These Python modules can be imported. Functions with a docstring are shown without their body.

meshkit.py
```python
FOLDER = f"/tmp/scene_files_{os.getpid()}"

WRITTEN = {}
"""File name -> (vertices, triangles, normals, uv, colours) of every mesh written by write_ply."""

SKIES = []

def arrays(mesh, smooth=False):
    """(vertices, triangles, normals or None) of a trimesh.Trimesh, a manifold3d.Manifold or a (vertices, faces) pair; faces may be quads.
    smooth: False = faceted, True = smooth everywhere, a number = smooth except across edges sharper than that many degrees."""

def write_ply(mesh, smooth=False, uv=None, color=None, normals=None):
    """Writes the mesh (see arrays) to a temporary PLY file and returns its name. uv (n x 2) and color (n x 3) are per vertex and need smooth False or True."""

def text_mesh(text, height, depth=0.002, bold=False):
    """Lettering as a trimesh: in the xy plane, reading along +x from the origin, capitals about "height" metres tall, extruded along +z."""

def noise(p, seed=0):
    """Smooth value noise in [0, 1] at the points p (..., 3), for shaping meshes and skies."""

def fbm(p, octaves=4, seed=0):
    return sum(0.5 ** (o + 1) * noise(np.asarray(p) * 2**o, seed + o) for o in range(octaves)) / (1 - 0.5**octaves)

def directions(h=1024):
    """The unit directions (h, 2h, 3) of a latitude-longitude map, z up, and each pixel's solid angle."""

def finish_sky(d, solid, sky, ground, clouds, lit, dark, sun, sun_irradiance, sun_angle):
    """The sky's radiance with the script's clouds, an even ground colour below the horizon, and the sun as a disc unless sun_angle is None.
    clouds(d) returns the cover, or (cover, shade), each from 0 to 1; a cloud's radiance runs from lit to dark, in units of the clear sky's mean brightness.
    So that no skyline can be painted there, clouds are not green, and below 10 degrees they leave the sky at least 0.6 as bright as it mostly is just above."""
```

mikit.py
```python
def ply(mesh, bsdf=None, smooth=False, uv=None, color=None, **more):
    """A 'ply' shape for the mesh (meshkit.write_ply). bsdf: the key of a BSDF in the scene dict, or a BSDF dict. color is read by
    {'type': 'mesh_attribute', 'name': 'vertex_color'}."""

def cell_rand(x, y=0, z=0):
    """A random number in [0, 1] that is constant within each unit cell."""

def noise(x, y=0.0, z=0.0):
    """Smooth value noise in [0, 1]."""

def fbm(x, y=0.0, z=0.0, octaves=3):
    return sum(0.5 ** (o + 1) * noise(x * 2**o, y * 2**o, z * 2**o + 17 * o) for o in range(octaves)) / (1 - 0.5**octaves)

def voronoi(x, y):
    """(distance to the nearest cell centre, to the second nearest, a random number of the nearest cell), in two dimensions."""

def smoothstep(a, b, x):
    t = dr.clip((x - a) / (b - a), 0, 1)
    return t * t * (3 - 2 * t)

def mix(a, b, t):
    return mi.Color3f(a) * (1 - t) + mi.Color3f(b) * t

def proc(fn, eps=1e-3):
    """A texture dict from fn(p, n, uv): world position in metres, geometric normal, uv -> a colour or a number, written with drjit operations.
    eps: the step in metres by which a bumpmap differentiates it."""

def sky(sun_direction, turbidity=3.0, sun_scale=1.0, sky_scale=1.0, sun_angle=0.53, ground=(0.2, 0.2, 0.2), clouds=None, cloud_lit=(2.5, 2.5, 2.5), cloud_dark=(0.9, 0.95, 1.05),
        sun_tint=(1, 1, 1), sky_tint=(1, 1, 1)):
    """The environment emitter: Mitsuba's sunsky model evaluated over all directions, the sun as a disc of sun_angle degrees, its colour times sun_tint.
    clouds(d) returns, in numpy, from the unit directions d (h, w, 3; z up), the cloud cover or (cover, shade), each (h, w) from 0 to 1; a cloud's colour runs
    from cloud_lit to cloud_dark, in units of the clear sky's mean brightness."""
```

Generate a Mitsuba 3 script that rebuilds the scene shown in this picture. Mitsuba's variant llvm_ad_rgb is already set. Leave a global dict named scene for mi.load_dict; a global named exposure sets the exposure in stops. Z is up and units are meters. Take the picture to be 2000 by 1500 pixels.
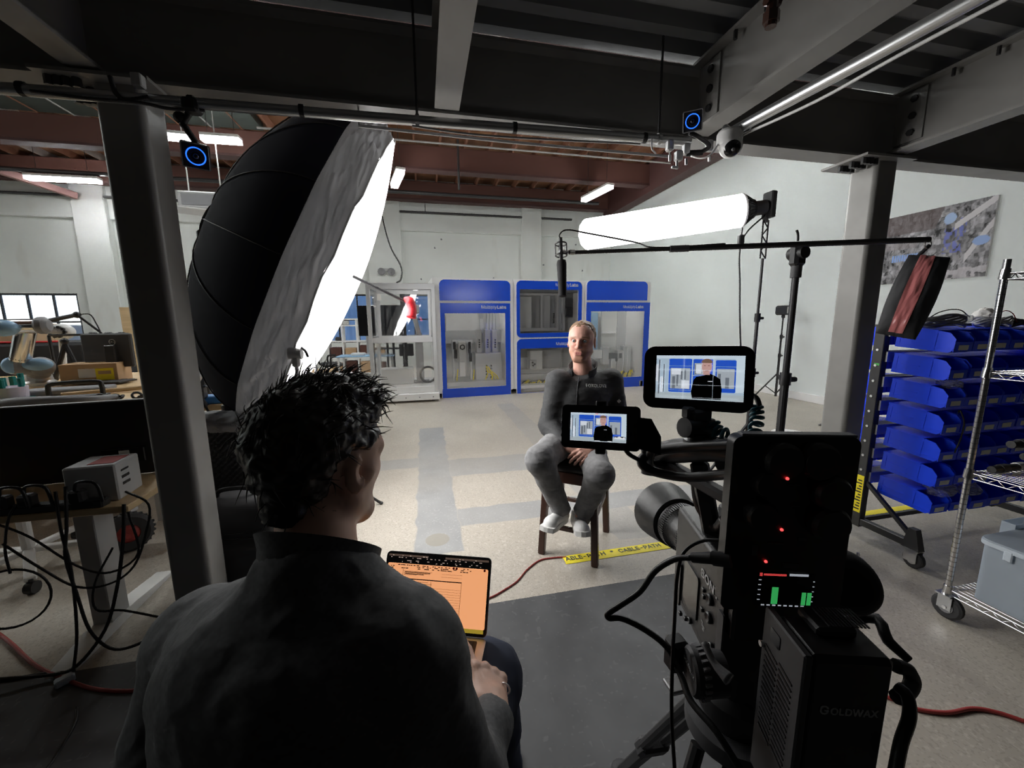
import math, random
import numpy as np, trimesh, manifold3d
import shapely.geometry as sg
import mitsuba as mi, drjit as dr
import mikit, meshkit
from mikit import noise, fbm, smoothstep, mix, voronoi, cell_rand

# ------------------------------------------------------------------ camera, sky, exposure
T4 = mi.ScalarTransform4f
scene, labels = {}, {}
FOCAL, EYE = 770.0, np.array([0.0, 0.0, 1.5])
YAW, PITCH, ROLL = np.radians([12.4, 9.05, -0.5])
_cy, _sy, _cp, _sp = np.cos(YAW), np.sin(YAW), np.cos(PITCH), np.sin(PITCH)
FWD = np.array([_sy * _cp, _cy * _cp, -_sp])
_r = np.array([_cy, -_sy, 0.0]); _u = np.cross(_r, FWD)
RIGHT = _r * np.cos(ROLL) + _u * np.sin(ROLL)
UP = _u * np.cos(ROLL) - _r * np.sin(ROLL)
scene['camera'] = {'type': 'perspective', 'fov': float(np.degrees(2 * np.arctan(1000 / FOCAL))), 'fov_axis': 'x', 'near_clip': 0.02, 'far_clip': 200.0,
                   'to_world': T4().look_at(origin=EYE.tolist(), target=(EYE + FWD).tolist(), up=UP.tolist())}
exposure = 0.17
scene['sky'] = {**mikit.sky((-0.5, 0.35, 0.75), turbidity=4.0, sun_scale=0.0, sky_scale=5.5), 'sampling_weight': 0.6}
SOFTBOX_POWER, TUBE_POWER, CEILING_POWER = 11.0, 11.0, 60.0

def ray(x, y): return FWD + RIGHT * (x - 1000) / FOCAL - UP * (y - 750) / FOCAL
def at(x, y, Y):
    d = ray(x, y); return EYE + d * (Y / d[1])
def atx(x, y, X):
    d = ray(x, y); return EYE + d * (X / d[0])
def atz(x, y, z=0.0):
    d = ray(x, y); return EYE + d * ((z - EYE[2]) / d[2])
def atd(x, y, D): return EYE + ray(x, y) * D

# ------------------------------------------------------------------ materials
def mat(name, rgb, rough=0.5, metal=0.0, **k):
    scene['m_' + name] = {'type': 'twosided', 'b': {'type': 'principled', 'base_color': {'type': 'rgb', 'value': list(rgb)} if not isinstance(rgb, dict) else rgb,
                          'roughness': rough, 'metallic': metal, **k}}
    return 'm_' + name
VC = {'type': 'mesh_attribute', 'name': 'vertex_color'}
def floor_tex(p, n, uv):
    x, y = p.x, p.y
    base = mix((0.36, 0.325, 0.275), (0.47, 0.43, 0.37), fbm(x * 1.3, y * 1.3, 0, 4))
    spk = smoothstep(0.66, 0.8, noise(x * 150, y * 150)); base = mix(base, (0.25, 0.22, 0.19), spk * 0.4)
    spk2 = smoothstep(0.7, 0.85, noise(x * 90 + 31, y * 90)); base = mix(base, (0.55, 0.51, 0.45), spk2 * 0.35)
    grey = mix((0.25, 0.25, 0.25), (0.32, 0.32, 0.315), fbm(x * 5, y * 5, 3, 3))
    grey = mix(grey, (0.42, 0.42, 0.41), smoothstep(0.72, 0.85, noise(x * 90, y * 90 + 9)) * 0.25)
    w = (noise(x * 9, y * 9) - 0.5) * 0.03
    def band(v, a, b): return smoothstep(a - 0.008, a + 0.008, v + w) * (1 - smoothstep(b - 0.008, b + 0.008, v + w))
    m = band(x, -0.12, 0.2) * band(y, 2.42, 5.6)
    m = dr.maximum(m, band(x, 0.2, 9.0) * band(y, 2.74, 3.02) * 0.9)
    m = dr.maximum(m, band(x, 0.2, 1.6) * band(y, 3.72, 4.2) * 0.8)
    m = dr.maximum(m, band(x, -1.4, -0.12) * band(y, 4.05, 4.35) * 0.8)
    m = dr.maximum(m, band(x, 1.25, 1.55) * band(y, 2.3, 7.0) * 0.5)
    c = mix(base, grey, m)
    rr = dr.sqrt(dr.square(x - 0.03) + dr.square(y - 2.6))
    c = mix(c, (0.26, 0.24, 0.2), (1 - smoothstep(0.075, 0.09, rr)) * 0.8)
    st = smoothstep(0.55, 0.75, fbm(x * 0.7 + 5, y * 0.7, 1, 4)); c = mix(c, (0.3, 0.27, 0.23), st * 0.35)
    return c
mat('floor', mikit.proc(floor_tex), 0.42, specular=0.4)
def wall_tex(p, n, uv):
    a = fbm(p.x * 0.8, p.y * 0.8, p.z * 0.8, 4)
    c = mix((0.66, 0.68, 0.66), (0.76, 0.78, 0.76), a)
    s = smoothstep(0.6, 0.8, fbm(p.x * 2.5 + p.y * 2.5, 0, p.z * 0.6, 4)); return mix(c, (0.58, 0.57, 0.53), s * 0.4)
mat('wall', mikit.proc(wall_tex), 0.7)
mat('wall2', (0.70, 0.74, 0.73), 0.6)
mat('white', (0.78, 0.78, 0.77), 0.4)
mat('offwhite', (0.6, 0.6, 0.58), 0.5)
def wood_tex(p, n, uv):
    g = fbm(p.x * 2.0, p.y * 22.0, p.z * 22.0, 3); return mix((0.5, 0.34, 0.17), (0.68, 0.5, 0.29), g)
mat('wood', mikit.proc(wood_tex), 0.45)
def roof_tex(p, n, uv):
    c = cell_rand(dr.floor(p.x / 0.61), dr.floor(p.y / 2.6)); g = fbm(p.x * 4, p.y * 1.2, 0, 3)
    return mix((0.13, 0.055, 0.03), (0.34, 0.17, 0.09), c * 0.55 + g * 0.45)
mat('roof', mikit.proc(roof_tex), 0.8)
mat('redbeam', (0.05, 0.018, 0.016), 0.6)
mat('redwood', (0.085, 0.032, 0.024), 0.7)
mat('pinkbeam', (0.3, 0.16, 0.15), 0.6)
mat('purlin', (0.2, 0.09, 0.055), 0.7)
mat('greenroof', (0.045, 0.055, 0.05), 0.8)
def steel_tex(p, n, uv):
    return mix((0.21, 0.205, 0.195), (0.27, 0.265, 0.255), fbm(p.x * 6, p.y * 6, p.z * 6, 4))
mat('steel', mikit.proc(steel_tex), 0.42, specular=0.5)
mat('deck', (0.2, 0.205, 0.21), 0.4, 0.3)
mat('galv', (0.62, 0.63, 0.64), 0.32, 0.9)
mat('chrome', (0.8, 0.8, 0.81), 0.16, 1.0)
mat('alu', (0.66, 0.67, 0.68), 0.38, 0.85)
mat('darkmetal', (0.05, 0.05, 0.052), 0.38, 0.5)
mat('black', (0.014, 0.014, 0.015), 0.42)
mat('blackgloss', (0.008, 0.008, 0.009), 0.12)
mat('blackmat', (0.014, 0.014, 0.016), 0.8)
mat('charcoal', (0.045, 0.045, 0.048), 0.6)
mat('grey', (0.22, 0.22, 0.23), 0.55)
mat('lightgrey', (0.46, 0.46, 0.46), 0.5)
mat('blue', (0.003, 0.055, 0.52), 0.22, clearcoat=0.5)
mat('binblue', (0.01, 0.065, 0.92), 0.34)
mat('yellow', (0.85, 0.7, 0.02), 0.5)
mat('cardboard', (0.44, 0.29, 0.17), 0.8)
mat('paper', (0.78, 0.77, 0.74), 0.7)
mat('red', (0.6, 0.02, 0.03), 0.5)
mat('redcable', (0.3, 0.04, 0.036), 0.5)
mat('teal', (0.0, 0.16, 0.15), 0.5)
mat('tealcable', (0.006, 0.08, 0.11), 0.35)
mat('lilac', (0.55, 0.5, 0.6), 0.5)
mat('lightblue', (0.25, 0.42, 0.6), 0.4)
mat('midblue', (0.05, 0.22, 0.55), 0.5)
mat('green', (0.05, 0.35, 0.06), 0.5)
mat('stoolwood', (0.045, 0.018, 0.012), 0.35)
mat('leather', (0.02, 0.017, 0.016), 0.35)
mat('vinylred', (0.46, 0.15, 0.15), 0.3)
mat('rubber', (0.03, 0.03, 0.032), 0.7)
def mat_tex(p, n, uv):
    a = fbm(p.x * 7, p.y * 7, 0, 5); c = mix((0.05, 0.051, 0.054), (0.088, 0.09, 0.094), a)
    return mix(c, (0.13, 0.13, 0.13), smoothstep(0.84, 0.9, noise(p.x * 75, p.y * 75)) * 0.35)
mat('floormat', mikit.proc(mat_tex), 0.6)
def foam_tex(p, n, uv): return mix((0.006, 0.006, 0.007), (0.02, 0.02, 0.022), noise(p.x * 40, p.y * 40, p.z * 40))
mat('foam', mikit.proc(foam_tex), 0.9)
mat('vc', VC, 0.5)
mat('vcmat', VC, 0.75)
mat('skin', VC, 0.45, specular=0.4)
def knit_tex(p, n, uv):
    return mix((0.045, 0.046, 0.049), (0.085, 0.086, 0.09), fbm(p.x * 160, p.y * 160, p.z * 160, 2))
mat('knit', mikit.proc(knit_tex), 0.9, sheen=0.5)
def jacket_tex(p, n, uv):
    return mix((0.026, 0.027, 0.029), (0.04, 0.041, 0.043), fbm(p.x * 60, p.y * 60, p.z * 60, 2))
mat('jacket', mikit.proc(jacket_tex), 0.75, sheen=0.3)
def jean_tex(p, n, uv):
    return mix((0.15, 0.15, 0.155), (0.25, 0.25, 0.255), fbm(p.x * 45, p.y * 45, p.z * 30, 3))
mat('jeans', mikit.proc(jean_tex), 0.85)
mat('navy', (0.012, 0.018, 0.04), 0.85)
mat('shoe', (0.74, 0.74, 0.73), 0.5)
mat('sole', (0.62, 0.62, 0.6), 0.6)
mat('hairdark', (0.018, 0.014, 0.012), 0.42)
mat('hairfair', (0.2, 0.115, 0.062), 0.55)
mat('plasticclear', (0.5, 0.56, 0.62), 0.3)
scene['m_glass'] = {'type': 'thindielectric', 'int_ior': 1.5}
scene['m_tote'] = {'type': 'principledthin', 'base_color': {'type': 'rgb', 'value': [0.62, 0.68, 0.74]}, 'roughness': 0.35, 'spec_trans': 0.0, 'diff_trans': 1.1}
scene['m_film'] = {'type': 'blendbsdf', 'weight': 0.72, 'a': {'type': 'twosided', 'b': {'type': 'principled', 'base_color': {'type': 'rgb', 'value': [0.7, 0.7, 0.72]}, 'roughness': 0.2}}, 'b': {'type': 'thindielectric', 'int_ior': 1.4}}
scene['m_diffuser'] = {'type': 'twosided', 'b': {'type': 'diffuse', 'reflectance': {'type': 'rgb', 'value': [0.8, 0.8, 0.8]}}}
def skirt_tex(p, n, uv): return mix((0.42, 0.42, 0.43), (0.62, 0.62, 0.63), fbm(p.x * 9, p.y * 9, p.z * 9, 4))
mat('skirt', mikit.proc(skirt_tex), 0.3)
mat('domecloth', (0.008, 0.009, 0.016), 0.85, specular=0.2)

# ------------------------------------------------------------------ mesh helpers
def M(v, f): return trimesh.Trimesh(np.asarray(v, float), np.asarray(f, int), process=False)
def cat(*ms):
    l = []
    for m in ms: l += list(m) if isinstance(m, (list, tuple)) else [m]
    vs, fs, n = [], [], 0
    for m in l:
        vs.append(np.asarray(m.vertices)); fs.append(np.asarray(m.faces) + n); n += len(m.vertices)
    return M(np.vstack(vs), np.vstack(fs))
_BF = np.array([[0, 1, 3], [0, 3, 2], [4, 6, 7], [4, 7, 5], [0, 4, 5], [0, 5, 1], [2, 3, 7], [2, 7, 6], [0, 2, 6], [0, 6, 4], [1, 5, 7], [1, 7, 3]])
_BV = np.array([[x, y, z] for x in (-.5, .5) for y in (-.5, .5) for z in (-.5, .5)])
_CH = {}
def box(c, s, ch=0.0, rz=0.0):
    """box at centre c with sizes s; ch = chamfer"""
    s = np.asarray(s, float)
    if ch <= 0: v, f = _BV * s, _BF
    else:
        ch = min(ch, min(s) * 0.45)
        pts = []
        for sx in (-1, 1):
            for sy_ in (-1, 1):
                for sz in (-1, 1):
                    h = s / 2; g = h - ch
                    pts += [[sx * h[0], sy_ * g[1], sz * g[2]], [sx * g[0], sy_ * h[1], sz * g[2]], [sx * g[0], sy_ * g[1], sz * h[2]]]
        if 'f' not in _CH:
            hull = trimesh.convex.convex_hull(np.array([[sx * a, sy_ * b, sz * cc] for sx in (-1, 1) for sy_ in (-1, 1) for sz in (-1, 1) for a, b, cc in ((1, .8, .8), (.8, 1, .8), (.8, .8, 1))]))
            order = [int(np.argmin(np.linalg.norm(np.array([[sx * a, sy_ * b, sz * cc] for sx in (-1, 1) for sy_ in (-1, 1) for sz in (-1, 1) for a, b, cc in ((1, .8, .8), (.8, 1, .8), (.8, .8, 1))]) - q, axis=1))) for q in hull.vertices]
            _CH['f'] = np.array(order)[hull.faces]
        v, f = np.array(pts), _CH['f']
    if rz: v = v @ np.array([[math.cos(rz), math.sin(rz), 0], [-math.sin(rz), math.cos(rz), 0], [0, 0, 1]])
    return M(v + np.asarray(c, float), f)
def bx(x0, x1, y0, y1, z0, z1, ch=0.0): return box(((x0 + x1) / 2, (y0 + y1) / 2, (z0 + z1) / 2), (abs(x1 - x0), abs(y1 - y0), abs(z1 - z0)), ch)
def basis(d, up=(0, 0, 1)):
    d = np.asarray(d, float) / np.linalg.norm(d); up = np.asarray(up, float)
    if abs(d @ up) > 0.98 * np.linalg.norm(up): up = np.array([1.0, 0, 0])
    a = np.cross(up, d); a /= np.linalg.norm(a); return a, np.cross(d, a), d
def bar(p, q, w, h, ch=0.0, up=(0, 0, 1)):
    """a box beam from p to q, width w (sideways) and height h (along up)"""
    p, q = np.asarray(p, float), np.asarray(q, float); a, b, d = basis(q - p, up)
    m = box((0, 0, 0), (w, h, np.linalg.norm(q - p)), ch); m.vertices = m.vertices @ np.array([a, b, d]) + (p + q) / 2; return m
def cyl(p, q, r, r2=None, n=16, cap=True):
    p, q = np.asarray(p, float), np.asarray(q, float); r2 = r if r2 is None else r2; a, b, _ = basis(q - p)
    t = np.arange(n) * 2 * np.pi / n; ring = np.cos(t)[:, None] * a + np.sin(t)[:, None] * b; i = np.arange(n); j = (i + 1) % n
    v = [p + ring * r, q + ring * r2]; f = [np.stack([i, j, j + n], 1), np.stack([i, j + n, i + n], 1)]
    if cap:
        v += [p[None], q[None]]; f += [np.stack([j, i, i * 0 + 2 * n], 1), np.stack([i + n, j + n, i * 0 + 2 * n + 1], 1)]
    return M(np.vstack(v), np.vstack(f))
def lathe(p, d, prof, n=24):
    """prof: (r, h) pairs along the direction d from p"""
    p = np.asarray(p, float); a, b, d = basis(d); t = np.arange(n) * 2 * np.pi / n; ring = np.cos(t)[:, None] * a + np.sin(t)[:, None] * b
    v = np.vstack([p + ring * r + d * h for r, h in prof]); i = np.arange(n); j = (i + 1) % n
    f = np.vstack([np.vstack([np.stack([i + k * n, j + k * n, j + k * n + n], 1), np.stack([i + k * n, j + k * n + n, i + k * n + n], 1)]) for k in range(len(prof) - 1)])
    return M(v, f)
def spline(pts, per=6):
    P = np.asarray(pts, float)
    if len(P) < 3: return P
    Q = np.vstack([2 * P[0] - P[1], P, 2 * P[-1] - P[-2]]); out = []
    for k in range(1, len(Q) - 2):
        a, b, c, d = Q[k - 1:k + 3]
        for t in np.arange(per) / per: out.append(0.5 * (2 * b + (c - a) * t + (2 * a - 5 * b + 4 * c - d) * t * t + (3 * b - a - 3 * c + d) * t ** 3))
    return np.vstack(out + [P[-1]])
def tube(pts, r, n=8, per=6, smooth=True):
    P = spline(pts, per) if smooth else np.asarray(pts, float)
    d = np.gradient(P, axis=0); d /= np.linalg.norm(d, axis=1, keepdims=True) + 1e-12
    a, b, _ = basis(d[0]); A = []
    for k in range(len(P)):
        a = a - d[k] * (a @ d[k]); a /= np.linalg.norm(a); A.append(a)
    A = np.array(A); B = np.cross(d, A); t = np.arange(n) * 2 * np.pi / n
    R = np.broadcast_to(np.asarray(r, float), (len(P),)) if np.ndim(r) == 0 else np.interp(np.linspace(0, 1, len(P)), np.linspace(0, 1, len(r)), r)
    v = (P[:, None] + (np.cos(t)[None, :, None] * A[:, None] + np.sin(t)[None, :, None] * B[:, None]) * R[:, None, None]).reshape(-1, 3)
    i = np.arange(n); j = (i + 1) % n
    f = [np.vstack([np.stack([i + k * n, j + k * n, j + k * n + n], 1), np.stack([i + k * n, j + k * n + n, i + k * n + n], 1)]) for k in range(len(P) - 1)]
    m = len(v); v = np.vstack([v, P[:1], P[-1:]]); e = (len(P) - 1) * n
    f += [np.stack([j, i, i * 0 + m], 1), np.stack([i + e, j + e, i * 0 + m + 1], 1)]
    return M(v, np.vstack(f))
def rrect(x0, y0, x1, y1, r, n=6):
    r = min(r, (x1 - x0) / 2.01, (y1 - y0) / 2.01); return sg.box(x0 + r, y0 + r, x1 - r, y1 - r).buffer(r, quad_segs=n)
def extr(poly, depth):
    ps = getattr(poly, 'geoms', [poly]); return cat([trimesh.creation.extrude_polygon(g, depth, engine='earcut') for g in ps])
def frame(m, o, ex, ey, ez):
    """mesh coordinates (x, y, z) -> o + x ex + y ey + z ez"""
    m = m.copy(); m.vertices = np.asarray(o, float) + np.asarray(m.vertices) @ np.array([ex, ey, ez], float); 
    if np.dot(np.cross(ex, ey), ez) < 0: m.faces = m.faces[:, ::-1]
    return m
def ball(c, r, sub=2):
    m = trimesh.creation.icosphere(subdivisions=sub); m.vertices = np.asarray(c) + m.vertices * np.asarray(r); return m
def ring(c, d, R, r, n=32, k=8):
    a, b, _ = basis(d); t = np.linspace(0, 2 * np.pi, n + 1); P = np.asarray(c) + (np.cos(t)[:, None] * a + np.sin(t)[:, None] * b) * R
    return tube(P, r, k, smooth=False)
def text_on(text, height, o, ex, ey, depth=0.0015, bold=False, center=False):
    m = meshkit.text_mesh(text, height, depth, bold)
    if center: m.vertices[:, 0] -= (m.vertices[:, 0].min() + m.vertices[:, 0].max()) / 2
    return frame(m, o, ex, ey, np.cross(ex, ey))

# ------------------------------------------------------------------ scene helpers
_names = {}
def numbered(name):
    k = _names.get(name, 0); _names[name] = k + 1
    return name if k == 0 else f'{name}_{k:03d}'
def thing(name, label, category, group=None):
    key = numbered(name); labels[key] = {'label': label, 'category': category}
    if group: labels[key]['group'] = group
    return key
def part(parent, name, mesh, m, smooth=30, label=None, emit=None, weight=0.02, color=None, kind=None, tw=None):
    key = numbered(parent + '__' + name) if parent else name
    d = mesh if isinstance(mesh, dict) else mikit.ply(mesh, m, smooth if color is None else (True if smooth else False), color=color)
    if emit is not None: d = {**d, 'emitter': {'type': 'area', 'radiance': {'type': 'rgb', 'value': list(np.broadcast_to(np.asarray(emit, float), 3))}, 'sampling_weight': float(weight)}}
    if tw is not None: d = {**d, 'to_world': tw}
    scene[key] = d
    if label or kind:
        labels.setdefault(key, {})
        if label: labels[key]['label'] = label
        if kind: labels[key]['kind'] = kind
    return key
def single(name, label, category, mesh, m, smooth=30, group=None, **k):
    key = thing(name, label, category, group); part(None, key, mesh, m, smooth, **k); return key
def struct(name, mesh, m, smooth=30, label=None, category=None, **k):
    key = numbered(name); part(None, key, mesh, m, smooth, **k)
    labels[key] = {'kind': 'structure'}
    if label: labels[key]['label'] = label
    if category: labels[key]['category'] = category
    return key
# ------------------------------------------------------------------ the hall: floor, walls, windows, roof
struct('floor', bx(-16, 6.8, -5, 13.9, -0.12, 0), 'm_floor', False, 'polished beige concrete floor with grey patched trench strips')
def wall_with_holes(x0, x1, z0, z1, holes, t):
    p = sg.box(x0, z0, x1, z1)
    for h in holes: p = p.difference(sg.box(*h))
    return frame(extr(p, t), (0, 13.9, 0), (1, 0, 0), (0, 0, 1), (0, 1, 0))
WINS = [(-12.62, 0.95, -9.61, 2.385), (-8.1, 0.95, -6.3, 2.385), (-3.3, 0.85, 0.3, 2.41)]
struct('wall_back', wall_with_holes(-16, 7.0, 0, 6.2, WINS, 0.3), 'm_wall', False, 'long white painted back wall of the warehouse with windows')
for x0, x1 in ((-9.24, -8.46), (-5.6, -4.9), (-1.65, -0.6), (3.4, 4.1)):
    part('wall_back', 'pilaster', bx(x0, x1, 13.66, 13.9, 0, 5.3, 0.02), 'm_wall', False)
part('wall_back', 'ledge', bx(-16, 6.8, 13.78, 13.9, 4.42, 5.36, 0.02), 'm_wall', False)
rng = np.random.default_rng(4)
for k in range(22):
    x, z = rng.uniform(-12, 6), rng.uniform(2.7, 4.3)
    part('wall_back', 'bolt_hole', cyl((x, 13.9, z), (x, 13.893, z), 0.03, n=8), 'm_grey', False)
for k, (x0, z0, x1, z1) in enumerate(WINS):
    w = numbered('window'); w = f'window_{k + 1}' if not w.endswith(str(k + 1)) else w
    labels[w] = {'kind': 'structure'}
    n = max(2, round((x1 - x0) / 0.6)); fr = [bx(x0, x1, 13.93, 13.99, z1 - .05, z1), bx(x0, x1, 13.93, 13.99, z0, z0 + .05), bx(x0, x0 + .05, 13.93, 13.99, z0, z1), bx(x1 - .05, x1, 13.93, 13.99, z0, z1)]
    part(w, 'frame', cat(fr), 'm_darkmetal', False)
    for j in range(1, n): part(w, 'mullion', bx(x0 + (x1 - x0) * j / n - .02, x0 + (x1 - x0) * j / n + .02, 13.935, 13.985, z0, z1), 'm_darkmetal', False)
    part(w, 'transom', bx(x0, x1, 13.935, 13.985, 1.57, 1.61), 'm_darkmetal', False)
    for j in range(n):
        part(w, 'pane', frame(extr(sg.box(x0 + (x1 - x0) * j / n, z0, x0 + (x1 - x0) * (j + 1) / n, z1), 0.004), (0, 13.96, 0), (1, 0, 0), (0, 0, 1), (0, 1, 0)), 'm_glass', False)
# outside: a pale blue corrugated fence behind the middle window, pale yard
corr = [(-5 + i * 0.1, 16.2 + (0.03 if i % 2 else 0)) for i in range(75)]
mat('fenceblue', (0.35, 0.5, 0.72), 0.5); mat('yard', (0.7, 0.7, 0.68), 0.8)
single('corrugated_fence', 'pale blue corrugated fence outside the window behind the glass enclosure', 'fence',
       M([(x, y, z) for x, y in corr for z in (0, 2.6)], np.vstack([[(2 * i, 2 * i + 2, 2 * i + 3), (2 * i, 2 * i + 3, 2 * i + 1)] for i in range(74)])), 'm_fenceblue', False)
struct('ground', bx(-40, 30, 14.2, 50, -0.3, -0.1), 'm_yard', False, 'pale paved yard outside the windows')
struct('wall_right_rear', bx(6.8, 7.0, -5, 1.9, 0, 2.85), 'm_charcoal', False)
struct('wall_right', cat(bx(6.8, 7.0, 1.9, 14.2, 0, 6.6), bx(6.8, 7.0, -5, 1.9, 2.85, 6.6)), 'm_wall2', False, 'smooth white side wall behind the tripod lights')
struct('baseboard_right', bx(6.765, 6.8, -5, 13.9, 0, 0.15, 0.008), 'm_white', False)
struct('wall_left', bx(-16.2, -16, -5, 14.2, 0, 6.6), 'm_wall2', False)
struct('wall_rear', bx(-16, 7, -3.2, -3, 0, 6.6), 'm_blackmat', False)
for k in range(1):
    struct('wall_left_rear', bx(-16, -15.9, -3, 1.9, 0, 2.69), 'm_blackmat', False)
# roof: boarded ceiling over purlins over beams
struct('ceiling', bx(-16, 7, -5, 14.2, 6.02, 6.12), 'm_roof', False, 'brown boarded roof deck above dark red beams')
struct('ceiling_insulation', bx(-16, -3.4, 5.0, 10.83, 5.86, 6.02), 'm_greenroof', False)
for y in (13.55, 10.95, 5.75, 3.15):
    struct('roof_beam', bx(-16, 6.75, y - 0.12, y + 0.12, 5.32, 5.84, 0.01), 'm_redwood', False)
    struct('roof_beam_flange', bx(-16, 6.75, y - 0.15, y + 0.15, 5.27, 5.32), 'm_redbeam', False)
for k in range(36):
    x = -15.8 + 0.63 * k
    w_ = .025 if x > -3.4 else .012
    struct('roof_purlin', bx(x - w_, x + w_, 2.0, 13.9, 5.84, 6.02), 'm_purlin' if x > -3.4 or k % 2 else 'm_lightgrey', False)
struct('roof_girder', bx(6.42, 6.78, -4, 13.9, 5.1, 5.9), 'm_redbeam', False)
for a, b in ((at(-60, 313, 12.2), at(150, 383, 13.6)),):
    struct('roof_tie', bar(a, b, 0.12, 0.16), 'm_pinkbeam', False)
for a, b in (((-14, 10.0, 5.1), (-7, 12.0, 5.9)), ((-12, 8.5, 5.9), (-9.5, 11.0, 5.2))):
    struct('roof_brace', bar(a, b, 0.08, 0.08), 'm_redbeam', False)
def pipe(label, pts, r, m, cat='pipe', smooth=False): return single('ceiling_pipe', label, cat, tube(pts, r, 10, smooth=smooth), m, True)
pipe('dark sprinkler pipe running under the roof beams above the glass enclosure', [(-16, 12.4, 5.18), (5.6, 12.4, 5.18)], 0.05, 'm_darkmetal')
pipe('thin grey conduit pair along the top of the white back wall', [(-16, 13.7, 4.98), (5.2, 13.7, 4.98)], 0.035, 'm_darkmetal')
for x in (-12, -8, -4, 0.2, 3.5): part('ceiling_pipe_001', 'hanger', cyl((x, 13.7, 4.98), (x, 13.7, 5.4), 0.012, n=6), 'm_darkmetal', False)
pipe('sprinkler drop pipe hanging below the brown roof panels', [(1.0, 10.5, 5.9), (1.0, 10.5, 4.75)], 0.028, 'm_darkmetal')
pipe('pale thin conduit crossing below the brown roof beams', [(-3, 9.2, 5.25), (6.0, 9.2, 5.25)], 0.02, 'm_lightgrey')
for x in (-10.5, -8.0, -5.6, -4.4): pipe(f'bare steel conduit slanting up to the green roof panel', [(x, 8.8, 5.24), (x + 1.2, 6.2, 5.9)], 0.02, 'm_lightgrey'); labels[f'ceiling_pipe_{_names["ceiling_pipe"] - 1:03d}']['group'] = 'conduits under the green roof'
pd = single('power_drop_cable', 'black cable drooping from the roof down the back wall behind the enclosure', 'cable', tube([at(745, 395, 13.0) * (1, 1, 0) + (0, 0, 6.02), at(745, 395, 13.0), at(747, 425, 12.0), at(762, 480, 10.5), at(783, 520, 9.5), at(783, 545, 9.0), at(775, 552, 8.8)], 0.018, 6), 'm_black', True)
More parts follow.
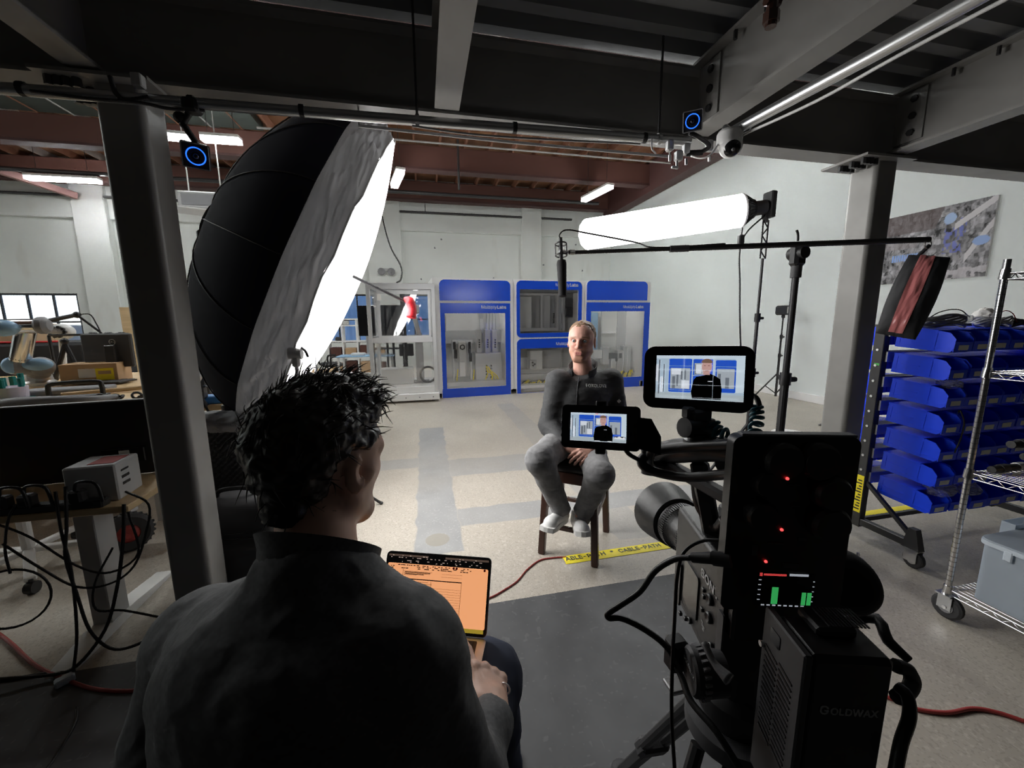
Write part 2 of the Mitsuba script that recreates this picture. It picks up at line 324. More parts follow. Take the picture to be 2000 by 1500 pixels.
# twin emergency lamps on the pilaster
el = thing('emergency_light', 'twin headed emergency lamp on the white pilaster above the enclosure', 'emergency light')
c0 = at(755, 531, 13.64); part(el, 'housing', box(c0 + (0, 0.0, 0.06), (0.3, 0.06, 0.1), 0.01), 'm_lightgrey', False)
for s in (-0.15, 0.15): part(el, 'lamp_head', lathe(c0 + (s, 0.0, 0), (0, -1, 0), [(0.02, -.02), (0.11, 0.02), (0.12, 0.07), (0.09, 0.075), (0.03, 0.05), (0.0, 0.05)], 16), 'm_grey', 30)

# suspended linear lamps
LAMPS = [((52, 348), (195, 355), 5.0, 'long hanging strip lamp over the left workbenches'), ((320, 267), (372, 272), 5.0, 'lit strip lamp just beside the dark column'),
         ((395, 272), (470, 277), 5.0, 'lit strip lamp over the hanging unit heater'), ((770, 365), (783, 335), 4.8, 'lit strip lamp seen end on beside the softbox edge'), ((1140, 392), (1193, 365), 4.8, 'slanting lit strip lamp above the tube lantern')]
for a, b, z, lab in LAMPS:
    p, q = atz(*a, z), atz(*b, z); d = (q - p) / np.linalg.norm(q - p)
    t = thing('strip_lamp', lab, 'ceiling lamp')
    part(t, 'housing', bar(p + (0, 0, 0.07), q + (0, 0, 0.07), 0.2, 0.05), 'm_white', False)
    part(t, 'diffuser', bar(p, q, 0.17, 0.075), 'm_diffuser', False, emit=np.array([0.96, 1.0, 0.98]) * CEILING_POWER, weight=1.0)
    for k in (0.15, 0.85): part(t, 'suspension_wire', cyl(p + (q - p) * k, p + (q - p) * k + (0, 0, 6.0 - z), 0.006, n=5, cap=False), 'm_darkmetal', False)
# strip lamps of the same rows that the mezzanine hides from here
for x, y in ((-8.5, 5.0), (1.2, 6.9), (4.6, 6.9), (-2.6, 6.6), (-11.5, 5.0), (-5.6, 5.0), (-14.0, 5.0)):
    t = thing('strip_lamp', 'white strip lamp of the lamp rows hidden above the mezzanine edge', 'ceiling lamp', 'strip lamps hidden by the mezzanine')
    part(t, 'housing', box((x, y, 5.07), (0.2, 1.3, 0.05)), 'm_white', False)
    for s_ in (-.4, .4): part(t, 'suspension_wire', cyl((x, y + s_, 5.09), (x, y + s_, 6.02), 0.006, n=5, cap=False), 'm_darkmetal', False)
    part(t, 'diffuser', box((x, y, 5.0), (0.17, 1.3, 0.075)), 'm_diffuser', False, emit=np.array([0.96, 1.0, 0.98]) * CEILING_POWER, weight=1.0)
# hanging unit heater
uh = thing('unit_heater', 'grey unit heater hung on rods between column and softbox', 'heater')
p = at(385, 395, 9.0); part(uh, 'housing', box(p + (0.05, 0.3, 0.05), (0.75, 0.6, 0.3), 0.02), 'm_lightgrey', False)
part(uh, 'deflector', M([p + v for v in ((-.5, -.3, -.12), (.45, -.3, -.2), (.45, .3, -.2), (-.5, .3, -.12), (-.5, -.3, -.14), (.45, -.3, -.22), (.45, .3, -.22), (-.5, .3, -.14))], [(0, 1, 2), (0, 2, 3), (4, 6, 5), (4, 7, 6), (0, 5, 1), (0, 4, 5), (2, 7, 3), (2, 6, 7)]), 'm_white', False)
part(uh, 'louvre_face', box(p + (0.05, -0.01, 0.05), (0.6, 0.02, 0.2)), 'm_grey', False)
for s in (-.25, .3): part(uh, 'rod', cyl(p + (s, .3, .2), p + (s, .3, 2.6), 0.012, n=6), 'm_lightgrey', False)

# ------------------------------------------------------------------ mezzanine steel over the camera
def ibeam(p, q, w, z0, z1, t=0.012):
    p, q = np.array([*p, 0.0]), np.array([*q, 0.0]); h = z1 - z0; up = lambda z: np.array([0, 0, z])
    return cat(bar(p + up(z0 + t / 2), q + up(z0 + t / 2), w, t), bar(p + up(z1 - t / 2), q + up(z1 - t / 2), w, t), bar(p + up(z0 + h / 2), q + up(z0 + h / 2), 0.008, h - 2 * t))
E = []
z = 2.69; xs0, xs1 = -15.9, 6.75
prof = []; y = -3.0
while y < 1.9: prof += [(y, z), (y + .055, z), (y + .075, z + .05), (y + .125, z + .05)]; y += .145
v = [(x, yy, zz) for x in (xs0, xs1) for yy, zz in prof]; n = len(prof)
struct('mezzanine_deck', M(v, np.vstack([[(i, i + 1, n + i + 1), (i, n + i + 1, n + i)] for i in range(n - 1)])), 'm_deck', False, 'dark corrugated steel deck overhead')
struct('mezzanine_slab', bx(xs0, xs1, -3, 1.9, z + .055, z + .16), 'm_deck', False)
struct('mezzanine_beam', ibeam((xs0, 1.86), (xs1, 1.86), 0.12, 2.35, 2.66), 'm_steel', False, 'dark steel edge beam of the mezzanine')
JX = [(-1.09, 'grey steel joist slanting down to the dark column top'), (0.13, 'pale grey joist running straight back above the softbox'), (1.31, 'deep grey joist with bolts above the ring camera'), (2.5, 'grey joist bolted to the column by the poster'), (-2.5, 'joist beyond the dark column'), (3.9, 'joist beyond the chrome shelf')]
for x, lab in JX:
    k = struct('mezzanine_joist', ibeam((x, -3), (x, 1.79), 0.10, 2.36, 2.66), 'm_steel', False, lab)
    for zz in (2.44, 2.52, 2.60):
        for s in (-1,): part(k, 'bolt', cyl((x - .004, 1.71, zz), (x - .024, 1.71, zz), 0.016, n=6), 'm_darkmetal', False)
    part(k, 'clip_angle', bx(x - .012, x - .004, 1.66, 1.79, 2.4, 2.64), 'm_steel', False)
    if x in (1.31, 2.5):
        for yy in (0.95, 1.1, 1.25, 1.4, 1.55): part(k, 'stud', cyl((x - .035, yy, 2.648), (x - .035, yy, 2.615), 0.008, n=6), 'm_darkmetal', False)
def column(x0, label, top):
    k = struct('column', extr(rrect(x0, 1.8, x0 + .15, 1.95, .025), top), 'm_steel', 30, label)
    part(k, 'base_plate', bx(x0 - .05, x0 + .2, 1.73, 2.02, 0, .016, .003), 'm_steel', False)
    for a in (-.025, .175):
        for b in (1.75, 2.0): part(k, 'anchor_bolt', cyl((x0 + a, b, .016), (x0 + a, b, .05), .01, n=6), 'm_galv', False)
    part(k, 'cap_plate', bx(x0 - .14, x0 + .2, 1.75, 2.0, top, top + .012), 'm_steel', False)
    for a in (-.11, -.085, -.06, -.03):
        for b in (1.79, 1.85, 1.91): part(k, 'cap_bolt', cyl((x0 + a, b, top), (x0 + a, b, top - .03), .013, n=6), 'm_darkmetal', False)
    return k
column(-1.1, 'dark square steel column beside the softbox', 2.338)
column(2.42, 'grey square steel column beside the blue bins', 2.338)
# conduits under the edge beam
cd = thing('conduit', 'galvanised conduit with black bands running under the edge beam', 'conduit')
part(cd, 'tube', tube([(-4, 1.7, 2.20), (-1.28, 1.7, 2.244), (-.02, 1.7, 2.266), (1.2, 1.7, 2.29)], 0.018, 12, smooth=False), 'm_galv', True)
for px in (45, 375, 590, 1005, 1258):
    q = at(px, 172 + px * .0755, 1.7); q[2] = 2.2 + (q[0] + 4) * 0.0172
    part(cd, 'band', cyl(q - (.008, 0, 0), q + (.008, 0, 0), .0215, n=12), 'm_black', 30)
q = at(815, 236, 1.7); q[2] = 2.267
part(cd, 'clamp', cyl(q - (.007, 0, 0), q + (.007, 0, 0), .023, n=12), 'm_galv', 30); part(cd, 'hanger_rod', cyl(q + (0, 0, .02), (q[0], 1.7, 2.69), .005, n=6), 'm_darkmetal', False)
q = np.array([1.045, 1.7, 2.287]); part(cd, 'clamp', cyl(q - (.007, 0, 0), q + (.007, 0, 0), .023, n=12), 'm_galv', 30); part(cd, 'hanger_rod', cyl(q + (0, 0, .02), (q[0], 1.7, 2.69), .005, n=6), 'm_darkmetal', False)
single('conduit', 'bright diagonal conduit running toward the viewer beside the deep joist', 'conduit', tube([(1.262, 1.5, 2.255), (1.30, 1.02, 2.25), (1.36, .2, 2.25)], 0.02, 14, smooth=False), 'm_galv', True)
single('white_cable', 'white cable strung along the diagonal conduit', 'cable', tube([(1.27, 1.5, 2.228), (1.32, 1.2, 2.222), (1.335, .9, 2.226), (1.39, .2, 2.22)], 0.005, 6), 'm_white', True)
single('thin_rod', 'thin pale rod strung below the banded conduit', 'rod', cat(tube([at(700, 246, 1.82), at(1000, 278, 1.82), at(1310, 306, 1.82)], 0.006, 6, smooth=False), *[cyl(at(x, y, 1.82), at(x, y, 1.82) * (1, 1, 0) + (0, 0, 2.352), .004, n=6) for x, y in ((702, 246), (1308, 306))]), 'm_lightgrey', True)
single('cable_bundle', 'grey cables sagging under the banded conduit', 'cable', tube([at(805, 246, 1.69), at(920, 262, 1.69), at(1060, 272, 1.69), at(1250, 281, 1.69)], 0.004, 6), 'm_lightgrey', True)
for k, (px, py, dx) in enumerate(((1273, 290, 8), (1465, 255, -14))):
    single('cable_tie', ['white cable tie tail hanging from the banded conduit', 'white cable tie tail on the diagonal conduit'][k], 'cable tie', tube([at(px, py - 22, 1.68 if k == 0 else 1.45), at(px, py, 1.67 if k == 0 else 1.45), at(px + dx, py + 10, 1.68 if k == 0 else 1.45)], .0035, 5), 'm_white', True)
# ------------------------------------------------------------------ blue processing cabinets
class Plane:
    """a vertical working plane: front face through o, turned by th; p(px, py, d) gives (u, z) of the pixel on the plane d metres behind it"""
    def __init__(s, o, th):
        s.o = np.array([*o, 0.0]); s.e = np.array([math.cos(th), math.sin(th), 0]); s.n = np.array([-math.sin(th), math.cos(th), 0]); s.z = np.array([0, 0, 1.0])
    def uz(s, px, py, d=0.0):
        r = ray(px, py); q = EYE + r * (((s.o + s.n * d - EYE) @ s.n) / (r @ s.n)); return (q - s.o) @ s.e, q[2]
    def w(s, u, d, z): return s.o + s.e * u + s.n * d + s.z * z
    def fr(s, m, d=0.0): return frame(m, s.o + s.n * d, s.e, s.z, -s.n)        # mesh xy -> (u, z), mesh z toward the viewer
    def bx(s, u0, u1, z0, z1, d0, d1, ch=0.0): return frame(box(((u0 + u1) / 2, (z0 + z1) / 2, -(d0 + d1) / 2), (abs(u1 - u0), abs(z1 - z0), abs(d1 - d0)), ch), s.o, s.e, s.z, -s.n)
    def pbx(s, x0, y0, x1, y1, d0, d1, ch=0.0):
        a, b = s.uz(x0, y0, d0), s.uz(x1, y1, d0); return s.bx(a[0], b[0], b[1], a[1], d0, d1, ch)
    def rect(s, x0, y0, x1, y1, d=0.0, r=0.0):
        a, b = s.uz(x0, y0, d), s.uz(x1, y1, d); return rrect(min(a[0], b[0]), min(a[1], b[1]), max(a[0], b[0]), max(a[1], b[1]), r) if r else sg.box(a[0], b[1], b[0], a[1])
P = Plane((0.22, 7.84), math.radians(3.6))
U = [P.uz(848, 660)[0], P.uz(1003.5, 660)[0], P.uz(1140, 660)[0], P.uz(1267, 660)[0]]
ZT = P.uz(1000, 545)[1]; ZB = 0.09; DEP = 1.05
UNITS = [
    ('blue and white lab cabinet with two tall doors, next to the glass enclosure', 0, [((857, 546, 996, 588), None, (.14, 0)), ((859, 592, 997, 756), (868, 612, 988, 753), (0, 0)), ((864, 761, 997, 776), None, (0, .1))], [(988, 600)]),
    ('blue and white lab cabinet with stacked upper and lower windows, between the tall ones', 1, [((1008, 548, 1134, 657), (1014.5, 565, 1128, 649), (.12, .12)), ((1009, 662.5, 1134, 768), (1016, 681, 1127.5, 761), (.12, .12))], [(1128, 557), (1128, 670)]),
    ('blue and white lab cabinet behind the seated man, nearest the side wall', 2, [((1146, 548, 1262.5, 587), None, (.12, 0)), ((1145, 590.5, 1261.5, 741), (1153, 608, 1252.5, 735), (0, 0)), ((1144, 744, 1259, 758), None, (0, .1))], [(1255, 599)])]
for lab, i, doors, texts in UNITS:
    t = thing('lab_cabinet', lab, 'cabinet', 'blue lab cabinets in a row')
    u0, u1 = U[i] + .004, U[i + 1] - .004
    face = rrect(u0, ZB, u1, ZT, .05)
    for d, wdw, r in doors:
        if wdw is not None: face = face.difference(P.rect(*wdw))
    part(t, 'body', cat(P.fr(extr(face, .03), .03), P.bx(u0, u0 + .03, ZB, ZT, .03, DEP), P.bx(u1 - .03, u1, ZB, ZT, .03, DEP), P.bx(u0, u1, ZB, ZB + .06, .03, DEP), P.bx(u0, u1, ZB, ZT, DEP, DEP + .02)), 'm_white', False)
    for u in (u0 + .1, u1 - .1):
        for d in (.12, DEP - .1): part(t, 'foot', cyl(P.w(u, d, 0), P.w(u, d, ZB), .03, n=10), 'm_black', 30)
    part(t, 'plinth', P.bx(u0 + .05, u1 - .05, .02, ZB, .2, DEP - .1), 'm_black', False)
    for d, wdw, r in doors:
        a, b = P.uz(d[0], d[1]), P.uz(d[2], d[3])
        poly = rrect(a[0], b[1], b[0], a[1], .1)
        if not r[1]: poly = poly.union(sg.box(a[0], b[1], b[0], (a[1] + b[1]) / 2))
        if not r[0]: poly = poly.union(sg.box(a[0], (a[1] + b[1]) / 2, b[0], a[1]))
        rim = poly.buffer(.012)
        if wdw is not None:
            hole = P.rect(*wdw); k = part(t, 'door', P.fr(extr(poly.difference(hole), .018), -.012), 'm_blue', False)
            part(k, 'pane', P.fr(extr(hole, .003), .002), 'm_glass', False)
            h = hole.buffer(.012, join_style=2).difference(hole); part(k, 'window_rim', P.fr(extr(h, .012), .004), 'm_alu', False)
            part(k, 'backing', P.fr(extr(rim.difference(hole.buffer(.012, join_style=2)), .02), .006), 'm_white', False)
        else:
            k = part(t, 'panel', P.fr(extr(poly, .018), -.012), 'm_blue', False); part(k, 'backing', P.fr(extr(rim, .02), .006), 'm_white', False)
    for px, py in texts:
        a = P.uz(px, py + 3); h = .062
        m1, m2 = meshkit.text_mesh('Multiply', h, .002), meshkit.text_mesh('Labs', h, .002, True)
        m2.vertices[:, 0] += m1.vertices[:, 0].max() + h * .12; m = cat(m1, m2); m.vertices[:, 0] += a[0] - m.vertices[:, 0].max(); m.vertices[:, 1] += a[1]
        part(t, 'lettering', P.fr(m, -.0302), 'm_offwhite', False)
C0, C1, C2 = 'lab_cabinet', 'lab_cabinet_001', 'lab_cabinet_002'
# inside the first cabinet
part(C0, 'inner_panel', P.pbx(870, 611, 940, 646, .95, .99), 'm_white', False)
part(C0, 'inner_rail', P.pbx(866, 646, 990, 668, .9, .94), 'm_lightgrey', False)
for x0, x1 in ((937, 944), (950, 953), (956, 959), (962, 965), (968, 972)): part(C0, 'strut', P.pbx(x0, 611, x1, 650, .8, .86), 'm_alu', False)
for k, x0 in enumerate((930, 946.5, 961)):
    b = part(C0, 'module', P.pbx(x0, 644, x0 + 11.5, 689, .45, .6, .008), 'm_lightgrey', False)
    for j in range(4):
        u, z = P.uz(x0 + 6, 664 + j * 4.6, .45); part(b, 'port', cyl(P.w(u, .45, z), P.w(u, .435, z), .016, n=8), 'm_black', False)
st = part(C0, 'steel_box', P.pbx(928, 690, 981, 747, .35, .75, .01), 'm_alu', False)
for j in range(5):
    for s in (0, 1):
        u, z = P.uz(950 + s * 9, 714 + j * 5.6, .35); part(st, 'valve', cyl(P.w(u, .35, z), P.w(u, .32, z), .018, n=8), 'm_darkmetal', False)
for a, b in (((950, 715), (948, 742)), ((953, 716), (962, 742)), ((951, 724), (970, 742)), ((958, 728), (958, 744)), ((955, 722), (974, 741))):
    qa, qb = P.uz(*a, .31), P.uz(*b, .31); part(st, 'yellow_hose', tube([P.w(qa[0], .32, qa[1]), P.w((qa[0] + qb[0]) / 2 + .03, .27, (qa[1] + qb[1]) / 2), P.w(qb[0], .31, qb[1])], .012, 6), 'm_yellow', True)
for j in range(6): u, z = P.uz(946 + j * 5, 745, .3); part(st, 'connector', cyl(P.w(u, .34, z), P.w(u, .28, z), .025, n=8), 'm_darkmetal', False)
lf = part(C0, 'lift', cat(P.pbx(883, 668, 889, 752, .5, .6), P.pbx(917, 664, 923, 752, .5, .6), P.pbx(883, 664, 923, 671, .5, .6)), 'm_alu', False)
part(lf, 'carriage', P.pbx(895, 667, 912, 735, .42, .55, .02), 'm_offwhite', False)
u, z = P.uz(903, 678, .42); part(lf, 'fan', ring(P.w(u, .41, z), P.n, .045, .012, 16, 6), 'm_darkmetal', True)
for x0, x1, y0, y1 in ((885, 890, 668, 682), (915, 920, 668, 690), (887, 893, 683, 700), (917, 922, 690, 706)): part(lf, 'belt', P.pbx(x0, y0, x1, y1, .44, .5), 'm_black', False)
part(lf, 'cover_plate', P.pbx(898, 708, 909, 735, .38, .42), 'm_white', False)
for j, x in enumerate((884, 890, 918, 922)): u, z = P.uz(x, 742, .4); part(lf, 'hose', tube([P.w(u, .4, z - .18), P.w(u + .02, .36, z), P.w(u + .05, .4, z + .22)], .012, 6), 'm_yellow' if j % 2 else 'm_white', True)
part(C0, 'floor_tray', P.pbx(868, 748, 988, 754, .1, .9), 'm_alu', False)
# inside the second
part(C1, 'inner_box', P.pbx(1014, 580, 1038, 642, .6, .9), 'm_offwhite', False)
part(C1, 'inner_wall', P.pbx(1060, 575, 1088, 645, .75, .8), 'm_alu', False)
part(C1, 'inner_frame', cat(P.pbx(1056, 573, 1060, 646, .5, .6), P.pbx(1087, 573, 1091, 646, .5, .6), P.pbx(1014, 572, 1091, 577, .5, .6), P.pbx(1014, 641, 1091, 646, .5, .6)), 'm_lightgrey', False)
part(C1, 'sliding_shutter', P.pbx(1060, 578, 1074, 640, .62, .68), 'm_lightgrey', False)
for j in range(6): part(C1, 'vent_slat', P.pbx(1081, 612 + j * 3.4, 1086, 614 + j * 3.4, .7, .74), 'm_black', False)
part(C1, 'dark_column', P.pbx(1104, 566, 1124, 620, .5, .7), 'm_charcoal', False); part(C1, 'motor', P.pbx(1106, 600, 1118, 616, .4, .5, .02), 'm_black', False)
part(C1, 'column_pair', cat(P.pbx(1092, 580, 1096, 646, .5, .56), P.pbx(1099, 580, 1103, 646, .5, .56)), 'm_alu', False)
part(C1, 'inner_ceiling', P.pbx(1013, 560, 1130, 571, .1, 1.0), 'm_charcoal', False); part(C1, 'shelf', P.pbx(1013, 652, 1130, 657, .06, 1.0), 'm_lightgrey', False)
part(C1, 'dispenser', P.pbx(1036, 684, 1060, 722, .4, .7, .02), 'm_offwhite', False); part(C1, 'dispenser_nozzle', P.pbx(1035, 704, 1048, 720, .32, .4), 'm_lightgrey', False)
for x, y in ((1040, 708), (1044, 711), (1041, 714)): u, z = P.uz(x, y, .31); part(C1, 'knob', cyl(P.w(u, .32, z), P.w(u, .29, z), .018, n=8), 'm_black', False)
part(C1, 'rail', P.pbx(1016, 722, 1127, 727, .6, .7), 'm_lightgrey', False); part(C1, 'rail', P.pbx(1016, 732, 1127, 738, .5, .6), 'm_alu', False)
part(C1, 'rear_plate', P.pbx(1060, 684, 1095, 724, .8, .84), 'm_lightgrey', False)
rng = np.random.default_rng(8)
for j in range(12):
    x = 1018 + j * 4.3; u, z = P.uz(x, 750, .3); part(C1, 'yellow_hose', tube([P.w(u, .3, z - .05), P.w(u + .05, .3, z + rng.uniform(.02, .09)), P.w(u + .13, .34, z + rng.uniform(-.03, .05))], .012, 5), 'm_yellow' if j % 3 else 'm_black', True)
part(C1, 'tray', P.pbx(1016, 752, 1100, 760, .2, .8), 'm_white', False)
# inside the third
part(C2, 'inner_panel', P.pbx(1156, 610, 1166, 700, .9, .95), 'm_lightblue', False)
part(C2, 'inner_panel', P.pbx(1176, 608, 1203, 690, .9, .95), 'm_offwhite', False)
part(C2, 'inner_panel', P.pbx(1206, 608, 1254, 735, .9, .95), 'm_lightgrey', False); part(C2, 'shelf_strip', P.pbx(1176, 648, 1203, 651, .85, .9), 'm_white', False)
for x0, y0, x1, y1, m in ((1178, 678, 1189, 712, 'm_lightgrey'), (1190, 690, 1215, 700, 'm_charcoal'), (1194, 700, 1203, 732, 'm_alu'), (1206, 684, 1216, 735, 'm_lightgrey'), (1218, 676, 1224, 735, 'm_alu'), (1226, 676, 1231, 735, 'm_alu'), (1201, 698, 1208, 706, 'm_black'), (1160, 684, 1176, 700, 'm_white')):
    part(C2, 'actuator', P.pbx(x0, y0, x1, y1, .5, .65, .01), m, False)
for j in range(9):
    x = 1206 + j * 3; u, z = P.uz(x, 733, .3); part(C2, 'yellow_hose', tube([P.w(u, .3, z - .03), P.w(u + .04, .3, z + rng.uniform(.04, .13)), P.w(u + .1, .34, z + rng.uniform(0, .07))], .012, 5), 'm_yellow' if j % 3 else 'm_black', True)
part(C2, 'side_profile', P.bx(U[3] - .002, U[3] + .09, ZB, P.uz(1266, 556)[1], .2, .3), 'm_lightgrey', False)

# ------------------------------------------------------------------ glass enclosure
Q = Plane((-0.75, 7.55), 0.0)
t = thing('glass_enclosure', 'aluminium framed glass enclosure with a white base left of the blue cabinets', 'enclosure')
ua, ub = Q.uz(719, 650)[0], Q.uz(852, 650)[0]; zt = Q.uz(800, 553)[1]; D = 1.25; pw = .07
for u in (ua, ub - pw):
    for d in (0, D - pw): part(t, 'post', Q.bx(u, u + pw, .16, zt, d, d + pw, .006), 'm_alu', False)
uc, ud = ua + .16, ub - .16
for d in (0, D - pw):
    part(t, 'top_rail', Q.bx(ua, ub, zt - .11, zt, d, d + pw, .006), 'm_alu', False); zm = Q.uz(790, 664)[1]
    part(t, 'mid_rail', Q.bx(ua, ub, zm - .05, zm + .05, d + .01, d + pw, .006), 'm_alu', False)
    for a, b in ((zm + .05, zt - .11), (.3, zm - .05)):
        part(t, 'pane', Q.bx(ua + pw, ub - pw, a, b, d + .035, d + .039), 'm_glass', False)
for u in (ua, ub - pw):
    part(t, 'side_rail', Q.bx(u, u + pw, zt - .09, zt, pw, D - pw, .006), 'm_alu', False); part(t, 'side_rail', Q.bx(u, u + pw, zm - .05, zm + .05, pw, D - pw, .006), 'm_alu', False)
    part(t, 'side_pane', Q.bx(u + .03, u + .034, .3, zt - .09, pw, D - pw), 'm_glass', False)
dr_ = part(t, 'door_frame', Q.fr(extr(Q.rect(735, 567, 842, 660, -.01).difference(Q.rect(741, 574, 838, 655, -.01)), .03), -.001), 'm_alu', False)
part(dr_, 'label', Q.pbx(735.5, 574, 744, 587, -.034, -.032), 'm_paper', False); part(dr_, 'knob', cyl(Q.w(Q.uz(732, 598)[0], -.03, Q.uz(732, 598)[1]), Q.w(Q.uz(732, 598)[0], -.06, Q.uz(732, 598)[1]), .02, n=10), 'm_white', 30)
part(t, 'base', Q.bx(ua - .02, ub + .02, .04, .17, -.06, D + .05, .01), 'm_white', False); part(t, 'base_deck', Q.bx(ua + .05, ub - .05, .17, .3, .02, D - .02, .01), 'm_white', False)
for u in (ua + .1, ub - .1):
    for d in (.1, D - .1): part(t, 'foot', cyl(Q.w(u, d, 0), Q.w(u, d, .05), .03, n=10), 'm_black', 30)
for j in range(5): u = ua + .1 + j * (ub - ua - .2) / 4; part(t, 'screw', cyl(Q.w(u, -.06, .1), Q.w(u, -.066, .1), .012, n=6), 'm_grey', False)
# things inside it
t = thing('lifting_robot', 'grey lifting column with a bent arm inside the glass enclosure', 'robot')
u, z = Q.uz(823, 770, .55); zc = Q.uz(823, 664, .55)[1]
part(t, 'foot_plate', Q.bx(u - .17, u + .17, .3, .33, .4, .7, .005), 'm_grey', False); part(t, 'column', Q.bx(u - .075, u + .075, .33, zc, .48, .63, .01), 'm_lightgrey', False)
part(t, 'shoulder', Q.bx(u - .06, u + .06, zc, zc + .16, .46, .66, .03), 'm_grey', False)
part(t, 'upper_arm', bar(Q.w(u + .02, .45, zc + .05), Q.w(u - .1, .45, zc + .62), .09, .09, .02), 'm_lightgrey', False); part(t, 'forearm', bar(Q.w(u, .4, zc + .1), Q.w(u - .36, .35, zc - .03), .07, .07, .02), 'm_lightgrey', False)
u2, z2 = Q.uz(806, 605, .5); part(t, 'head', Q.bx(u2 - .1, u2 + .12, z2 - .08, z2 + .1, .42, .6, .02), 'm_lightgrey', False); part(t, 'mast', Q.bx(u2 + .02, u2 + .06, z2, zt - .13, .5, .54), 'm_grey', False)
pb = thing('glass_partition_post', 'black upright post standing inside the glass enclosure', 'post')
u, z = Q.uz(785, 570, .7); u2 = Q.uz(795, 755, .7)[0]; part(None, pb, Q.bx(u - .045, u + .045, .3, zt - .12, .7, .75), 'm_black', False)
single('control_box', 'dark grey control box mounted low at the back of the glass enclosure', 'control box', Q.pbx(779, 672, 808, 695, 1.0, 1.15, .01), 'm_charcoal', False)
single('steel_crate', 'low pale crate on the floor of the glass enclosure', 'crate', Q.bx(ua + .14, ua + .75, .3, .62, .3, .6, .02), 'm_offwhite', False)
t = thing('coiled_hose', 'black hose looped at the corner of the glass enclosure floor', 'hose'); u, z = Q.uz(843, 749, .4)
part(None, t, ring(Q.w(u - .06, .4, .3 + .17), Q.n, .15, .022, 24, 6), 'm_black', True)

# ------------------------------------------------------------------ office corner behind the enclosure
def office_chair(c, rz, lab, mesh_col='m_lightgrey'):
    t = thing('office_chair', lab, 'chair'); R = np.array([[math.cos(rz), math.sin(rz), 0], [-math.sin(rz), math.cos(rz), 0], [0, 0, 1]])
    w = lambda m: M(np.asarray(m.vertices) @ R + np.array([*c, 0.0]), m.faces)
    part(t, 'seat', w(box((0, 0, .47), (.5, .48, .09), .035)), 'm_charcoal', False)
    back = trimesh.creation.box((.46, .03, .58)).subdivide().subdivide().subdivide(); v = back.vertices; v[:, 1] += .25 + .25 * v[:, 0] ** 2 * -1 + .12 * (v[:, 2]) ** 2; v[:, 2] += .86; v[:, 0] *= 1 - .25 * np.clip((v[:, 2] - .8) / .35, 0, 1)
    part(t, 'backrest', w(back), mesh_col, 30); part(t, 'column', w(cyl((0, 0, .1), (0, 0, .43), .03, n=10)), 'm_black', 30)
    part(t, 'spine', w(tube([(0, .1, .45), (0, .27, .5), (0, .28, .75)], .025, 6)), 'm_black', True)
    for s in (-1, 1): part(t, 'armrest', w(tube([(s * .24, .05, .45), (s * .3, .05, .5), (s * .3, .03, .66), (s * .28, -.15, .68)], .022, 6)), 'm_black', True)
    for k in range(5):
        a = k * 2 * math.pi / 5; e = np.array([math.cos(a) * .3, math.sin(a) * .3, .07]); l = part(t, 'leg', w(bar((0, 0, .11), e, .045, .03)), 'm_darkmetal', False)
        part(l, 'caster', w(cyl(e + (0, -.02, -.04), e + (0, .02, -.04), .03, n=10)), 'm_black', 30)
c = atz(650, 738, 0)
office_chair(at(650, 742, 10.6)[:2], 1.9, 'mesh backed office chair by the glass desk in the far office corner')
t = thing('glass_desk', 'small glass topped desk with thin legs beside the office chair', 'desk')
a, b = at(656, 690, 9.6), at(726, 690, 9.6); zt_ = .74
part(t, 'tabletop', bx(a[0], b[0] + .5, 9.5, 10.2, zt_ - .02, zt_, .004), 'm_lightblue', False)
for x in (a[0] + .05, b[0] + .4):
    for y in (9.55, 10.15): part(t, 'leg', bx(x - .02, x + .02, y - .02, y + .02, 0, zt_ - .02), 'm_white', False)
single('desk_organiser', 'small white tray with papers on the glass desk', 'tray', box((a[0] + .45, 9.8, zt_ + .03), (.3, .2, .06), .01), 'm_white', False)
single('keyboard', 'pale keyboard lying on the glass desk', 'keyboard', box((a[0] + .95, 9.75, zt_ + .012), (.4, .14, .02), .005), 'm_offwhite', False)
mo = thing('monitor', 'black upright monitor on the glass desk beside the enclosure edge', 'monitor'); a2, b2 = at(697, 597, 10.0), at(722, 656, 10.0)
part(mo, 'panel', bx(a2[0], b2[0] + .25, 10.0, 10.05, b2[2], a2[2], .01), 'm_blackgloss', False); part(mo, 'stand', bx(a2[0] + .15, a2[0] + .3, 10.03, 10.09, zt_, b2[2] + .1), 'm_alu', False); part(mo, 'foot', box((a2[0] + .22, 10.05, zt_ + .01), (.3, .2, .02), .005), 'm_alu', False)
tv = thing('television', 'large dark television on a wheeled cart seen through the glass enclosure', 'television'); a3, b3 = at(737, 596, 9.7), at(792, 656, 9.7)
part(tv, 'screen', bx(a3[0], b3[0], 9.7, 9.75, b3[2], a3[2], .01), 'm_blackgloss', False)
cx = at(764, 700, 9.8)[0]; tc = thing('television_cart', 'black wheeled television cart with two posts and a shelf', 'cart')
for s in (-.07, .07): part(tc, 'post', bx(cx + s - .025, cx + s + .025, 9.78, 9.84, .1, b3[2] + .3), 'm_black', False)
zs = at(764, 680, 9.8)[2]; part(tc, 'shelf', box((cx, 9.75, max(zs, .7)), (.5, .3, .03), .008), 'm_black', False); part(tc, 'base', cat(box((cx, 9.8, .09), (.6, .08, .05)), box((cx - .26, 9.8, .09), (.06, .6, .05)), box((cx + .26, 9.8, .09), (.06, .6, .05))), 'm_black', False)
for s in (-.26, .26):
    for y in (9.53, 10.07): part(tc, 'caster', cyl((cx + s - .02, y, .035), (cx + s + .02, y, .035), .035, n=10), 'm_black', 30)
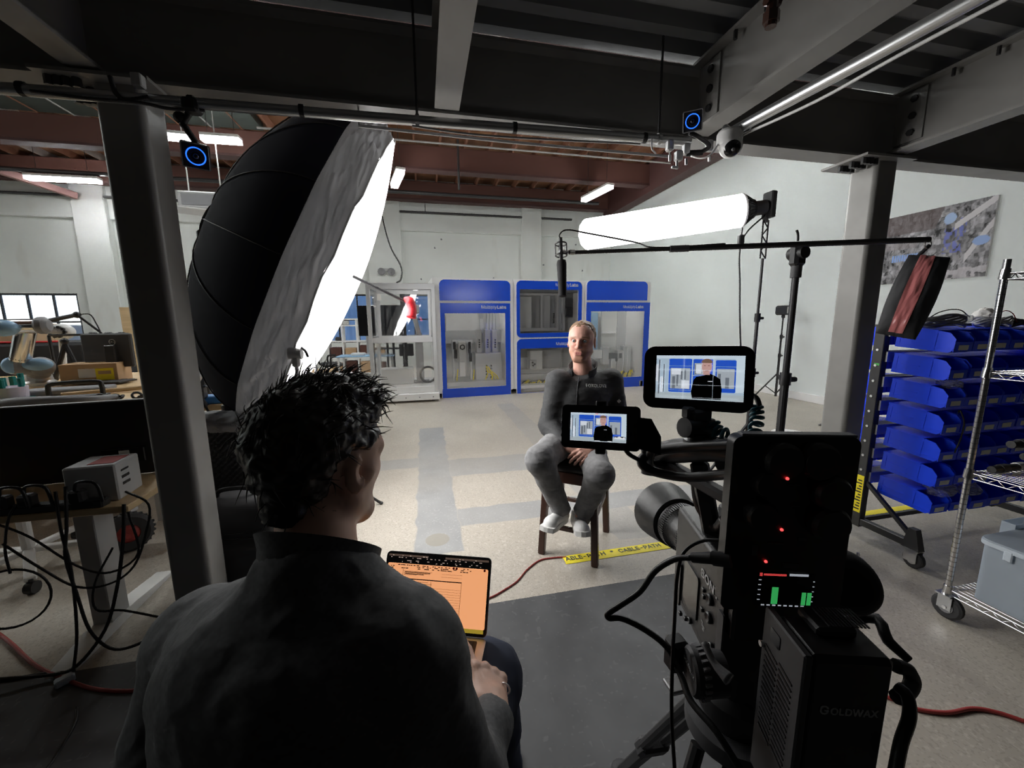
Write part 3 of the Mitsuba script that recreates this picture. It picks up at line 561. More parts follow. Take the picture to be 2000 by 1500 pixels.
# white cube shelf with boxes
sh = thing('cube_shelf', 'white open cube shelf with brown boxes in front of the far window', 'shelf'); a, b = at(636, 622, 11.4), at(706, 622, 11.4); n = 4; zt2 = at(660, 622, 11.4)[2]; w_ = (b[0] - a[0] + .6) / n
for i in range(n + 1): part(sh, 'upright', bx(a[0] + i * w_ - .02, a[0] + i * w_ + .02, 11.4, 11.75, 0, zt2), 'm_white', False)
lv = [.12, .55, 1.0, 1.42, zt2 - .02]
for z in lv: part(sh, 'board', bx(a[0], a[0] + n * w_, 11.4, 11.75, z - .018, z + .018), 'm_white', False)
rng = np.random.default_rng(2)
for i in range(n):
    for j in (0, 1):
        h = rng.uniform(.24, .34); single('storage_box', f'brown storage box in the {["lowest", "second"][j]} row of the white cube shelf, {["first", "second", "third", "fourth"][i]} bay', 'box', bx(a[0] + i * w_ + .05, a[0] + (i + 1) * w_ - .05, 11.42, 11.7, lv[j] + .018, lv[j] + .018 + h, .006), 'm_redwood' if (i + j) % 2 else 'm_cardboard', False, 'brown boxes in the white cube shelf')
for i, (px, hh) in enumerate(((655, .2), (676, .12), (660, .1))):
    z0 = lv[3] if i < 2 else lv[2]; x = at(px, 640, 11.5)[0]
    single('shelf_gadget', ['black box shaped gadget on the upper board of the white cube shelf', 'pale small gadget on the upper board of the white cube shelf', 'dark squat gadget on the middle board of the white cube shelf'][i], 'gadget', cat(box((x, 11.5, z0 + .018 + hh / 2), (.16, .14, hh), .02), cyl((x, 11.43, z0 + .018 + hh * .6), (x, 11.41, z0 + .018 + hh * .6), .04, n=12)), ['m_black', 'm_offwhite', 'm_charcoal'][i], 30)
tp = at(600, 731, 9.4)
single('hazard_tape', 'yellow and black floor tape line in front of the white cube shelf', 'tape', bx(-3.6, -.9, 10.4, 10.48, 0, .003), 'm_yellow', False)
for k in range(12): part('hazard_tape', 'stripe', M([(-3.6 + k * .225, 10.4, .0035), (-3.49 + k * .225, 10.4, .0035), (-3.41 + k * .225, 10.48, .0035), (-3.52 + k * .225, 10.48, .0035)], [(0, 1, 2), (0, 2, 3)]), 'm_black', False)

# ------------------------------------------------------------------ poster on the side wall
a, b = (4.79, 2.945), (3.626, 1.998)
t = thing('poster', 'large unframed photo print of lab machinery on the side wall', 'poster')
W_, H_ = a[0] - b[0], a[1] - b[1]
rng = np.random.default_rng(11)
def poster_cols(u, v):
    ww = meshkit.fbm(np.stack([u * 14, v * 12, u * 0 + 9], -1), 3, 12) - .5; ww2 = meshkit.fbm(np.stack([u * 14, v * 12, u * 0 + 19], -1), 3, 13) - .5; u0_, v0_ = u, v; u, v = u + ww * .05, v + ww2 * .06
    n1 = meshkit.fbm(np.stack([u * 9, v * 7, u * 0], -1), 4, 3); n2 = meshkit.noise(np.stack([np.floor(u * 26) * 1.7, np.floor(v * 16) * 2.3, u * 0], -1), 5)
    n3 = meshkit.noise(np.stack([np.floor(u * 60), np.floor(v * 22) * 1.3, u * 0 + 4], -1), 7)
    u, v = u0_ + ww * .012, v0_ + ww2 * .012
    g = np.clip(.06 + .42 * n1 + .4 * (n2 - .5) + .3 * (n3 - .5), .02, .85)[:, None] * np.array([.9, .88, .93])
    def put(m, c, k=1.0): g[m] = g[m] * (1 - k) + np.array(c) * k
    put((v > .72) & (u < .5 + .25 * (v - .72)), (.13, .1, .1), .75); put((v > .5) & (v < .62) & (u < .35), (.3, .26, .27), .5)
    put((v > .32) & (v < .42) & (u > .1) & (u < .42) & ((u * 40 % 1) > .3), (.25, .4, .75)); put((u > .6) & (u < .78) & (v > .35) & (v < .8) & (n3 > .55), (.12, .15, .5), .8)
    put(((u - .63) / .055) ** 2 + ((v - .82) / .075) ** 2 < 1, (.38, .5, .72)); put((abs((v - .62) - (u - .6) * .9) < .045) & (u > .68), (.62, .6, .62))
    put((abs((v - .25) - (u - .8) * 2.2) < .06) & (u > .8), (.6, .58, .6)); put(((u - .92) / .07) ** 2 + ((v - .47) / .06) ** 2 < 1, (.3, .42, .7)); put((v < .25) & (u > .3) & (u < .7) & (abs(u - .3 - v * .9) < .05), (.12, .12, .5), .8); put((v < .14) & (u > .2) & (n2 > .4), (.6, .57, .6), .6)
    return g
nu, nv = 150, 110; uu, vv = np.meshgrid(np.linspace(0, 1, nu), np.linspace(0, 1, nv)); uu, vv = uu.ravel(), vv.ravel()
i = (np.arange(nv - 1)[:, None] * nu + np.arange(nu - 1)[None]).ravel()
g = M(np.stack([uu * 0 + 6.772, a[0] - uu * W_, b[1] + vv * H_], 1), np.vstack([np.stack([i, i + nu, i + nu + 1], 1), np.stack([i, i + nu + 1, i + 1], 1)]))
part(t, 'print', g, 'm_vcmat', True, color=poster_cols(uu, vv)); part(t, 'backing_board', bx(6.774, 6.8, b[0], a[0], b[1], a[1]), 'm_white', False)
# ------------------------------------------------------------------ film lights, stands, boom
# big dome softbox: rim frame (a along the axis, t up the rim, w across)
vd = ray(597, 520); Dsb = 2.42; SC = atd(597, 520, Dsb); vd = vd / np.linalg.norm(vd)
ta = RIGHT * 240 - UP * -575; ta = RIGHT * .39 + UP * .92; ta -= vd * (ta @ vd); ta /= np.linalg.norm(ta)
ax0 = np.cross(ta, vd); ax0 = ax0 if ax0 @ RIGHT > 0 else -ax0
dl = math.radians(9); ax = ax0 * math.cos(dl) - vd * math.sin(dl); wa = np.cross(ax, ta)
RA, RB, NS = 0.985, 0.66, 16
PH = (np.arange(NS * 12) + 0.5) / (NS * 12) * 2 * np.pi
def rimpt(r, h, sag=0.0, wob=None):
    """closed ring of points: relative radius r at height h along the axis, panels sagging inward between the ribs"""
    k = np.abs(np.sin(PH * NS / 2)); rr = r * (1 - sag * k); hh = h if wob is None else h + wob
    return SC + (np.cos(PH) * rr * RA)[:, None] * ta + (np.sin(PH) * rr * RB)[:, None] * wa + (np.ones_like(PH) * hh)[:, None] * ax
def rings(l):
    n = len(l[0]); i = np.arange(n); j = (i + 1) % n
    return M(np.vstack(l), np.vstack([np.vstack([np.stack([i + k * n, j + k * n, j + k * n + n], 1), np.stack([i + k * n, j + k * n + n, i + k * n + n], 1)]) for k in range(len(l) - 1)]))
t = thing('softbox', 'huge black dome softbox with a glowing white diffuser beside the dark column', 'softbox')
dome = []
for s in np.linspace(0.02, 1, 22):
    r = math.sin(s * math.pi / 2); h = -.50 * (1 - r ** 2.1) ** .64 if r < 1 else 0.0; dome.append(rimpt(max(r, .03), h, .012))
part(t, 'dome', rings(dome), 'm_domecloth', True); part(t, 'dome_lining', rings([SC + (p - SC) * .985 for p in dome]), 'm_skirt', True)
for k in range(NS):
    a = 2 * np.pi * k / NS; pts = []
    for s in np.linspace(.06, 1, 9):
        r = math.sin(s * math.pi / 2); h = -.50 * (1 - r ** 2.1) ** .64 if r < 1 else 0; pts.append(SC + (ta * math.cos(a) * RA + wa * math.sin(a) * RB) * r * 1.002 + ax * (h - .004))
    part(t, 'rib', tube(pts, .0035, 5, 2), 'm_black', True)
rng = np.random.default_rng(5)
def wob(seed, amp, f=7): return amp * (meshkit.fbm(np.stack([np.cos(PH) * f, np.sin(PH) * f, PH * 0 + seed], -1), 3, seed) - .5)
sk = []
for s in np.linspace(0, 1, 30):
    ww = .09 * math.sin(s * math.pi); amp = .10 * s ** 1.2
    base = rimpt(1.0 - .05 * s, .185 * s, .015 + .03 * s, wob(7, .03) * s)
    nrm = (base - SC) - ((base - SC) @ ax)[:, None] * ax; nrm /= np.linalg.norm(nrm, axis=1, keepdims=True)
    wr = meshkit.fbm(np.stack([PH * 9 + s * 3, PH * 0 + s * 4, PH * 0], -1), 3, 2) - .5; wr2 = np.abs(meshkit.noise(np.stack([PH * 14 - s * 5, PH * 0 + s * 7, PH * 0 + 3], -1), 9) - .5)
    sk.append(base + nrm * (wr * .09 + wr2 * .07 + .05 * (np.abs(meshkit.fbm(np.stack([PH * 26 + s * 6, PH * 0 + s * 9, PH * 0 + 8], -1), 3, 4) - .5)))[:, None] * math.sin(s * math.pi))
scene['m_skirtcloth'] = {'type': 'principledthin', 'base_color': {'type': 'rgb', 'value': [0.45, 0.45, 0.46]}, 'roughness': 0.4, 'diff_trans': 0.34}
part(t, 'skirt', rings(sk), 'm_skirtcloth', True, 'wrinkled white skirt of the diffuser')
fr = [sk[-1]]
for s in np.linspace(.94, .05, 12): fr.append(rimpt(.95 * s, .185 + .13 * (1 - s ** 2) + .0, .045 * s, wob(7, .03) * s))
part(t, 'seam', tube(np.vstack([sk[-1], sk[-1][:1]])[::4], .006, 5, smooth=False), 'm_lightgrey', True)
f_ = rings(fr); c = fr[-1].mean(0); nv = len(f_.vertices); i = np.arange(len(PH)); lastk = (len(fr) - 1) * len(PH)
f_ = M(np.vstack([f_.vertices, c]), np.vstack([f_.faces, np.stack([i + lastk, (i + 1) % len(PH) + lastk, i * 0 + nv], 1)]))
nn = np.cross(f_.vertices[f_.faces[:, 1]] - f_.vertices[f_.faces[:, 0]], f_.vertices[f_.faces[:, 2]] - f_.vertices[f_.faces[:, 0]]).sum(0)
if nn @ ax < 0: f_.faces = f_.faces[:, ::-1]
part(t, 'front_diffuser', f_, 'm_diffuser', True, 'glowing white front cloth', emit=np.array([1.0, .985, .96]) * SOFTBOX_POWER, weight=8)
# lamp inside, lighting the skirt from within
part(t, 'bulb', ball(SC - ax * .12, .10, 2), 'm_diffuser', True, emit=np.array([1.0, .985, .96]) * SOFTBOX_POWER * 1.2, weight=.6)
part(t, 'speed_ring', cyl(SC - ax * .48, SC - ax * .515, .12, n=20), 'm_black', 30)
part(t, 'pull_cord', tube([fr[0][np.argmin(np.linalg.norm(fr[0] - atd(640, 520, 2.0), axis=1))], atd(622, 600, 2.3), atd(617, 680, 2.32), atd(615, 760, 2.33)], .004, 5), 'm_grey', True)
# stand of the softbox (behind its dome) and two stands in front
def tripod(name, lab, foot, z1, r, spread, m='m_black', zc=.55, rot=0.3, secs=3, drop=.06):
    t = thing(name, lab, 'light stand'); foot = np.asarray(foot, float)
    for k in range(secs):
        z0, zz = zc + (z1 - zc) * k / secs if k else drop, zc + (z1 - zc) * (k + 1) / secs
        part(t, 'pole', cyl(foot + (0, 0, z0), foot + (0, 0, zz), r * (1 - .2 * k), n=12), m, 30)
        if k < secs - 1: c_ = part(t, 'collar', cyl(foot + (0, 0, zz - .05), foot + (0, 0, zz + .02), r * 1.35, n=12), 'm_black', 30); part(c_, 'knob', cyl(foot + (0, 0, zz - .02), foot + (r * 3.2, 0, zz - .02), r * .7, n=8), 'm_black', 30)
    for k in range(3):
        a = rot + k * 2 * math.pi / 3; e = np.array([math.cos(a) * spread, math.sin(a) * spread, .012])
        l = part(t, 'leg', tube([foot + (0, 0, zc), foot + e * .96 + (0, 0, .012), foot + e], r * .7, 6, smooth=False), m, True); part(l, 'foot', ball(foot + e, (.016, .016, .012), 1), 'm_rubber', True)
        part(t, 'brace', cyl(foot + (0, 0, drop + .05), foot + (e * .5 + (0, 0, .0)) + (0, 0, zc * .48), r * .4, n=6), m, 30)
    return t
p = atd(577, 690, 2.0); st = tripod('light_stand', 'steel grip stand with a clamp head just before the softbox diffuser', (p[0], p[1], 0), p[2] - .03, .016, .42, 'm_alu', zc=.3)
part(st, 'grip_head', cat(cyl(p + (-.03, 0, 0), p + (.03, 0, 0), .03, n=14), box(p + (0, 0, -.04), (.035, .04, .06), .008)), 'm_lightgrey', 30); part(st, 'tee_handle', tube([p + (.03, 0, .03), p + (.05, -.01, .01), p + (.06, -.01, -.02)], .006, 6), 'm_darkmetal', True)
p = atd(615, 695, 2.9); tripod('light_stand', 'thin black stand glimpsed beyond the lower softbox edge', (p[0], p[1], 0), p[2], .016, .4, 'm_black', zc=.4)
p = SC - ax * .54; p2 = np.array([p[0], p[1] - .02, 0]); st = tripod('light_stand', 'heavy black stand behind the dome carrying the softbox', p2, p[2] - .08, .02, .5, 'm_black', zc=.5)
part(st, 'yoke', box(p + (0, 0, -.09), (.06, .12, .05), .01), 'm_black', False)
# grip arm with a red flag at its end
g0, g1 = atd(636, 514, 2.12), atd(790, 588, 2.5)
ga = thing('grip_arm', 'thin grey grip arm reaching out from the softbox to a red tag', 'grip arm'); part(None, ga, cyl(g0, g1, .009, n=8), 'm_charcoal', 30)
tg = single('warning_tag', 'bright red plastic tag hung on the end of the grip arm', 'tag', tube([g1 + (-.005, 0, .012), g1 + (.03, 0, .0), g1 + (.045, 0, -.05), g1 + (.035, -.01, -.105)], [.012, .03, .027, .03], 8), 'm_red', True)

# tube lantern
a, b = at(1446, 412, 2.9), at(1141, 459, 3.35); d = (b - a) / np.linalg.norm(b - a); R = .128
t = thing('tube_lantern', 'long glowing white tube lantern held out over the seated man', 'lantern')
L = np.linalg.norm(b - a); prof = [(R, 0), (R, L * .5), (R, L - .02), (R * .93, L), (R * .6, L + .035), (0, L + .05)]
part(t, 'sleeve', lathe(a, d, prof, 28), 'm_diffuser', 30, emit=np.array([1.0, 1.0, .98]) * TUBE_POWER, weight=4)
part(t, 'end_band', cyl(a - d * .012, a, R * 1.02, n=28), 'm_white', 30)
sr = part(t, 'speed_ring', cyl(a - d * .02, a - d * .05, R * .5, n=20), 'm_black', 30)
A_, B_, _ = basis(d)
for k in range(20): q = A_ * math.cos(k * .314) + B_ * math.sin(k * .314); part(sr, 'rod', cyl(a - d * .012 + q * R * .98, a - d * .085 + q * R * .55, .0055, n=5), 'm_black', False)
part(sr, 'collar', cyl(a - d * .08, a - d * .10, R * .62, R * .55, 20), 'm_black', 30); part(t, 'lamp_head', cyl(a - d * .10, a - d * .19, .055, n=18), 'm_charcoal', 30); part(t, 'driver_box', box(a - d * .215 + (0, 0, .01), (.05, .1, .2), .008), 'm_black', False)
p = a - d * .2; ft = np.array([p[0], p[1], 0]); zt_ = p[2] - .1
t = tripod('light_stand', 'black stand with a truss like riser holding up the tube lantern', ft, zt_ - .3, .017, .45, 'm_black', zc=.6, secs=3, rot=.9)
part(t, 'riser', cat(cyl(ft + (-.025, 0, zt_ - .3), ft + (-.025, 0, zt_), .006, n=6), cyl(ft + (.025, 0, zt_ - .3), ft + (.025, 0, zt_), .006, n=6), *[cyl(ft + (-.025 if k % 2 else .025, 0, zt_ - .3 + .06 * k), ft + (.025 if k % 2 else -.025, 0, zt_ - .24 + .06 * k), .005, n=5) for k in range(5)]), 'm_black', False)
part(t, 'spigot', cyl(ft + (0, 0, zt_ - .02), ft + (0, 0, zt_ + .04), .016, n=10), 'm_darkmetal', 30)
w1 = at(1443, 480, 2.85); rc = single('lantern_cable', 'black power cable hanging beside the lantern stand', 'cable', tube([p + (0, 0, -.05), at(1449, 470, 2.83), at(1445, 560, 2.83), at(1446, 660, 2.83), at(1452, 760, 2.83)], .006, 6), 'm_black', True)
bxp = at(1447, 470, 2.84); single('power_brick', 'small black wireless box clipped to the lantern stand', 'box', cat(box(bxp, (.05, .03, .09), .006), cyl(bxp + (0, 0, .04), bxp + (.004, 0, .1), .006, n=6)), 'm_black', False)

# boom stand, boom pole, shotgun microphone
m0, mj, m1 = at(1122, 493, 2.2), at(1560, 480, 1.86), at(1815, 468, 1.6)
fs = np.array([mj[0] - .0, mj[1], 0])
t = tripod('boom_stand', 'thick black stand carrying the long boom pole before the steel column', fs, mj[2] - .1, .022, .5, 'm_black', zc=.55, secs=2, rot=.5)
part(t, 'tilt_head', cat(box(mj + (0, .0, -.05), (.075, .06, .12), .015), cyl(mj + (0, -.045, -.04), mj + (0, .045, -.04), .033, n=16)), 'm_black', 30); part(t, 'lock_lever', tube([mj + (-.03, -.02, .02), mj + (-.035, -.02, .055), mj + (-.045, -.02, .075)], .006, 6), 'm_black', True)
part(t, 'sleeve', cyl(mj + (0, 0, -.17), mj + (0, 0, -.09), .027, n=14), 'm_charcoal', 30)
t = thing('boom_pole', 'long black boom pole reaching over the seated man', 'boom pole')
part(t, 'thick_section', cyl(m0 + (m1 - m0) * .32, m1, .0145, n=12), 'm_black', 30); part(t, 'thin_section', cyl(m0, m0 + (m1 - m0) * .34, .0105, n=12), 'm_black', 30); part(t, 'lock_collar', cyl(m0 + (m1 - m0) * .29, m0 + (m1 - m0) * .345, .018, n=12), 'm_charcoal', 30)
part(t, 'tip_clamp', cat(cyl(m0 + (-.03, 0, 0), m0, .014, n=10), ball(m0 + (-.045, 0, 0), .012, 1), cyl(m0 + (-.09, 0, .006), m0 + (-.04, 0, 0), .008, n=8)), 'm_alu', 30)
mc = at(1096, 492, 2.2); mb = at(1099, 580, 2.15)
t = thing('microphone', 'black shotgun microphone with foam cover pointing down at the seated man', 'microphone'); dm = (mb - mc) / np.linalg.norm(mb - mc)
part(t, 'foam_cover', lathe(mc + dm * .05, dm, [(0, 0), (.024, .0), (.028, .02), (.024, .12), (.023, np.linalg.norm(mb - mc) - .055), (.012, np.linalg.norm(mb - mc) - .05), (0, np.linalg.norm(mb - mc) - .05)], 18), 'm_foam', 30)
part(t, 'body', cyl(mc - dm * .08, mc + dm * .06, .011, n=12), 'm_black', 30); sm = part(t, 'shock_mount', cat(ring(mc - dm * .045, dm, .032, .004, 20, 6), ring(mc + dm * .02, dm, .032, .004, 20, 6), *[cyl(mc - dm * .045 + q, mc + dm * .02 + q, .003, n=5) for q in (RIGHT * .032, -RIGHT * .032, np.array([0, .032, 0]))]), 'm_black', True)
part(t, 'swivel', cat(cyl(mc + (.03, 0, 0), mc + (.06, 0, 0), .009, n=8), ball(mc + (.055, 0, 0), .014, 1)), 'm_black', 30)
single('microphone_cable', 'thin black cable arching from the microphone onto the boom pole', 'cable', tube([mc - dm * .07, at(1093, 458, 2.2), at(1108, 449, 2.2), at(1150, 456, 2.19), at(1240, 473, 2.14), m0 + (m1 - m0) * .25 + (0, 0, .01), m0 + (m1 - m0) * .45 + (0, 0, .017)], .004, 6), 'm_black', True)
# sandbag
t = thing('sandbag', 'black sandbag with a dusty red stripe hung from the boom end', 'sandbag')
c4 = [at(1815, 500, 1.6), at(1748, 657, 1.58)]; du = c4[0] - c4[1]; Ls = np.linalg.norm(du); du /= Ls; dv = np.cross(du, -ray(1780, 580)); dv /= np.linalg.norm(dv); dv = dv if dv[0] > 0 else -dv; dn = np.cross(du, dv); dn = dn if dn @ ray(1780, 580) < 0 else -dn
nu_, nv_ = 34, 26; wS = .155
def bag(scale=1.0, u0=0, u1=1, v0=-1, v1=1, off=0.0, both=True):
    s, q = np.meshgrid(np.linspace(u0, u1, nu_), np.linspace(v0, v1, nv_), indexing='ij'); th = .068 * np.sqrt(np.clip(1 - np.abs(q) ** 2.4, 0, 1)) * np.clip(1 - np.abs(2 * s - 1) ** 5, 0, 1) ** .6 * (.8 + .35 * (1 - s))
    th = th + (meshkit.fbm(np.stack([s * 7, q * 4, s * 0], -1), 3, 3) - .5) * .016 * (1 - q ** 2); halfw = wS / 2 * (1.0 + .18 * np.sin(s * 3.14))
    base = c4[1] + s[..., None] * Ls * du + (q * halfw)[..., None] * dv; fr_ = base + (th + off)[..., None] * dn; out = [fr_]
    if both: out.append(base - th[..., None] * dn)
    i = (np.arange(nu_ - 1)[:, None] * nv_ + np.arange(nv_ - 1)[None]).ravel(); f = np.vstack([np.stack([i, i + nv_, i + nv_ + 1], 1), np.stack([i, i + nv_ + 1, i + 1], 1)])
    return cat(*[M(o.reshape(-1, 3), f if k == 0 else f[:, ::-1]) for k, o in enumerate(out)])
part(t, 'bag', bag(), 'm_blackmat', True); part(t, 'stripe', bag(1, .02, .98, -.42, .28, .0025, False), 'm_vinylred', True, 'red vinyl stripe')
h = c4[0] + du * .0; part(t, 'strap', tube([h - du * .03 - dv * .05, h + (-.02, 0, .045), m1 + (.0, 0, -.035)], .009, 6), 'm_blackmat', True)
cb = ring(m1 + (-.005, 0, -.022), (0, 1, 0), .022, .0035, 18, 6); single('carabiner', 'silver carabiner holding the sandbag on the boom pole', 'carabiner', cb, 'm_chrome', True)
# small lamp on a stand by the side wall
f0 = atz(1513, 780, 0); hp = at(1531, 606, f0[1])
t = tripod('light_stand', 'slim black tripod with a small lamp head by the side wall', (hp[0] - .0, f0[1], 0), hp[2] - .12, .02, .36, 'm_black', zc=.5, rot=.2)
lh = thing('small_lamp', 'small black lamp head on the slim tripod by the side wall', 'lamp')
part(lh, 'head', box(hp, (.2, .22, .17), .03), 'm_black', False); part(lh, 'lens', cyl(hp + (-.02, -.111, 0), hp + (-.02, -.125, 0), .06, n=16), 'm_paper', 30); part(lh, 'yoke', box(hp + (0, 0, -.11), (.05, .05, .06), .01), 'm_black', False); part(lh, 'barn_door', box(hp + (-.12, -.12, 0), (.02, .1, .15), .004), 'm_black', False)
# white roll on the floor
c = at(1545, 830, 3.35); single('bubble_wrap_roll', 'white roll of wrapping standing on the floor behind the boom stand', 'roll', lathe((c[0], c[1], 0), (0, 0, 1), [(0, 0), (.17, 0), (.18, .02), (.18, .27), (.17, .29), (.05, .295), (.05, .27), (0, .27)], 28), 'm_white', 30)
single('floor_cable', 'short grey cable lying on the floor by the white roll', 'cable', tube([atz(1600, 830, .01), atz(1625, 826, .01), atz(1640, 838, .01)], .012, 6), 'm_grey', True)

# ------------------------------------------------------------------ floor things in the middle
single('floor_mat', 'dark grey rubber floor mat under the camera and the seated crew', 'mat', bx(-5, 1.42, -3, 1.885, 0, .008, .002), 'm_floormat', False)
t = thing('cable_path_tape', 'yellow cable path tape on the floor under the stool', 'tape')
ta_, tb_ = atz(1101, 1095, 0), np.array([3.9, 2.2, 0]); ta_[2] = 0; d = (tb_ - ta_) / np.linalg.norm(tb_ - ta_); nrm = np.array([-d[1], d[0], 0]); Lt = np.linalg.norm(tb_ - ta_); hw = .042
N = 40; rng = np.random.default_rng(3); vv_ = []
for k in range(N + 1):
    s = Lt * k / N; c = ta_ + d * s
    for q in (-1, -.35, .35, 1): vv_.append(c + nrm * q * hw * (1 + rng.uniform(-.02, .02)) + np.array([0, 0, .002 + (.006 if abs(q) < .5 else 0) + rng.uniform(0, .0008)]))
i = np.array([k * 4 + j for k in range(N) for j in range(3)]); part(t, 'tape', M(vv_, np.vstack([np.stack([i, i + 4, i + 5], 1), np.stack([i, i + 5, i + 1], 1)])), 'm_yellow', True)
s = .01; words_ = ['ABLE-PATH', '*', 'CABLE-PATH', '*', 'CABLE-PATH', '*', 'CABLE-PATH', '*', 'CABLE-PATH', '*', 'CABLE-PATH']
for w_ in words_:
    m = meshkit.text_mesh(w_, .034, .0008, True); wd = m.vertices[:, 0].max(); m.vertices[:, 1] -= .017
    if s + wd > Lt: break
    part(t, 'lettering', frame(m, ta_ + d * s + (0, 0, .0092), d, nrm, np.array([0, 0, 1.0])), 'm_black', False); s += wd + .035
p3 = [atz(x, y, .006) for x, y in ((1106, 1088), (1085, 1089), (1055, 1094), (1030, 1112), (1010, 1135), (985, 1152), (960, 1166), (920, 1180))]
single('extension_cord', 'thin red extension cord curving from the yellow tape to the mat', 'cord', tube(p3, .0045, 6), 'm_redcable', True)
# ------------------------------------------------------------------ smooth bodies: signed distances, meshed by surface nets
class Blob:
    """a list of round cones, ellipsoids and boxes joined with smooth unions (k) or cut away (k < 0)"""
    def __init__(s): s.p = []
    def cone(s, a, b, ra, rb=None, k=.02): s.p.append(('c', np.asarray(a, float), np.asarray(b, float), ra, ra if rb is None else rb, k)); return s
    def chain(s, pts, rs, k=.015):
        for i in range(len(pts) - 1): s.cone(pts[i], pts[i + 1], rs[i], rs[i + 1], k)
        return s
    def ell(s, c, r, ax=None, k=.02): s.p.append(('e', np.asarray(c, float), np.asarray(r, float), np.eye(3) if ax is None else np.asarray(ax, float), 0, k)); return s
    def box(s, c, h, ax=None, rd=.01, k=.01): s.p.append(('b', np.asarray(c, float), np.asarray(h, float), np.eye(3) if ax is None else np.asarray(ax, float), rd, k)); return s
    @staticmethod
    def one(q, P):
        if q[0] == 'c':
            _, a, b, ra, rb, k = q; ab = b - a; t = np.clip(((P - a) @ ab) / (ab @ ab + 1e-12), 0, 1); return np.linalg.norm(P - a - t[:, None] * ab, axis=1) - (ra + (rb - ra) * t)
        L = (P - q[1]) @ q[3].T
        if q[0] == 'e':
            k0 = np.linalg.norm(L / q[2], axis=1); k1 = np.linalg.norm(L / q[2] ** 2, axis=1); return k0 * (k0 - 1) / np.maximum(k1, 1e-9)
        d = np.abs(L) - (q[2] - q[4]); return np.linalg.norm(np.maximum(d, 0), axis=1) + np.minimum(d.max(1), 0) - q[4]
    def __call__(s, P, which=None):
        d = None
        for i, q in enumerate(s.p):
            if which is not None and not which[i]: continue
            e = s.one(q, P); k = q[5]
            if d is None: d = e; continue
            if k >= 0:
                h = np.maximum(k - np.abs(d - e), 0) / max(k, 1e-6); d = np.minimum(d, e) - h * h * k * .25
            else:
                k = -k; e = -e; h = np.maximum(k - np.abs(d - e), 0) / k; d = np.maximum(d, e) + h * h * k * .25
        return d
    def mesh(s, h, post=None, lo=None, hi=None, pad=.03, disp=None):
        """post(P, d) reshapes the distance; disp(P) moves the finished surface along its normal"""
        if lo is None:
            pts = np.vstack([np.vstack([q[1] - np.max(q[3]) if q[0] == 'c' else q[1] - q[2].max(), q[1] + (max(q[3], q[4]) if q[0] == 'c' else q[2].max())] + ([q[2] - q[4], q[2] + q[4]] if q[0] == 'c' else [])) for q in s.p if q[5] >= 0])
            lo, hi = pts.min(0) - pad, pts.max(0) + pad
        B = 12; n = np.ceil((np.asarray(hi) - lo) / h / B).astype(int); N = n * B + 1; V = np.full(N, 1.0, np.float32)
        bc = np.stack(np.meshgrid(*[np.arange(k) for k in n], indexing='ij'), -1).reshape(-1, 3); cen = lo + (bc + .5) * B * h; rad = B * h * .5 * 1.7321 + .015
        D = np.stack([s.one(q, cen) for q in s.p], 1); pos = np.array([q[5] >= 0 for q in s.p]); dm = np.where(pos, D, 9).min(1)
        o = np.stack(np.meshgrid(*[np.arange(B + 1)] * 3, indexing='ij'), -1).reshape(-1, 3)
        far = dm <= 0; g = np.where(far, -1.0, 1.0)
        for b, c in zip(bc[far], cen[far]): V[b[0] * B:b[0] * B + B + 1, b[1] * B:b[1] * B + B + 1, b[2] * B:b[2] * B + B + 1] = -1
        for i in np.nonzero(np.abs(dm) < rad + .05)[0]:
            b = bc[i]; P = lo + (b * B + o) * h; w = np.where(pos, D[i] < dm[i] + 2 * rad + .04, D[i] < rad + .04); first = np.nonzero(w & pos)[0]
            d = s(P, w)
            if post is not None: d = post(P, d)
            V[b[0] * B:b[0] * B + B + 1, b[1] * B:b[1] * B + B + 1, b[2] * B:b[2] * B + B + 1] = d.reshape(B + 1, B + 1, B + 1)
        m = nets(V, lo, h)
        if disp is not None:
            nm = vnorm(m); m.vertices = m.vertices + nm * disp(np.asarray(m.vertices))[:, None]
        return m
def vnorm(m):
    v, f = np.asarray(m.vertices), np.asarray(m.faces); n = np.zeros_like(v); c = np.cross(v[f[:, 1]] - v[f[:, 0]], v[f[:, 2]] - v[f[:, 0]])
    for k in range(3): np.add.at(n, f[:, k], c)
    return n / (np.linalg.norm(n, axis=1, keepdims=True) + 1e-20)
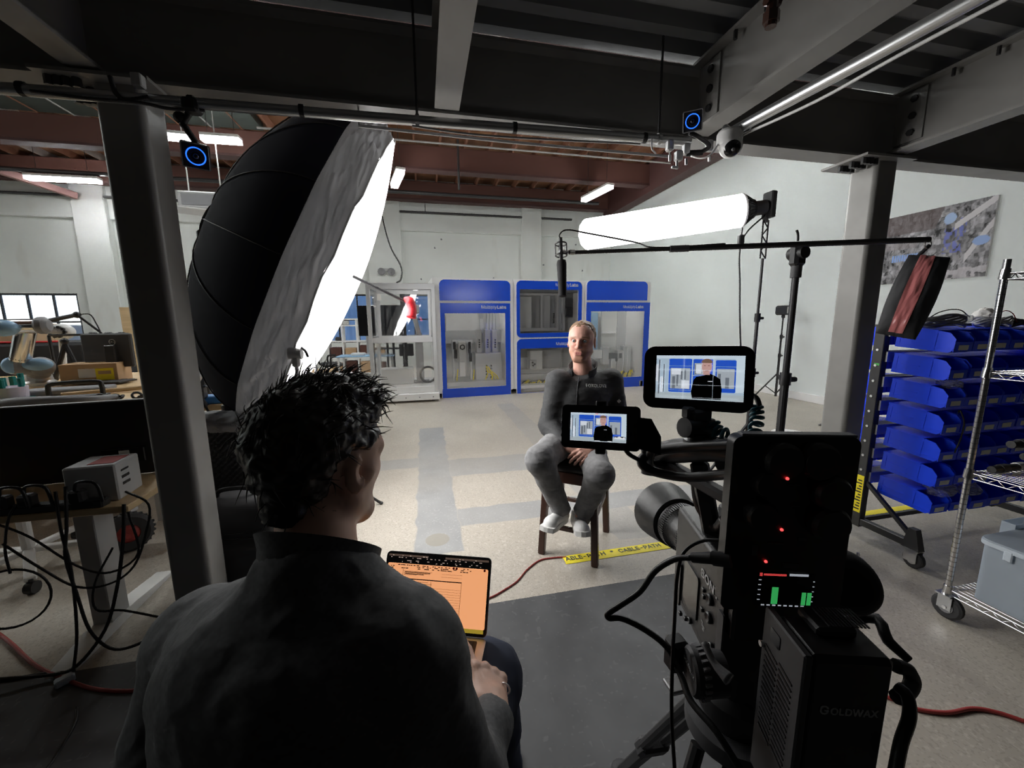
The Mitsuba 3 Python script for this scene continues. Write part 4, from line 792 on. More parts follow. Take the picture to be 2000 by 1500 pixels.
def nets(V, lo, h):
    s = V < 0; nx, ny, nz = V.shape
    acc = np.zeros((nx - 1, ny - 1, nz - 1), np.int16)
    for a in (0, 1):
        for b in (0, 1):
            for c in (0, 1): acc += s[a:nx - 1 + a, b:ny - 1 + b, c:nz - 1 + c]
    I = np.argwhere((acc > 0) & (acc < 8)); ids = np.full(acc.shape, -1, np.int64); ids[tuple(I.T)] = np.arange(len(I))
    tot, cnt = np.zeros((len(I), 3)), np.zeros(len(I))
    C = np.array([[a, b, c] for a in (0, 1) for b in (0, 1) for c in (0, 1)])
    val = np.stack([V[tuple((I + c).T)] for c in C], 1).astype(float)
    for i in range(8):
        for j in range(i + 1, 8):
            if np.abs(C[i] - C[j]).sum() != 1: continue
            x = (val[:, i] < 0) != (val[:, j] < 0); t = val[x, i] / (val[x, i] - val[x, j]); tot[x] += C[i] + t[:, None] * (C[j] - C[i]); cnt[x] += 1
    v = lo + (I + tot / cnt[:, None]) * h; F = []
    for ax_ in range(3):
        u, w = (ax_ + 1) % 3, (ax_ + 2) % 3
        sl0 = [slice(None)] * 3; sl1 = [slice(None)] * 3; sl0[ax_] = slice(0, -1); sl1[ax_] = slice(1, None)
        E_ = np.argwhere(s[tuple(sl0)] != s[tuple(sl1)]); ok = (E_[:, u] > 0) & (E_[:, w] > 0) & (E_[:, u] < V.shape[u] - 1) & (E_[:, w] < V.shape[w] - 1); E_ = E_[ok]
        if not len(E_): continue
        e1 = np.zeros(3, int); e1[u] = 1; e2 = np.zeros(3, int); e2[w] = 1
        q = [ids[tuple((E_ - a).T)] for a in (e1 + e2, e2, 0 * e1, e1)]; inside = s[tuple(E_.T)]
        q = np.stack(q, 1); q = np.where(inside[:, None], q, q[:, ::-1]); F += [q[:, [0, 1, 2]], q[:, [0, 2, 3]]]
    F = np.vstack(F); F = F[(F >= 0).all(1)]; return M(v, F)
def fold(P, f, amp, seed=0, stretch=(1, 1, 1)):
    n = meshkit.fbm(P * np.asarray(stretch) * f, 3, seed); return amp * (1 - 2 * np.abs(n - .5) * 2.2)
def trim(m, keep):
    k = keep(np.asarray(m.vertices)); f = np.asarray(m.faces)[k[np.asarray(m.faces)].any(1)]; u, inv = np.unique(f, return_inverse=True); return M(np.asarray(m.vertices)[u], inv.reshape(-1, 3))

def face(bl, o, f, l, u, s=1.0, nose=1.0):
    """head and face primitives; o = head centre (between the ears, at the eyes), f forward, l its left, u up"""
    L = lambda a, b, c: o + s * (a * f + b * l + c * u); A = np.array([f, l, u])
    bl.ell(L(-.012, 0, .035), s * np.array([.096, .0755, .083]), A, .01)
    bl.ell(L(.022, 0, -.035), s * np.array([.068, .06, .082]), A, .03)
    bl.ell(L(.03, 0, .03), s * np.array([.066, .066, .06]), A, .03)
    bl.cone(L(.066, -.012, -.1), L(.066, .012, -.1), s * .02, None, .03)
    for q in (-1, 1):
        bl.cone(L(.0, q * .05, -.055), L(.058, q * .018, -.1), s * .018, s * .016, .035)
        bl.cone(L(.066, q * .03, -.022), L(.03, q * .056, -.015), s * .017, s * .014, .03)
        bl.cone(L(.086, q * .014, .022), L(.07, q * .05, .022), s * .0085, s * .008, .02)
        bl.ell(L(.092, q * .031, .003), s * np.array([.016, .017, .0105]), A, -.012)
        bl.cone(L(.103, q * .010, -.036), L(.097, q * .0125, -.036), s * .0075, None, .008)
        e = np.array([f * .94 + l * q * .34, l * q * .94 - f * .34, u]); bl.ell(L(-.012, q * .079, -.008), s * np.array([.019, .0065, .033]), e, .008); bl.ell(L(-.004, q * .086, -.004), s * np.array([.009, .006, .018]), e, -.008)
    bl.cone(L(.09, 0, .015), L(.112 * nose, 0, -.03), s * .0085, s * .0115, .012)
    bl.cone(L(.087, -.017, -.064), L(.087, .017, -.064), s * .0075, None, .006); bl.cone(L(.086, -.014, -.0745), L(.086, .014, -.0745), s * .008, None, .006)
    bl.cone(L(.088, -.014, -.069), L(.088, .014, -.069), s * .002, None, -.004)
def face_colors(m, o, f, l, u, base, beard, brow, lip, s=1.0, beard_k=.6):
    P = (np.asarray(m.vertices) - o) / s; a, b, c = P @ f, P @ l, P @ u; col = np.tile(np.array(base, float), (len(P), 1))
    n = meshkit.fbm(np.asarray(m.vertices) * 60, 3, 1); col *= (.92 + .16 * n)[:, None]
    def put(w, cc): nonlocal col; w = np.clip(w, 0, 1)[:, None]; col = col * (1 - w) + np.array(cc) * w
    ss = lambda x, p, q: np.clip((x - p) / (q - p), 0, 1)
    put(.35 * ss(a, .04, .1) * (1 - ss(np.abs(c + .02), .02, .04)), (base[0] * 1.05, base[1] * .72, base[2] * .68))
    bw = ss(-c, .045, .062) * ss(a, -.01, .03) * (1 - ss(-c, .125, .14)); put(bw * beard_k * (.55 + .45 * n), beard)
    put(.9 * (a > .07) * ss(.021 - np.abs(b), 0, .004) * (1 - ss(np.abs(c + .069), .008, .0115)), lip)
    put(.8 * (a > .05) * ss(.021 - np.abs(np.abs(b) - .034), 0, .006) * (1 - ss(np.abs(c - .0235 + .1 * (np.abs(b) - .034)), .003, .006)), brow)
    return np.clip(col, 0, 1)
def eyes(t, o, f, l, u, iris, s=1.0):
    for q in (-1, 1):
        c = o + s * (.0768 * f + q * .031 * l + .003 * u); k = ball(c, .0125 * s, 3); d = (np.asarray(k.vertices) - c) / (.0125 * s); g = f * .985 + u * -.08; g = g / np.linalg.norm(g); w = d @ g
        col = np.where((w > .965)[:, None], np.array([.01, .01, .01]), np.where((w > .87)[:, None], np.array(iris), np.array([.42, .38, .36])))
        part(t, 'eye', k, 'm_vc', True, color=col)
def hand(bl, wrist, d, n, side, curl=(.5, .5, .5, .5), sc=1.0, thumb=(.55, .35), spread=.12, k=.006):
    """d: from wrist to fingers, n: normal out of the back of the hand, side = +1 when the thumb lies on the side cross(d, n)"""
    d = np.asarray(d, float) / np.linalg.norm(d); n = np.asarray(n, float); n = n - d * (n @ d); n /= np.linalg.norm(n); r = np.cross(d, n) * side; w = np.asarray(wrist, float)
    L = lambda a, b, c: w + sc * (a * d + b * r + c * n)
    bl.cone(L(-.02, 0, 0), L(.02, 0, 0), .027 * sc, .026 * sc, .02)
    for j, b in enumerate((.03, .011, -.008, -.026)): bl.cone(L(.015, b * .55, 0), L(.088 - .006 * abs(j - 1), b, .004), .0175 * sc, .0115 * sc, .014)
    for j, b in enumerate((.031, .011, -.009, -.027)): bl.cone(L(.086 - .006 * abs(j - 1), b, .010), L(.09 - .006 * abs(j - 1), b, .010), .0085 * sc, .008 * sc, .008)
    for j, (b, ln) in enumerate(((.031, 1.0), (.011, 1.1), (-.009, 1.03), (-.027, .82))):
        p = L(.088 - .006 * abs(j - 1), b, .004); a = .15; c = curl[j]; pr = r * (spread * (1.2 - j * .8)); rr = (.0098, .0099, .0094, .0083)
        for q, (seg, da) in enumerate(((.043, c * .9), (.026, c * 1.15), (.021, c * .8))):
            a -= da; e = p + sc * seg * ln * (math.cos(a) * (d + pr) / np.linalg.norm(d + pr) + math.sin(a) * n); bl.cone(p, e, rr[j] * sc * (1 - .08 * q), rr[j] * sc * (.94 - .1 * q), k); p = e
    a0 = L(.018, .024, -.006); t1 = a0 + sc * .045 * (d * math.cos(thumb[0]) + r * math.sin(thumb[0]) - n * .25); t2 = t1 + sc * .032 * (d * math.cos(thumb[1]) + r * math.sin(thumb[1]) - n * .2); t3 = t2 + sc * .026 * (d * math.cos(thumb[1] * .3) + r * math.sin(thumb[1] * .3) - n * .1)
    bl.cone(a0, t1, .0165 * sc, .0125 * sc, .014); bl.cone(t1, t2, .0118 * sc, .0108 * sc, k); bl.cone(t2, t3, .0108 * sc, .0088 * sc, k)
    return t3
def unit(v): v = np.asarray(v, float); return v / np.linalg.norm(v)
# ------------------------------------------------------------------ the stool and the man being filmed
Z3 = np.array([0, 0, 1.0])
t = thing('bar_stool', 'dark wooden counter stool with black leather seat under the filmed man', 'stool')
LEGS = [np.array(p + (0.0,)) for p in ((.69, 2.28), (.97, 2.07), (1.22, 2.43), (.94, 2.64))]; cs = sum(LEGS) / 4; tops = [cs + (p - cs) * .86 + Z3 * .56 for p in LEGS]
for a, b in zip(LEGS, tops): part(t, 'leg', bar(a, b, .042, .042, .005, up=(LEGS[1] - LEGS[0])), 'm_stoolwood', False)
for i, z in ((0, .2), (1, .3), (2, .2), (3, .3)):
    a, b = LEGS[i] + (tops[i] - LEGS[i]) * z / .56, LEGS[(i + 1) % 4] + (tops[(i + 1) % 4] - LEGS[(i + 1) % 4]) * z / .56; part(t, 'stretcher', bar(a, b, .024, .03, .004), 'm_stoolwood', False)
    a, b = tops[i] - Z3 * .03, tops[(i + 1) % 4] - Z3 * .03; part(t, 'apron', bar(a, b, .022, .07, .004), 'm_stoolwood', False)
e1 = unit(LEGS[1] - LEGS[0]); e2 = unit(LEGS[2] - LEGS[1])
seat = Blob().box(cs + Z3 * .595, (np.linalg.norm(LEGS[1] - LEGS[0]) * .47, np.linalg.norm(LEGS[2] - LEGS[1]) * .47, .032), np.array([e1, e2, Z3]), .028).mesh(.012)
part(t, 'seat', seat, 'm_leather', True)

f = unit((-.52, -.85, -.02)); u = unit(Z3 + f * .0 + np.array([.04, 0, 0])); f = unit(f - u * (f @ u)); l = np.cross(u, f); HO = np.array([.998, 2.42, 1.368]); HS = 1.09
shR, shL = np.array([.848, 2.46, 1.10]), np.array([1.252, 2.49, 1.09]); elR, elL = np.array([.785, 2.43, .815]), np.array([1.30, 2.45, .80]); wrR, wrL = np.array([.81, 2.215, .745]), np.array([1.0, 2.17, .735])
hpR, hpL = np.array([.885, 2.44, .70]), np.array([1.04, 2.46, .70]); knR, knL = np.array([.615, 2.075, .715]), np.array([.952, 2.0, .625]); anR, anL = np.array([.79, 2.20, .335]), np.array([.912, 2.165, .285])
pel, che, nkb = (hpR + hpL) / 2, np.array([1.03, 2.47, 1.0]), np.array([1.028, 2.465, 1.165])
body = Blob()
body.cone(pel, che, .09, .09, .05).cone(shR * .8 + che * .2, shL * .8 + che * .2, .055, None, .05).cone(nkb, HO - .02 * f - .07 * u, .062, .058, .03)
for a, b, c in ((shR, elR, wrR), (shL, elL, wrL)): body.chain([a, b, c], [.048, .04, .028], .03)
for a, b, c in ((hpR, knR, anR), (hpL, knL, anL)): body.chain([a, b, c], [.075, .052, .04], .04)
hand(body, wrR + (.018, -.025, -.004), (.075, -.045, -.03), (-.25, -.5, .75), -1, (.45, .5, .55, .6), 1.0)
hand(body, wrL + (-.03, -.02, -.004), (-.08, -.03, -.025), (.2, -.55, .7), 1, (.5, .55, .6, .65), 1.0)
face(body, HO, f, l, u, HS)
m = body.mesh(.0042)
pm = thing('person', 'man in black zip jacket and grey jeans sitting on the counter stool', 'person')
part(pm, 'body', m, 'm_skin', True, color=face_colors(m, HO, f, l, u, (.60, .335, .265), (.25, .115, .06), (.26, .14, .08), (.5, .2, .18), HS, .75))
eyes(pm, HO, f, l, u, (.12, .17, .2), HS)
hb = Blob().ell(HO + HS * (-.016 * f + .044 * u), HS * np.array([.101, .0795, .079]), np.array([f, l, u]), .01)
def hair_cut(P, d):
    q = (P - HO) / HS; a, b, c = q @ f, q @ l, q @ u; cut = .055 + .02 * np.cos(b * 30) * (a > 0) - c + .64 * np.clip(a - .018, -.1, .09) * .9 - .03
    side = np.where(a > .02, .040 + .35 * (a - .02) + .0 - c, -.045 * np.clip((.02 - a) / .05, 0, 1) + .03 - c)
    return np.maximum(d, np.maximum(side, a - .086 + np.clip(.075 - c, 0, 1) * .5) )
hm = hb.mesh(.004, hair_cut, disp=lambda P: (meshkit.fbm(P * np.array([70, 70, 45]), 3, 2) - .5) * .012)
part(pm, 'hair', hm, 'm_hairfair', True, 'short fair hair')
rng = np.random.default_rng(12)
jk = Blob()
for q in (-1, 1):
    lt = unit(shL - shR) * q
    jk.cone(pel + lt * .075 + Z3 * .0, che + lt * .075, .118, .112, .05); jk.cone(che + lt * .07, (shR if q < 0 else shL) * .82 + che * .18 + Z3 * .0, .10, .072, .05)
jk.cone(shR + (0, 0, .0), shL + (0, 0, .0), .066, None, .06); jk.cone(nkb - Z3 * .04, nkb + Z3 * .03, .082, .074, .04); jk.cone(pel + f * .0, che + f * .015, .125, .12, .06)
for a, b, c in ((shR, elR, wrR), (shL, elL, wrL)): jk.cone(a, b, .072, .062, .035).cone(b, c, .062, .046, .03)
jc = lambda P, d: np.maximum(d, .60 - P[:, 2] + 0 * d)
def neck_open(P, d):
    n = unit(HO - nkb); hgt = (P - (nkb + Z3 * .012 - .25 * f * 0)) @ n + .35 * ((P - nkb) @ f); return np.where(np.linalg.norm(P - nkb, axis=1) < .125, np.maximum(d, hgt), d)
cuffR, cuffL = unit(wrR - elR), unit(wrL - elL)
def jpost(P, d):
    d = neck_open(P, d); d = np.maximum(d, -(.012 + 0 * d) + np.where(np.linalg.norm(P - wrR, axis=1) < .09, (P - wrR) @ cuffR - .0, -1)); return np.maximum(d, np.where(np.linalg.norm(P - wrL, axis=1) < .09, (P - wrL) @ cuffL, -1) - .012)
mj = jk.mesh(.007, jpost, disp=lambda P: fold(P, 8, .006, 3, (.7, .7, 1.6)) * np.clip((1.2 - P[:, 2]) * 4, .2, 1) + fold(P, 24, .002, 6, (.6, .6, 1.4)))
part(pm, 'jacket', mj, 'm_jacket', True)
# collar: a standing band open at the throat
def collar(o, up, fw, r0, r1, h, open_deg, thick=.006, flare=.0, tilt=0.0, n=40, dip=.0):
    up = unit(up); fw = unit(fw - up * (fw @ up)); sd = np.cross(up, fw); a = np.radians(np.linspace(open_deg, 360 - open_deg, n)); rows = []
    for rr, zz in ((r0, 0), ((r0 + r1) / 2 + flare * .3, h * .55), (r1 + flare, h), (r1 + flare - thick, h - .002), ((r0 + r1) / 2 - thick, h * .5), (r0 - thick, 0)):
        k = np.cos(a); rows.append(o + (np.cos(a) * rr * 1.05)[:, None] * fw + (np.sin(a) * rr)[:, None] * sd + (zz * (1 - dip * np.clip(k, 0, 1)) + tilt * k)[:, None] * up)
    v = np.vstack(rows); f_ = []
    for r in range(6):
        r2 = (r + 1) % 6
        for i in range(n - 1): f_ += [(r * n + i, r * n + i + 1, r2 * n + i + 1), (r * n + i, r2 * n + i + 1, r2 * n + i)]
    return M(v, f_)
part(pm, 'collar', collar(nkb - Z3 * .012 - f * .006, unit(HO - nkb) * .5 + Z3, f, .092, .086, .056, 36, .007, .014, -.03), 'm_jacket', 40)
def project(bl, P, d, out=.002, n=60):
    P = np.array(P, float)
    for _ in range(n): P = P + np.asarray(d)[None] * np.clip(bl(P), -.02, .05)[:, None]
    return P - np.asarray(d)[None] * out
cd_ = unit(ray(1140, 760))
zp = project(jk, [at(x, y, 2.2) for x, y in ((1131, 733), (1128, 750), (1126, 775), (1125, 800), (1124, 830))], cd_, .006)
zk = part(pm, 'zipper', tube(zp, .0035, 6), 'm_black', True); part(zk, 'pull', box(zp[1] + (0, -.004, -.02), (.008, .004, .02)), 'm_darkmetal', False)
def stick_text(bl, text, h, px, d, right, upv, out=.004, bold=True):
    tm = meshkit.text_mesh(text, h, .0012, bold); v = np.asarray(tm.vertices); wd = v[:, 0].max(); o = at(*px); q = project(bl, np.array([o, o + right * wd, o + upv * h * 2]) - d * .15, d, 0.0); ex_ = unit(q[1] - q[0]); nn_ = unit(np.cross(ex_, q[2] - q[0])); ey_ = np.cross(nn_, ex_); out_ = []; x_ = 0.0
    for ch in text:
        g = meshkit.text_mesh(ch, h, .0012, bold); g.vertices[:, 0] -= g.vertices[:, 0].min(); w_ = g.vertices[:, 0].max(); c_ = project(bl, np.array([q[0] + ex_ * (x_ + w_ / 2) + ey_ * h / 2]) - d * .08, d, 0.0)[0]; out_.append(frame(g, c_ - ex_ * w_ / 2 - ey_ * h / 2 + nn_ * out, ex_, ey_, nn_)); x_ += w_ + h * .13
    return cat(out_)
def old_text(bl, text, h, px, d, right, upv, out=.004, bold=True):
    tm = meshkit.text_mesh(text, h, .0012, bold).subdivide_to_size(h * .5); v = np.asarray(tm.vertices); o = at(*px); base = o + v[:, :1] * right + v[:, 1:2] * upv; q = project(bl, base - d * .15, d, 0.0); return M(q - d * (out + v[:, 2:3]), tm.faces)
part(pm, 'chest_lettering', stick_text(jk, 'FOXGLOVE', .0215, (1143, 757, 2.3), cd_, unit(RIGHT + UP * -.02), UP, .013), 'm_white', False)
cr_ = np.array([[-1, .4], [-.4, .4], [-.4, 1], [.4, 1], [.4, .4], [1, .4], [1, -.4], [.4, -.4], [.4, -1], [-.4, -1], [-.4, -.4], [-1, -.4]]) * .013
tm = trimesh.creation.extrude_polygon(sg.Polygon(cr_), .001, engine='earcut'); v = np.asarray(tm.vertices); o = at(1210, 784, 2.36); bq = o + v[:, :1] * RIGHT + v[:, 1:2] * UP; part(pm, 'sleeve_emblem', M(project(jk, bq - cd_ * .1, cd_, .011), tm.faces), 'm_white', False)
# jeans and shoes
tr = Blob(); tr.cone(hpR + (0, 0, .01), hpL + (0, 0, .01), .115, None, .05)
for a, b, c in ((hpR, knR, anR), (hpL, knL, anL)): tr.cone(a, b, .105, .074, .05); tr.cone(b, c, .074, .056, .04)
def jeanpost(P, d):
    for k_, a_ in ((knR, anR), (knL, anL)):
        n = unit(a_ - k_); d = np.maximum(d, np.where(np.linalg.norm(P - a_, axis=1) < .12, (P - a_) @ n - .012, -1))
    return d
mt = tr.mesh(.006, jeanpost, disp=lambda P: fold(P, 9, .004, 8, (.6, .6, 1.5)) + fold(P, 30, .0022, 9, (.5, .5, 1.4)))
part(pm, 'jeans', mt, 'm_jeans', True)
def shoe(t, heel, toe, wd=.043):
    heel, toe = np.asarray(heel), np.asarray(toe); d = unit(toe - heel); L = np.linalg.norm(toe - heel); s_ = unit(np.cross(d, Z3)); n = np.cross(s_, d); Ax = np.array([d, s_, n])
    W = lambda a, b, c: heel + a * d + b * s_ + c * n
    b = Blob().cone(W(.035, 0, .05), W(.05, 0, .095), .04, .044, .03).cone(W(.04, 0, .045), W(L - .055, 0, .036), .042, .036, .03).cone(W(L - .075, .012, .03), W(L - .05, -.006, .028), .034, .034, .03).ell(W(.05, 0, .125), (.036, .034, .03), Ax, -.01)
    k = part(t, 'shoe', b.mesh(.006, lambda P, dd: np.maximum(dd, .012 - (P - heel) @ n)), 'm_shoe', True)
    pl = [(0.0, -.028), (.05, -.034), (.12, -.032), (.19, -.044), (.25, -.04), (L, -.012), (L, .012), (.25, .04), (.19, .042), (.12, .034), (.05, .034), (0, .028)]
    so = extr(sg.Polygon(pl).buffer(.006), .028); part(k, 'sole', frame(so, heel, d, s_, n), 'm_sole', 30)
    for j in range(5):
        a = .105 + j * .021; part(k, 'lace', tube([W(a, -.026, .072 - j * .0035), W(a + .005, 0, .093 - j * .007), W(a + .01, .026, .072 - j * .0035)], .0032, 5), 'm_white', True)
shoe(pm, anR + (.035, .045, -.105), at(1066, 1036, 2.06) + (.0, 0, -.01)); shoe(pm, anL + (.0, .055, -.10), at(1140, 1046, 1.97) + (0, 0, -.01))

# ------------------------------------------------------------------ the interviewer in front, seen from behind
az = math.radians(36); f = unit((math.sin(az), math.cos(az), -.10)); u = unit(Z3 - f * (f @ Z3)); l = np.cross(u, f); HO = atd(638, 902, .74); HS = 1.08
abz = math.radians(14); bf = np.array([math.sin(abz), math.cos(abz), 0]); br = np.array([math.cos(abz), -math.sin(abz), 0])
C7 = np.array([-.19, .65, 1.085]); shR, shL = atd(797, 1278, .62), atd(400, 1252, .70)
pel = np.array([-.16, .50, .60]); che = np.array([-.195, .60, .95]); elR, elL = atd(905, 1540, .63), np.array([-.45, .62, .74]); wrR = atd(962, 1402, .775); wrL = np.array([-.16, .86, .72])
hpR, hpL = pel + br * .09, pel - br * .09; knR, knL = atd(955, 1322, 1.02), np.array([-.13, 1.0, .60]); anR, anL = np.array([.17, .95, .12]), np.array([-.12, 1.0, .12])
b2 = Blob(); b2.cone(pel, che, .115, .12, .05).cone(shR * .8 + che * .2, shL * .8 + che * .2, .055, None, .05).cone(C7 - Z3 * .03, HO - .025 * f - .07 * u, .068, .064, .03)
for a, b, c in ((shR, elR, wrR), (shL, elL, wrL)): b2.chain([a, b, c], [.048, .04, .027], .03)
for a, b, c in ((hpR, knR, anR), (hpL, knL, anL)): b2.chain([a, b, c], [.075, .052, .042], .04)
hd = unit(atd(950, 1290, .92) - wrR); hand(b2, wrR + hd * .012, hd, unit((.35, -.45, .75)), -1, (.12, .85, .95, 1.0), 1.12, (.5, .0), .3)
hand(b2, wrL, unit((.5, .6, -.05)), unit((-.1, .1, 1)), 1, (.4, .45, .5, .55))
face(b2, HO, f, l, u, HS)
m = b2.mesh(.004)
pf = thing('person', 'dark haired man in charcoal pullover seen from behind with laptop on his lap', 'person')
part(pf, 'body', m, 'm_skin', True, color=face_colors(m, HO, f, l, u, (.50, .30, .225), (.12, .08, .06), (.03, .02, .02), (.4, .18, .15), HS, .35)); eyes(pf, HO, f, l, u, (.05, .03, .02), HS)
hb = Blob().ell(HO + HS * (-.022 * f + .048 * u), HS * np.array([.112, .09, .096]), np.array([f, l, u]), .02).ell(HO + HS * (.03 * f + .105 * u), HS * np.array([.075, .07, .045]), np.array([f, l, u]), .03).cone(HO + HS * (-.075 * f - .0 * u), HO + HS * (-.062 * f - .075 * u), .047, .036, .04).cone(HO + HS * (-.07 * f - .07 * u), HO + HS * (-.06 * f - .1 * u), .04, .034, .03)
def hair2(P, d):
    q = (P - HO) / HS; a, b, c = q @ f, q @ l, q @ u
    side = np.where(a > .0, .018 + .75 * np.clip(a, 0, .2) - c, .018 - 1.9 * np.clip(-a - .012, 0, .05) - c); ear = .042 - np.sqrt((a + .008) ** 2 + ((c + .014) * .8) ** 2) + np.where(np.abs(b) > .05, 0, -1)
    return np.maximum(np.maximum(d, side), np.maximum(ear, -.125 - c + 0 * d))
hm = hb.mesh(.004, hair2, disp=lambda P: (meshkit.fbm(P * 42, 3, 5) - .5) * .026)
rng = np.random.default_rng(21); st = []
vh, nh = np.asarray(hm.vertices), vnorm(hm); q = (vh - HO); topw = np.clip((q @ u) - .045, 0, 1) * 3 + .04 * (np.clip(-(q @ f), 0, 1) * 10 > .4) + .18 * np.clip(q @ l - .05, 0, 1) * 20; idx = rng.choice(len(vh), 800, p=topw / topw.sum())
for i in idx:
    p, n = vh[i], nh[i]; sw_ = unit(np.cross(n, l + .6 * np.sin(q[i] @ f * 60) * u)); tang = unit(sw_ * .9 * (1 if sw_ @ (f - .6 * u) > 0 else -1) + rng.normal(size=3) * .28 + n * (.22 if q[i] @ u < .1 else .38)); ln = rng.uniform(.02, .045)
    cu = unit(rng.normal(size=3)) * .4 - Z3 * .35; st.append(tube([p - n * .004, p + tang * ln * .5, p + tang * ln + cu * ln * .35], [.0016, .0012, .0003], 3, 3))
for k in range(60):
    base = HO + l * .085 - f * .03 + u * rng.uniform(.02, .06) + f * rng.uniform(-.04, .03); st.append(tube([base, base + l * .02 - Z3 * .01, base + l * rng.uniform(.03, .045) - Z3 * rng.uniform(.02, .05) - f * .015], [.0018, .0014, .0004], 3, 4))
part(pf, 'hair', cat(hm, *st), 'm_hairdark', True, 'dark tousled hair')
sw = Blob()
for s_ in (-1, 1):
    sw.cone(pel + br * s_ * .09, che + br * s_ * .085, .135, .122, .06); sw.cone(che + br * s_ * .075, (shR if s_ > 0 else shL) * .8 + che * .2, .112, .076, .06); sw.cone(C7 - Z3 * .03, shR if s_ > 0 else shL, .056, .064, .05)
sw.cone(C7 - Z3 * .05, C7 + Z3 * .015, .09, .078, .06); sw.cone(C7 - Z3 * .1 - bf * .03, che - bf * .03, .10, .12, .06)
for a, b, c in ((shR, elR, wrR), (shL, elL, wrL)): sw.cone(a, b, .072, .06, .04); sw.cone(b, c, .052, .036, .03)
cR, cL = unit(wrR - elR), unit(wrL - elL)
def sweater_post(P, d):
    n = unit(HO - C7); d = np.maximum(d, (P - (C7 + n * .03)) @ n)
    for w_, c_ in ((wrR, cR), (wrL, cL)): d = np.maximum(d, np.where(np.linalg.norm(P - w_, axis=1) < .08, (P - w_) @ c_ - .004, -1))
    return d
ms = sw.mesh(.0075, sweater_post, disp=lambda P: fold(P, 7, .007, 4, (1, 1, .8)) + fold(P, 16, .0035, 5))
part(pf, 'pullover', ms, 'm_knit', True)
part(pf, 'collar', collar(C7 + unit(HO - C7) * -.004 + bf * .012, unit(HO - C7) + Z3 * .6, unit(bf + br * .35), .090, .082, .05, 34, .007, .014, -.034), 'm_knit', 40)
# shoulder seam and the dark band of the cuff
part(pf, 'cuff', cyl(wrR - cR * .014, wrR + cR * .006, .040, .038, 24), 'm_knit', 30); part(pf, 'cuff_band', cyl(wrR - cR * .045, wrR - cR * .036, .0425, .042, 24), 'm_black', 30)
tr = Blob(); tr.cone(hpR, hpL, .115, None, .05)
for a, b, c in ((hpR, knR, anR), (hpL, knL, anL)): tr.cone(a, b, .10, .076, .05); tr.cone(b, c, .074, .055, .04)
part(pf, 'trousers', tr.mesh(.009, disp=lambda P: fold(P, 9, .007, 8)), 'm_navy', True)
for a in (anR, anL): hl = np.array([a[0], a[1], 0]) - bf * .05 + Z3 * .008; shoe(pf, hl, hl + bf * .27)
rp = wrR + hd * .115 + unit(np.cross(hd, unit((.35, -.45, .75)))) * .0
rg = single('ring', 'silver wedding ring on the hand resting at the laptop', 'ring', ring(atd(986, 1345, .845), unit(hd + (.3, -.5, 0)), .0115, .0022, 20, 6), 'm_chrome', True)
# chair under him
t = thing('folding_chair', 'black folding chair beneath the man in the charcoal pullover', 'chair'); cc = np.array([pel[0], pel[1] + .05, 0])
Rm = np.array([br, bf, Z3]); w = lambda m: M(np.asarray(m.vertices) @ Rm + cc, m.faces)
part(t, 'seat', w(box((0, 0, .455), (.42, .42, .04), .015)), 'm_black', False)
for sx in (-.19, .19):
    for sy_ in (-.19, .19): part(t, 'leg', w(cyl((sx, sy_, 0), (sx, sy_ * .9, .44), .012, n=8)), 'm_darkmetal', 30)
    part(t, 'back_post', w(cyl((sx, -.2, .44), (sx, -.27, .86), .012, n=8)), 'm_darkmetal', 30)
part(t, 'backrest', w(box((0, -.26, .78), (.38, .02, .16), .008)), 'm_black', False)

# ------------------------------------------------------------------ laptop
TL, TR_, BR_ = atd(770, 1076, 1.12), atd(974, 1091, 1.09), atd(950, 1247, 1.035); ex = unit(TR_ - TL); W_ = np.linalg.norm(TR_ - TL); ey = unit((TR_ - BR_) - ex * ((TR_ - BR_) @ ex)); H_ = (TR_ - BR_) @ ey; ez = np.cross(ex, ey); BL_ = BR_ - ex * W_
t = thing('laptop', 'silver laptop with an orange tinted document on its screen', 'laptop')
fl_ = lambda m, dz=0.0: frame(m, BL_ + ez * dz, ex, ey, ez)
part(t, 'lid', fl_(extr(rrect(0, 0, W_, H_, .012), .005), -.006), 'm_alu', False); part(t, 'bezel', fl_(extr(rrect(.001, .001, W_ - .001, H_ - .001, .011), .0012), -.001), 'm_blackgloss', False)
x0, x1, y0, y1 = .007, W_ - .007, .012, H_ - .006; ORG = np.array([1.0, .42, .17])
S = lambda a, b, c, d, dz, m, nm, em=None, r=0: part(scr, nm, fl_(extr(sg.box(x0 + a * (x1 - x0), y1 - d * (y1 - y0), x0 + c * (x1 - x0), y1 - b * (y1 - y0)), .0002), dz), m, False, emit=em, weight=.05)
scr = part(t, 'screen', fl_(extr(rrect(x0, y0 + .006, x1, y1 - .135 * (y1 - y0), .004), .0003), .0005), 'm_diffuser', False, 'orange page on the screen', emit=ORG * .70, weight=.3)
scr_top = S(0, 0, 1, .135, .0004, 'm_blackgloss', 'browser_bar')
S(.0, .005, .40, .035, .0006, 'm_black', 'menu_bar', np.array([.5, .33, .25]) * .14); S(.57, .005, 1, .035, .0006, 'm_black', 'menu_bar', np.array([.5, .33, .25]) * .14)
rng = np.random.default_rng(3)
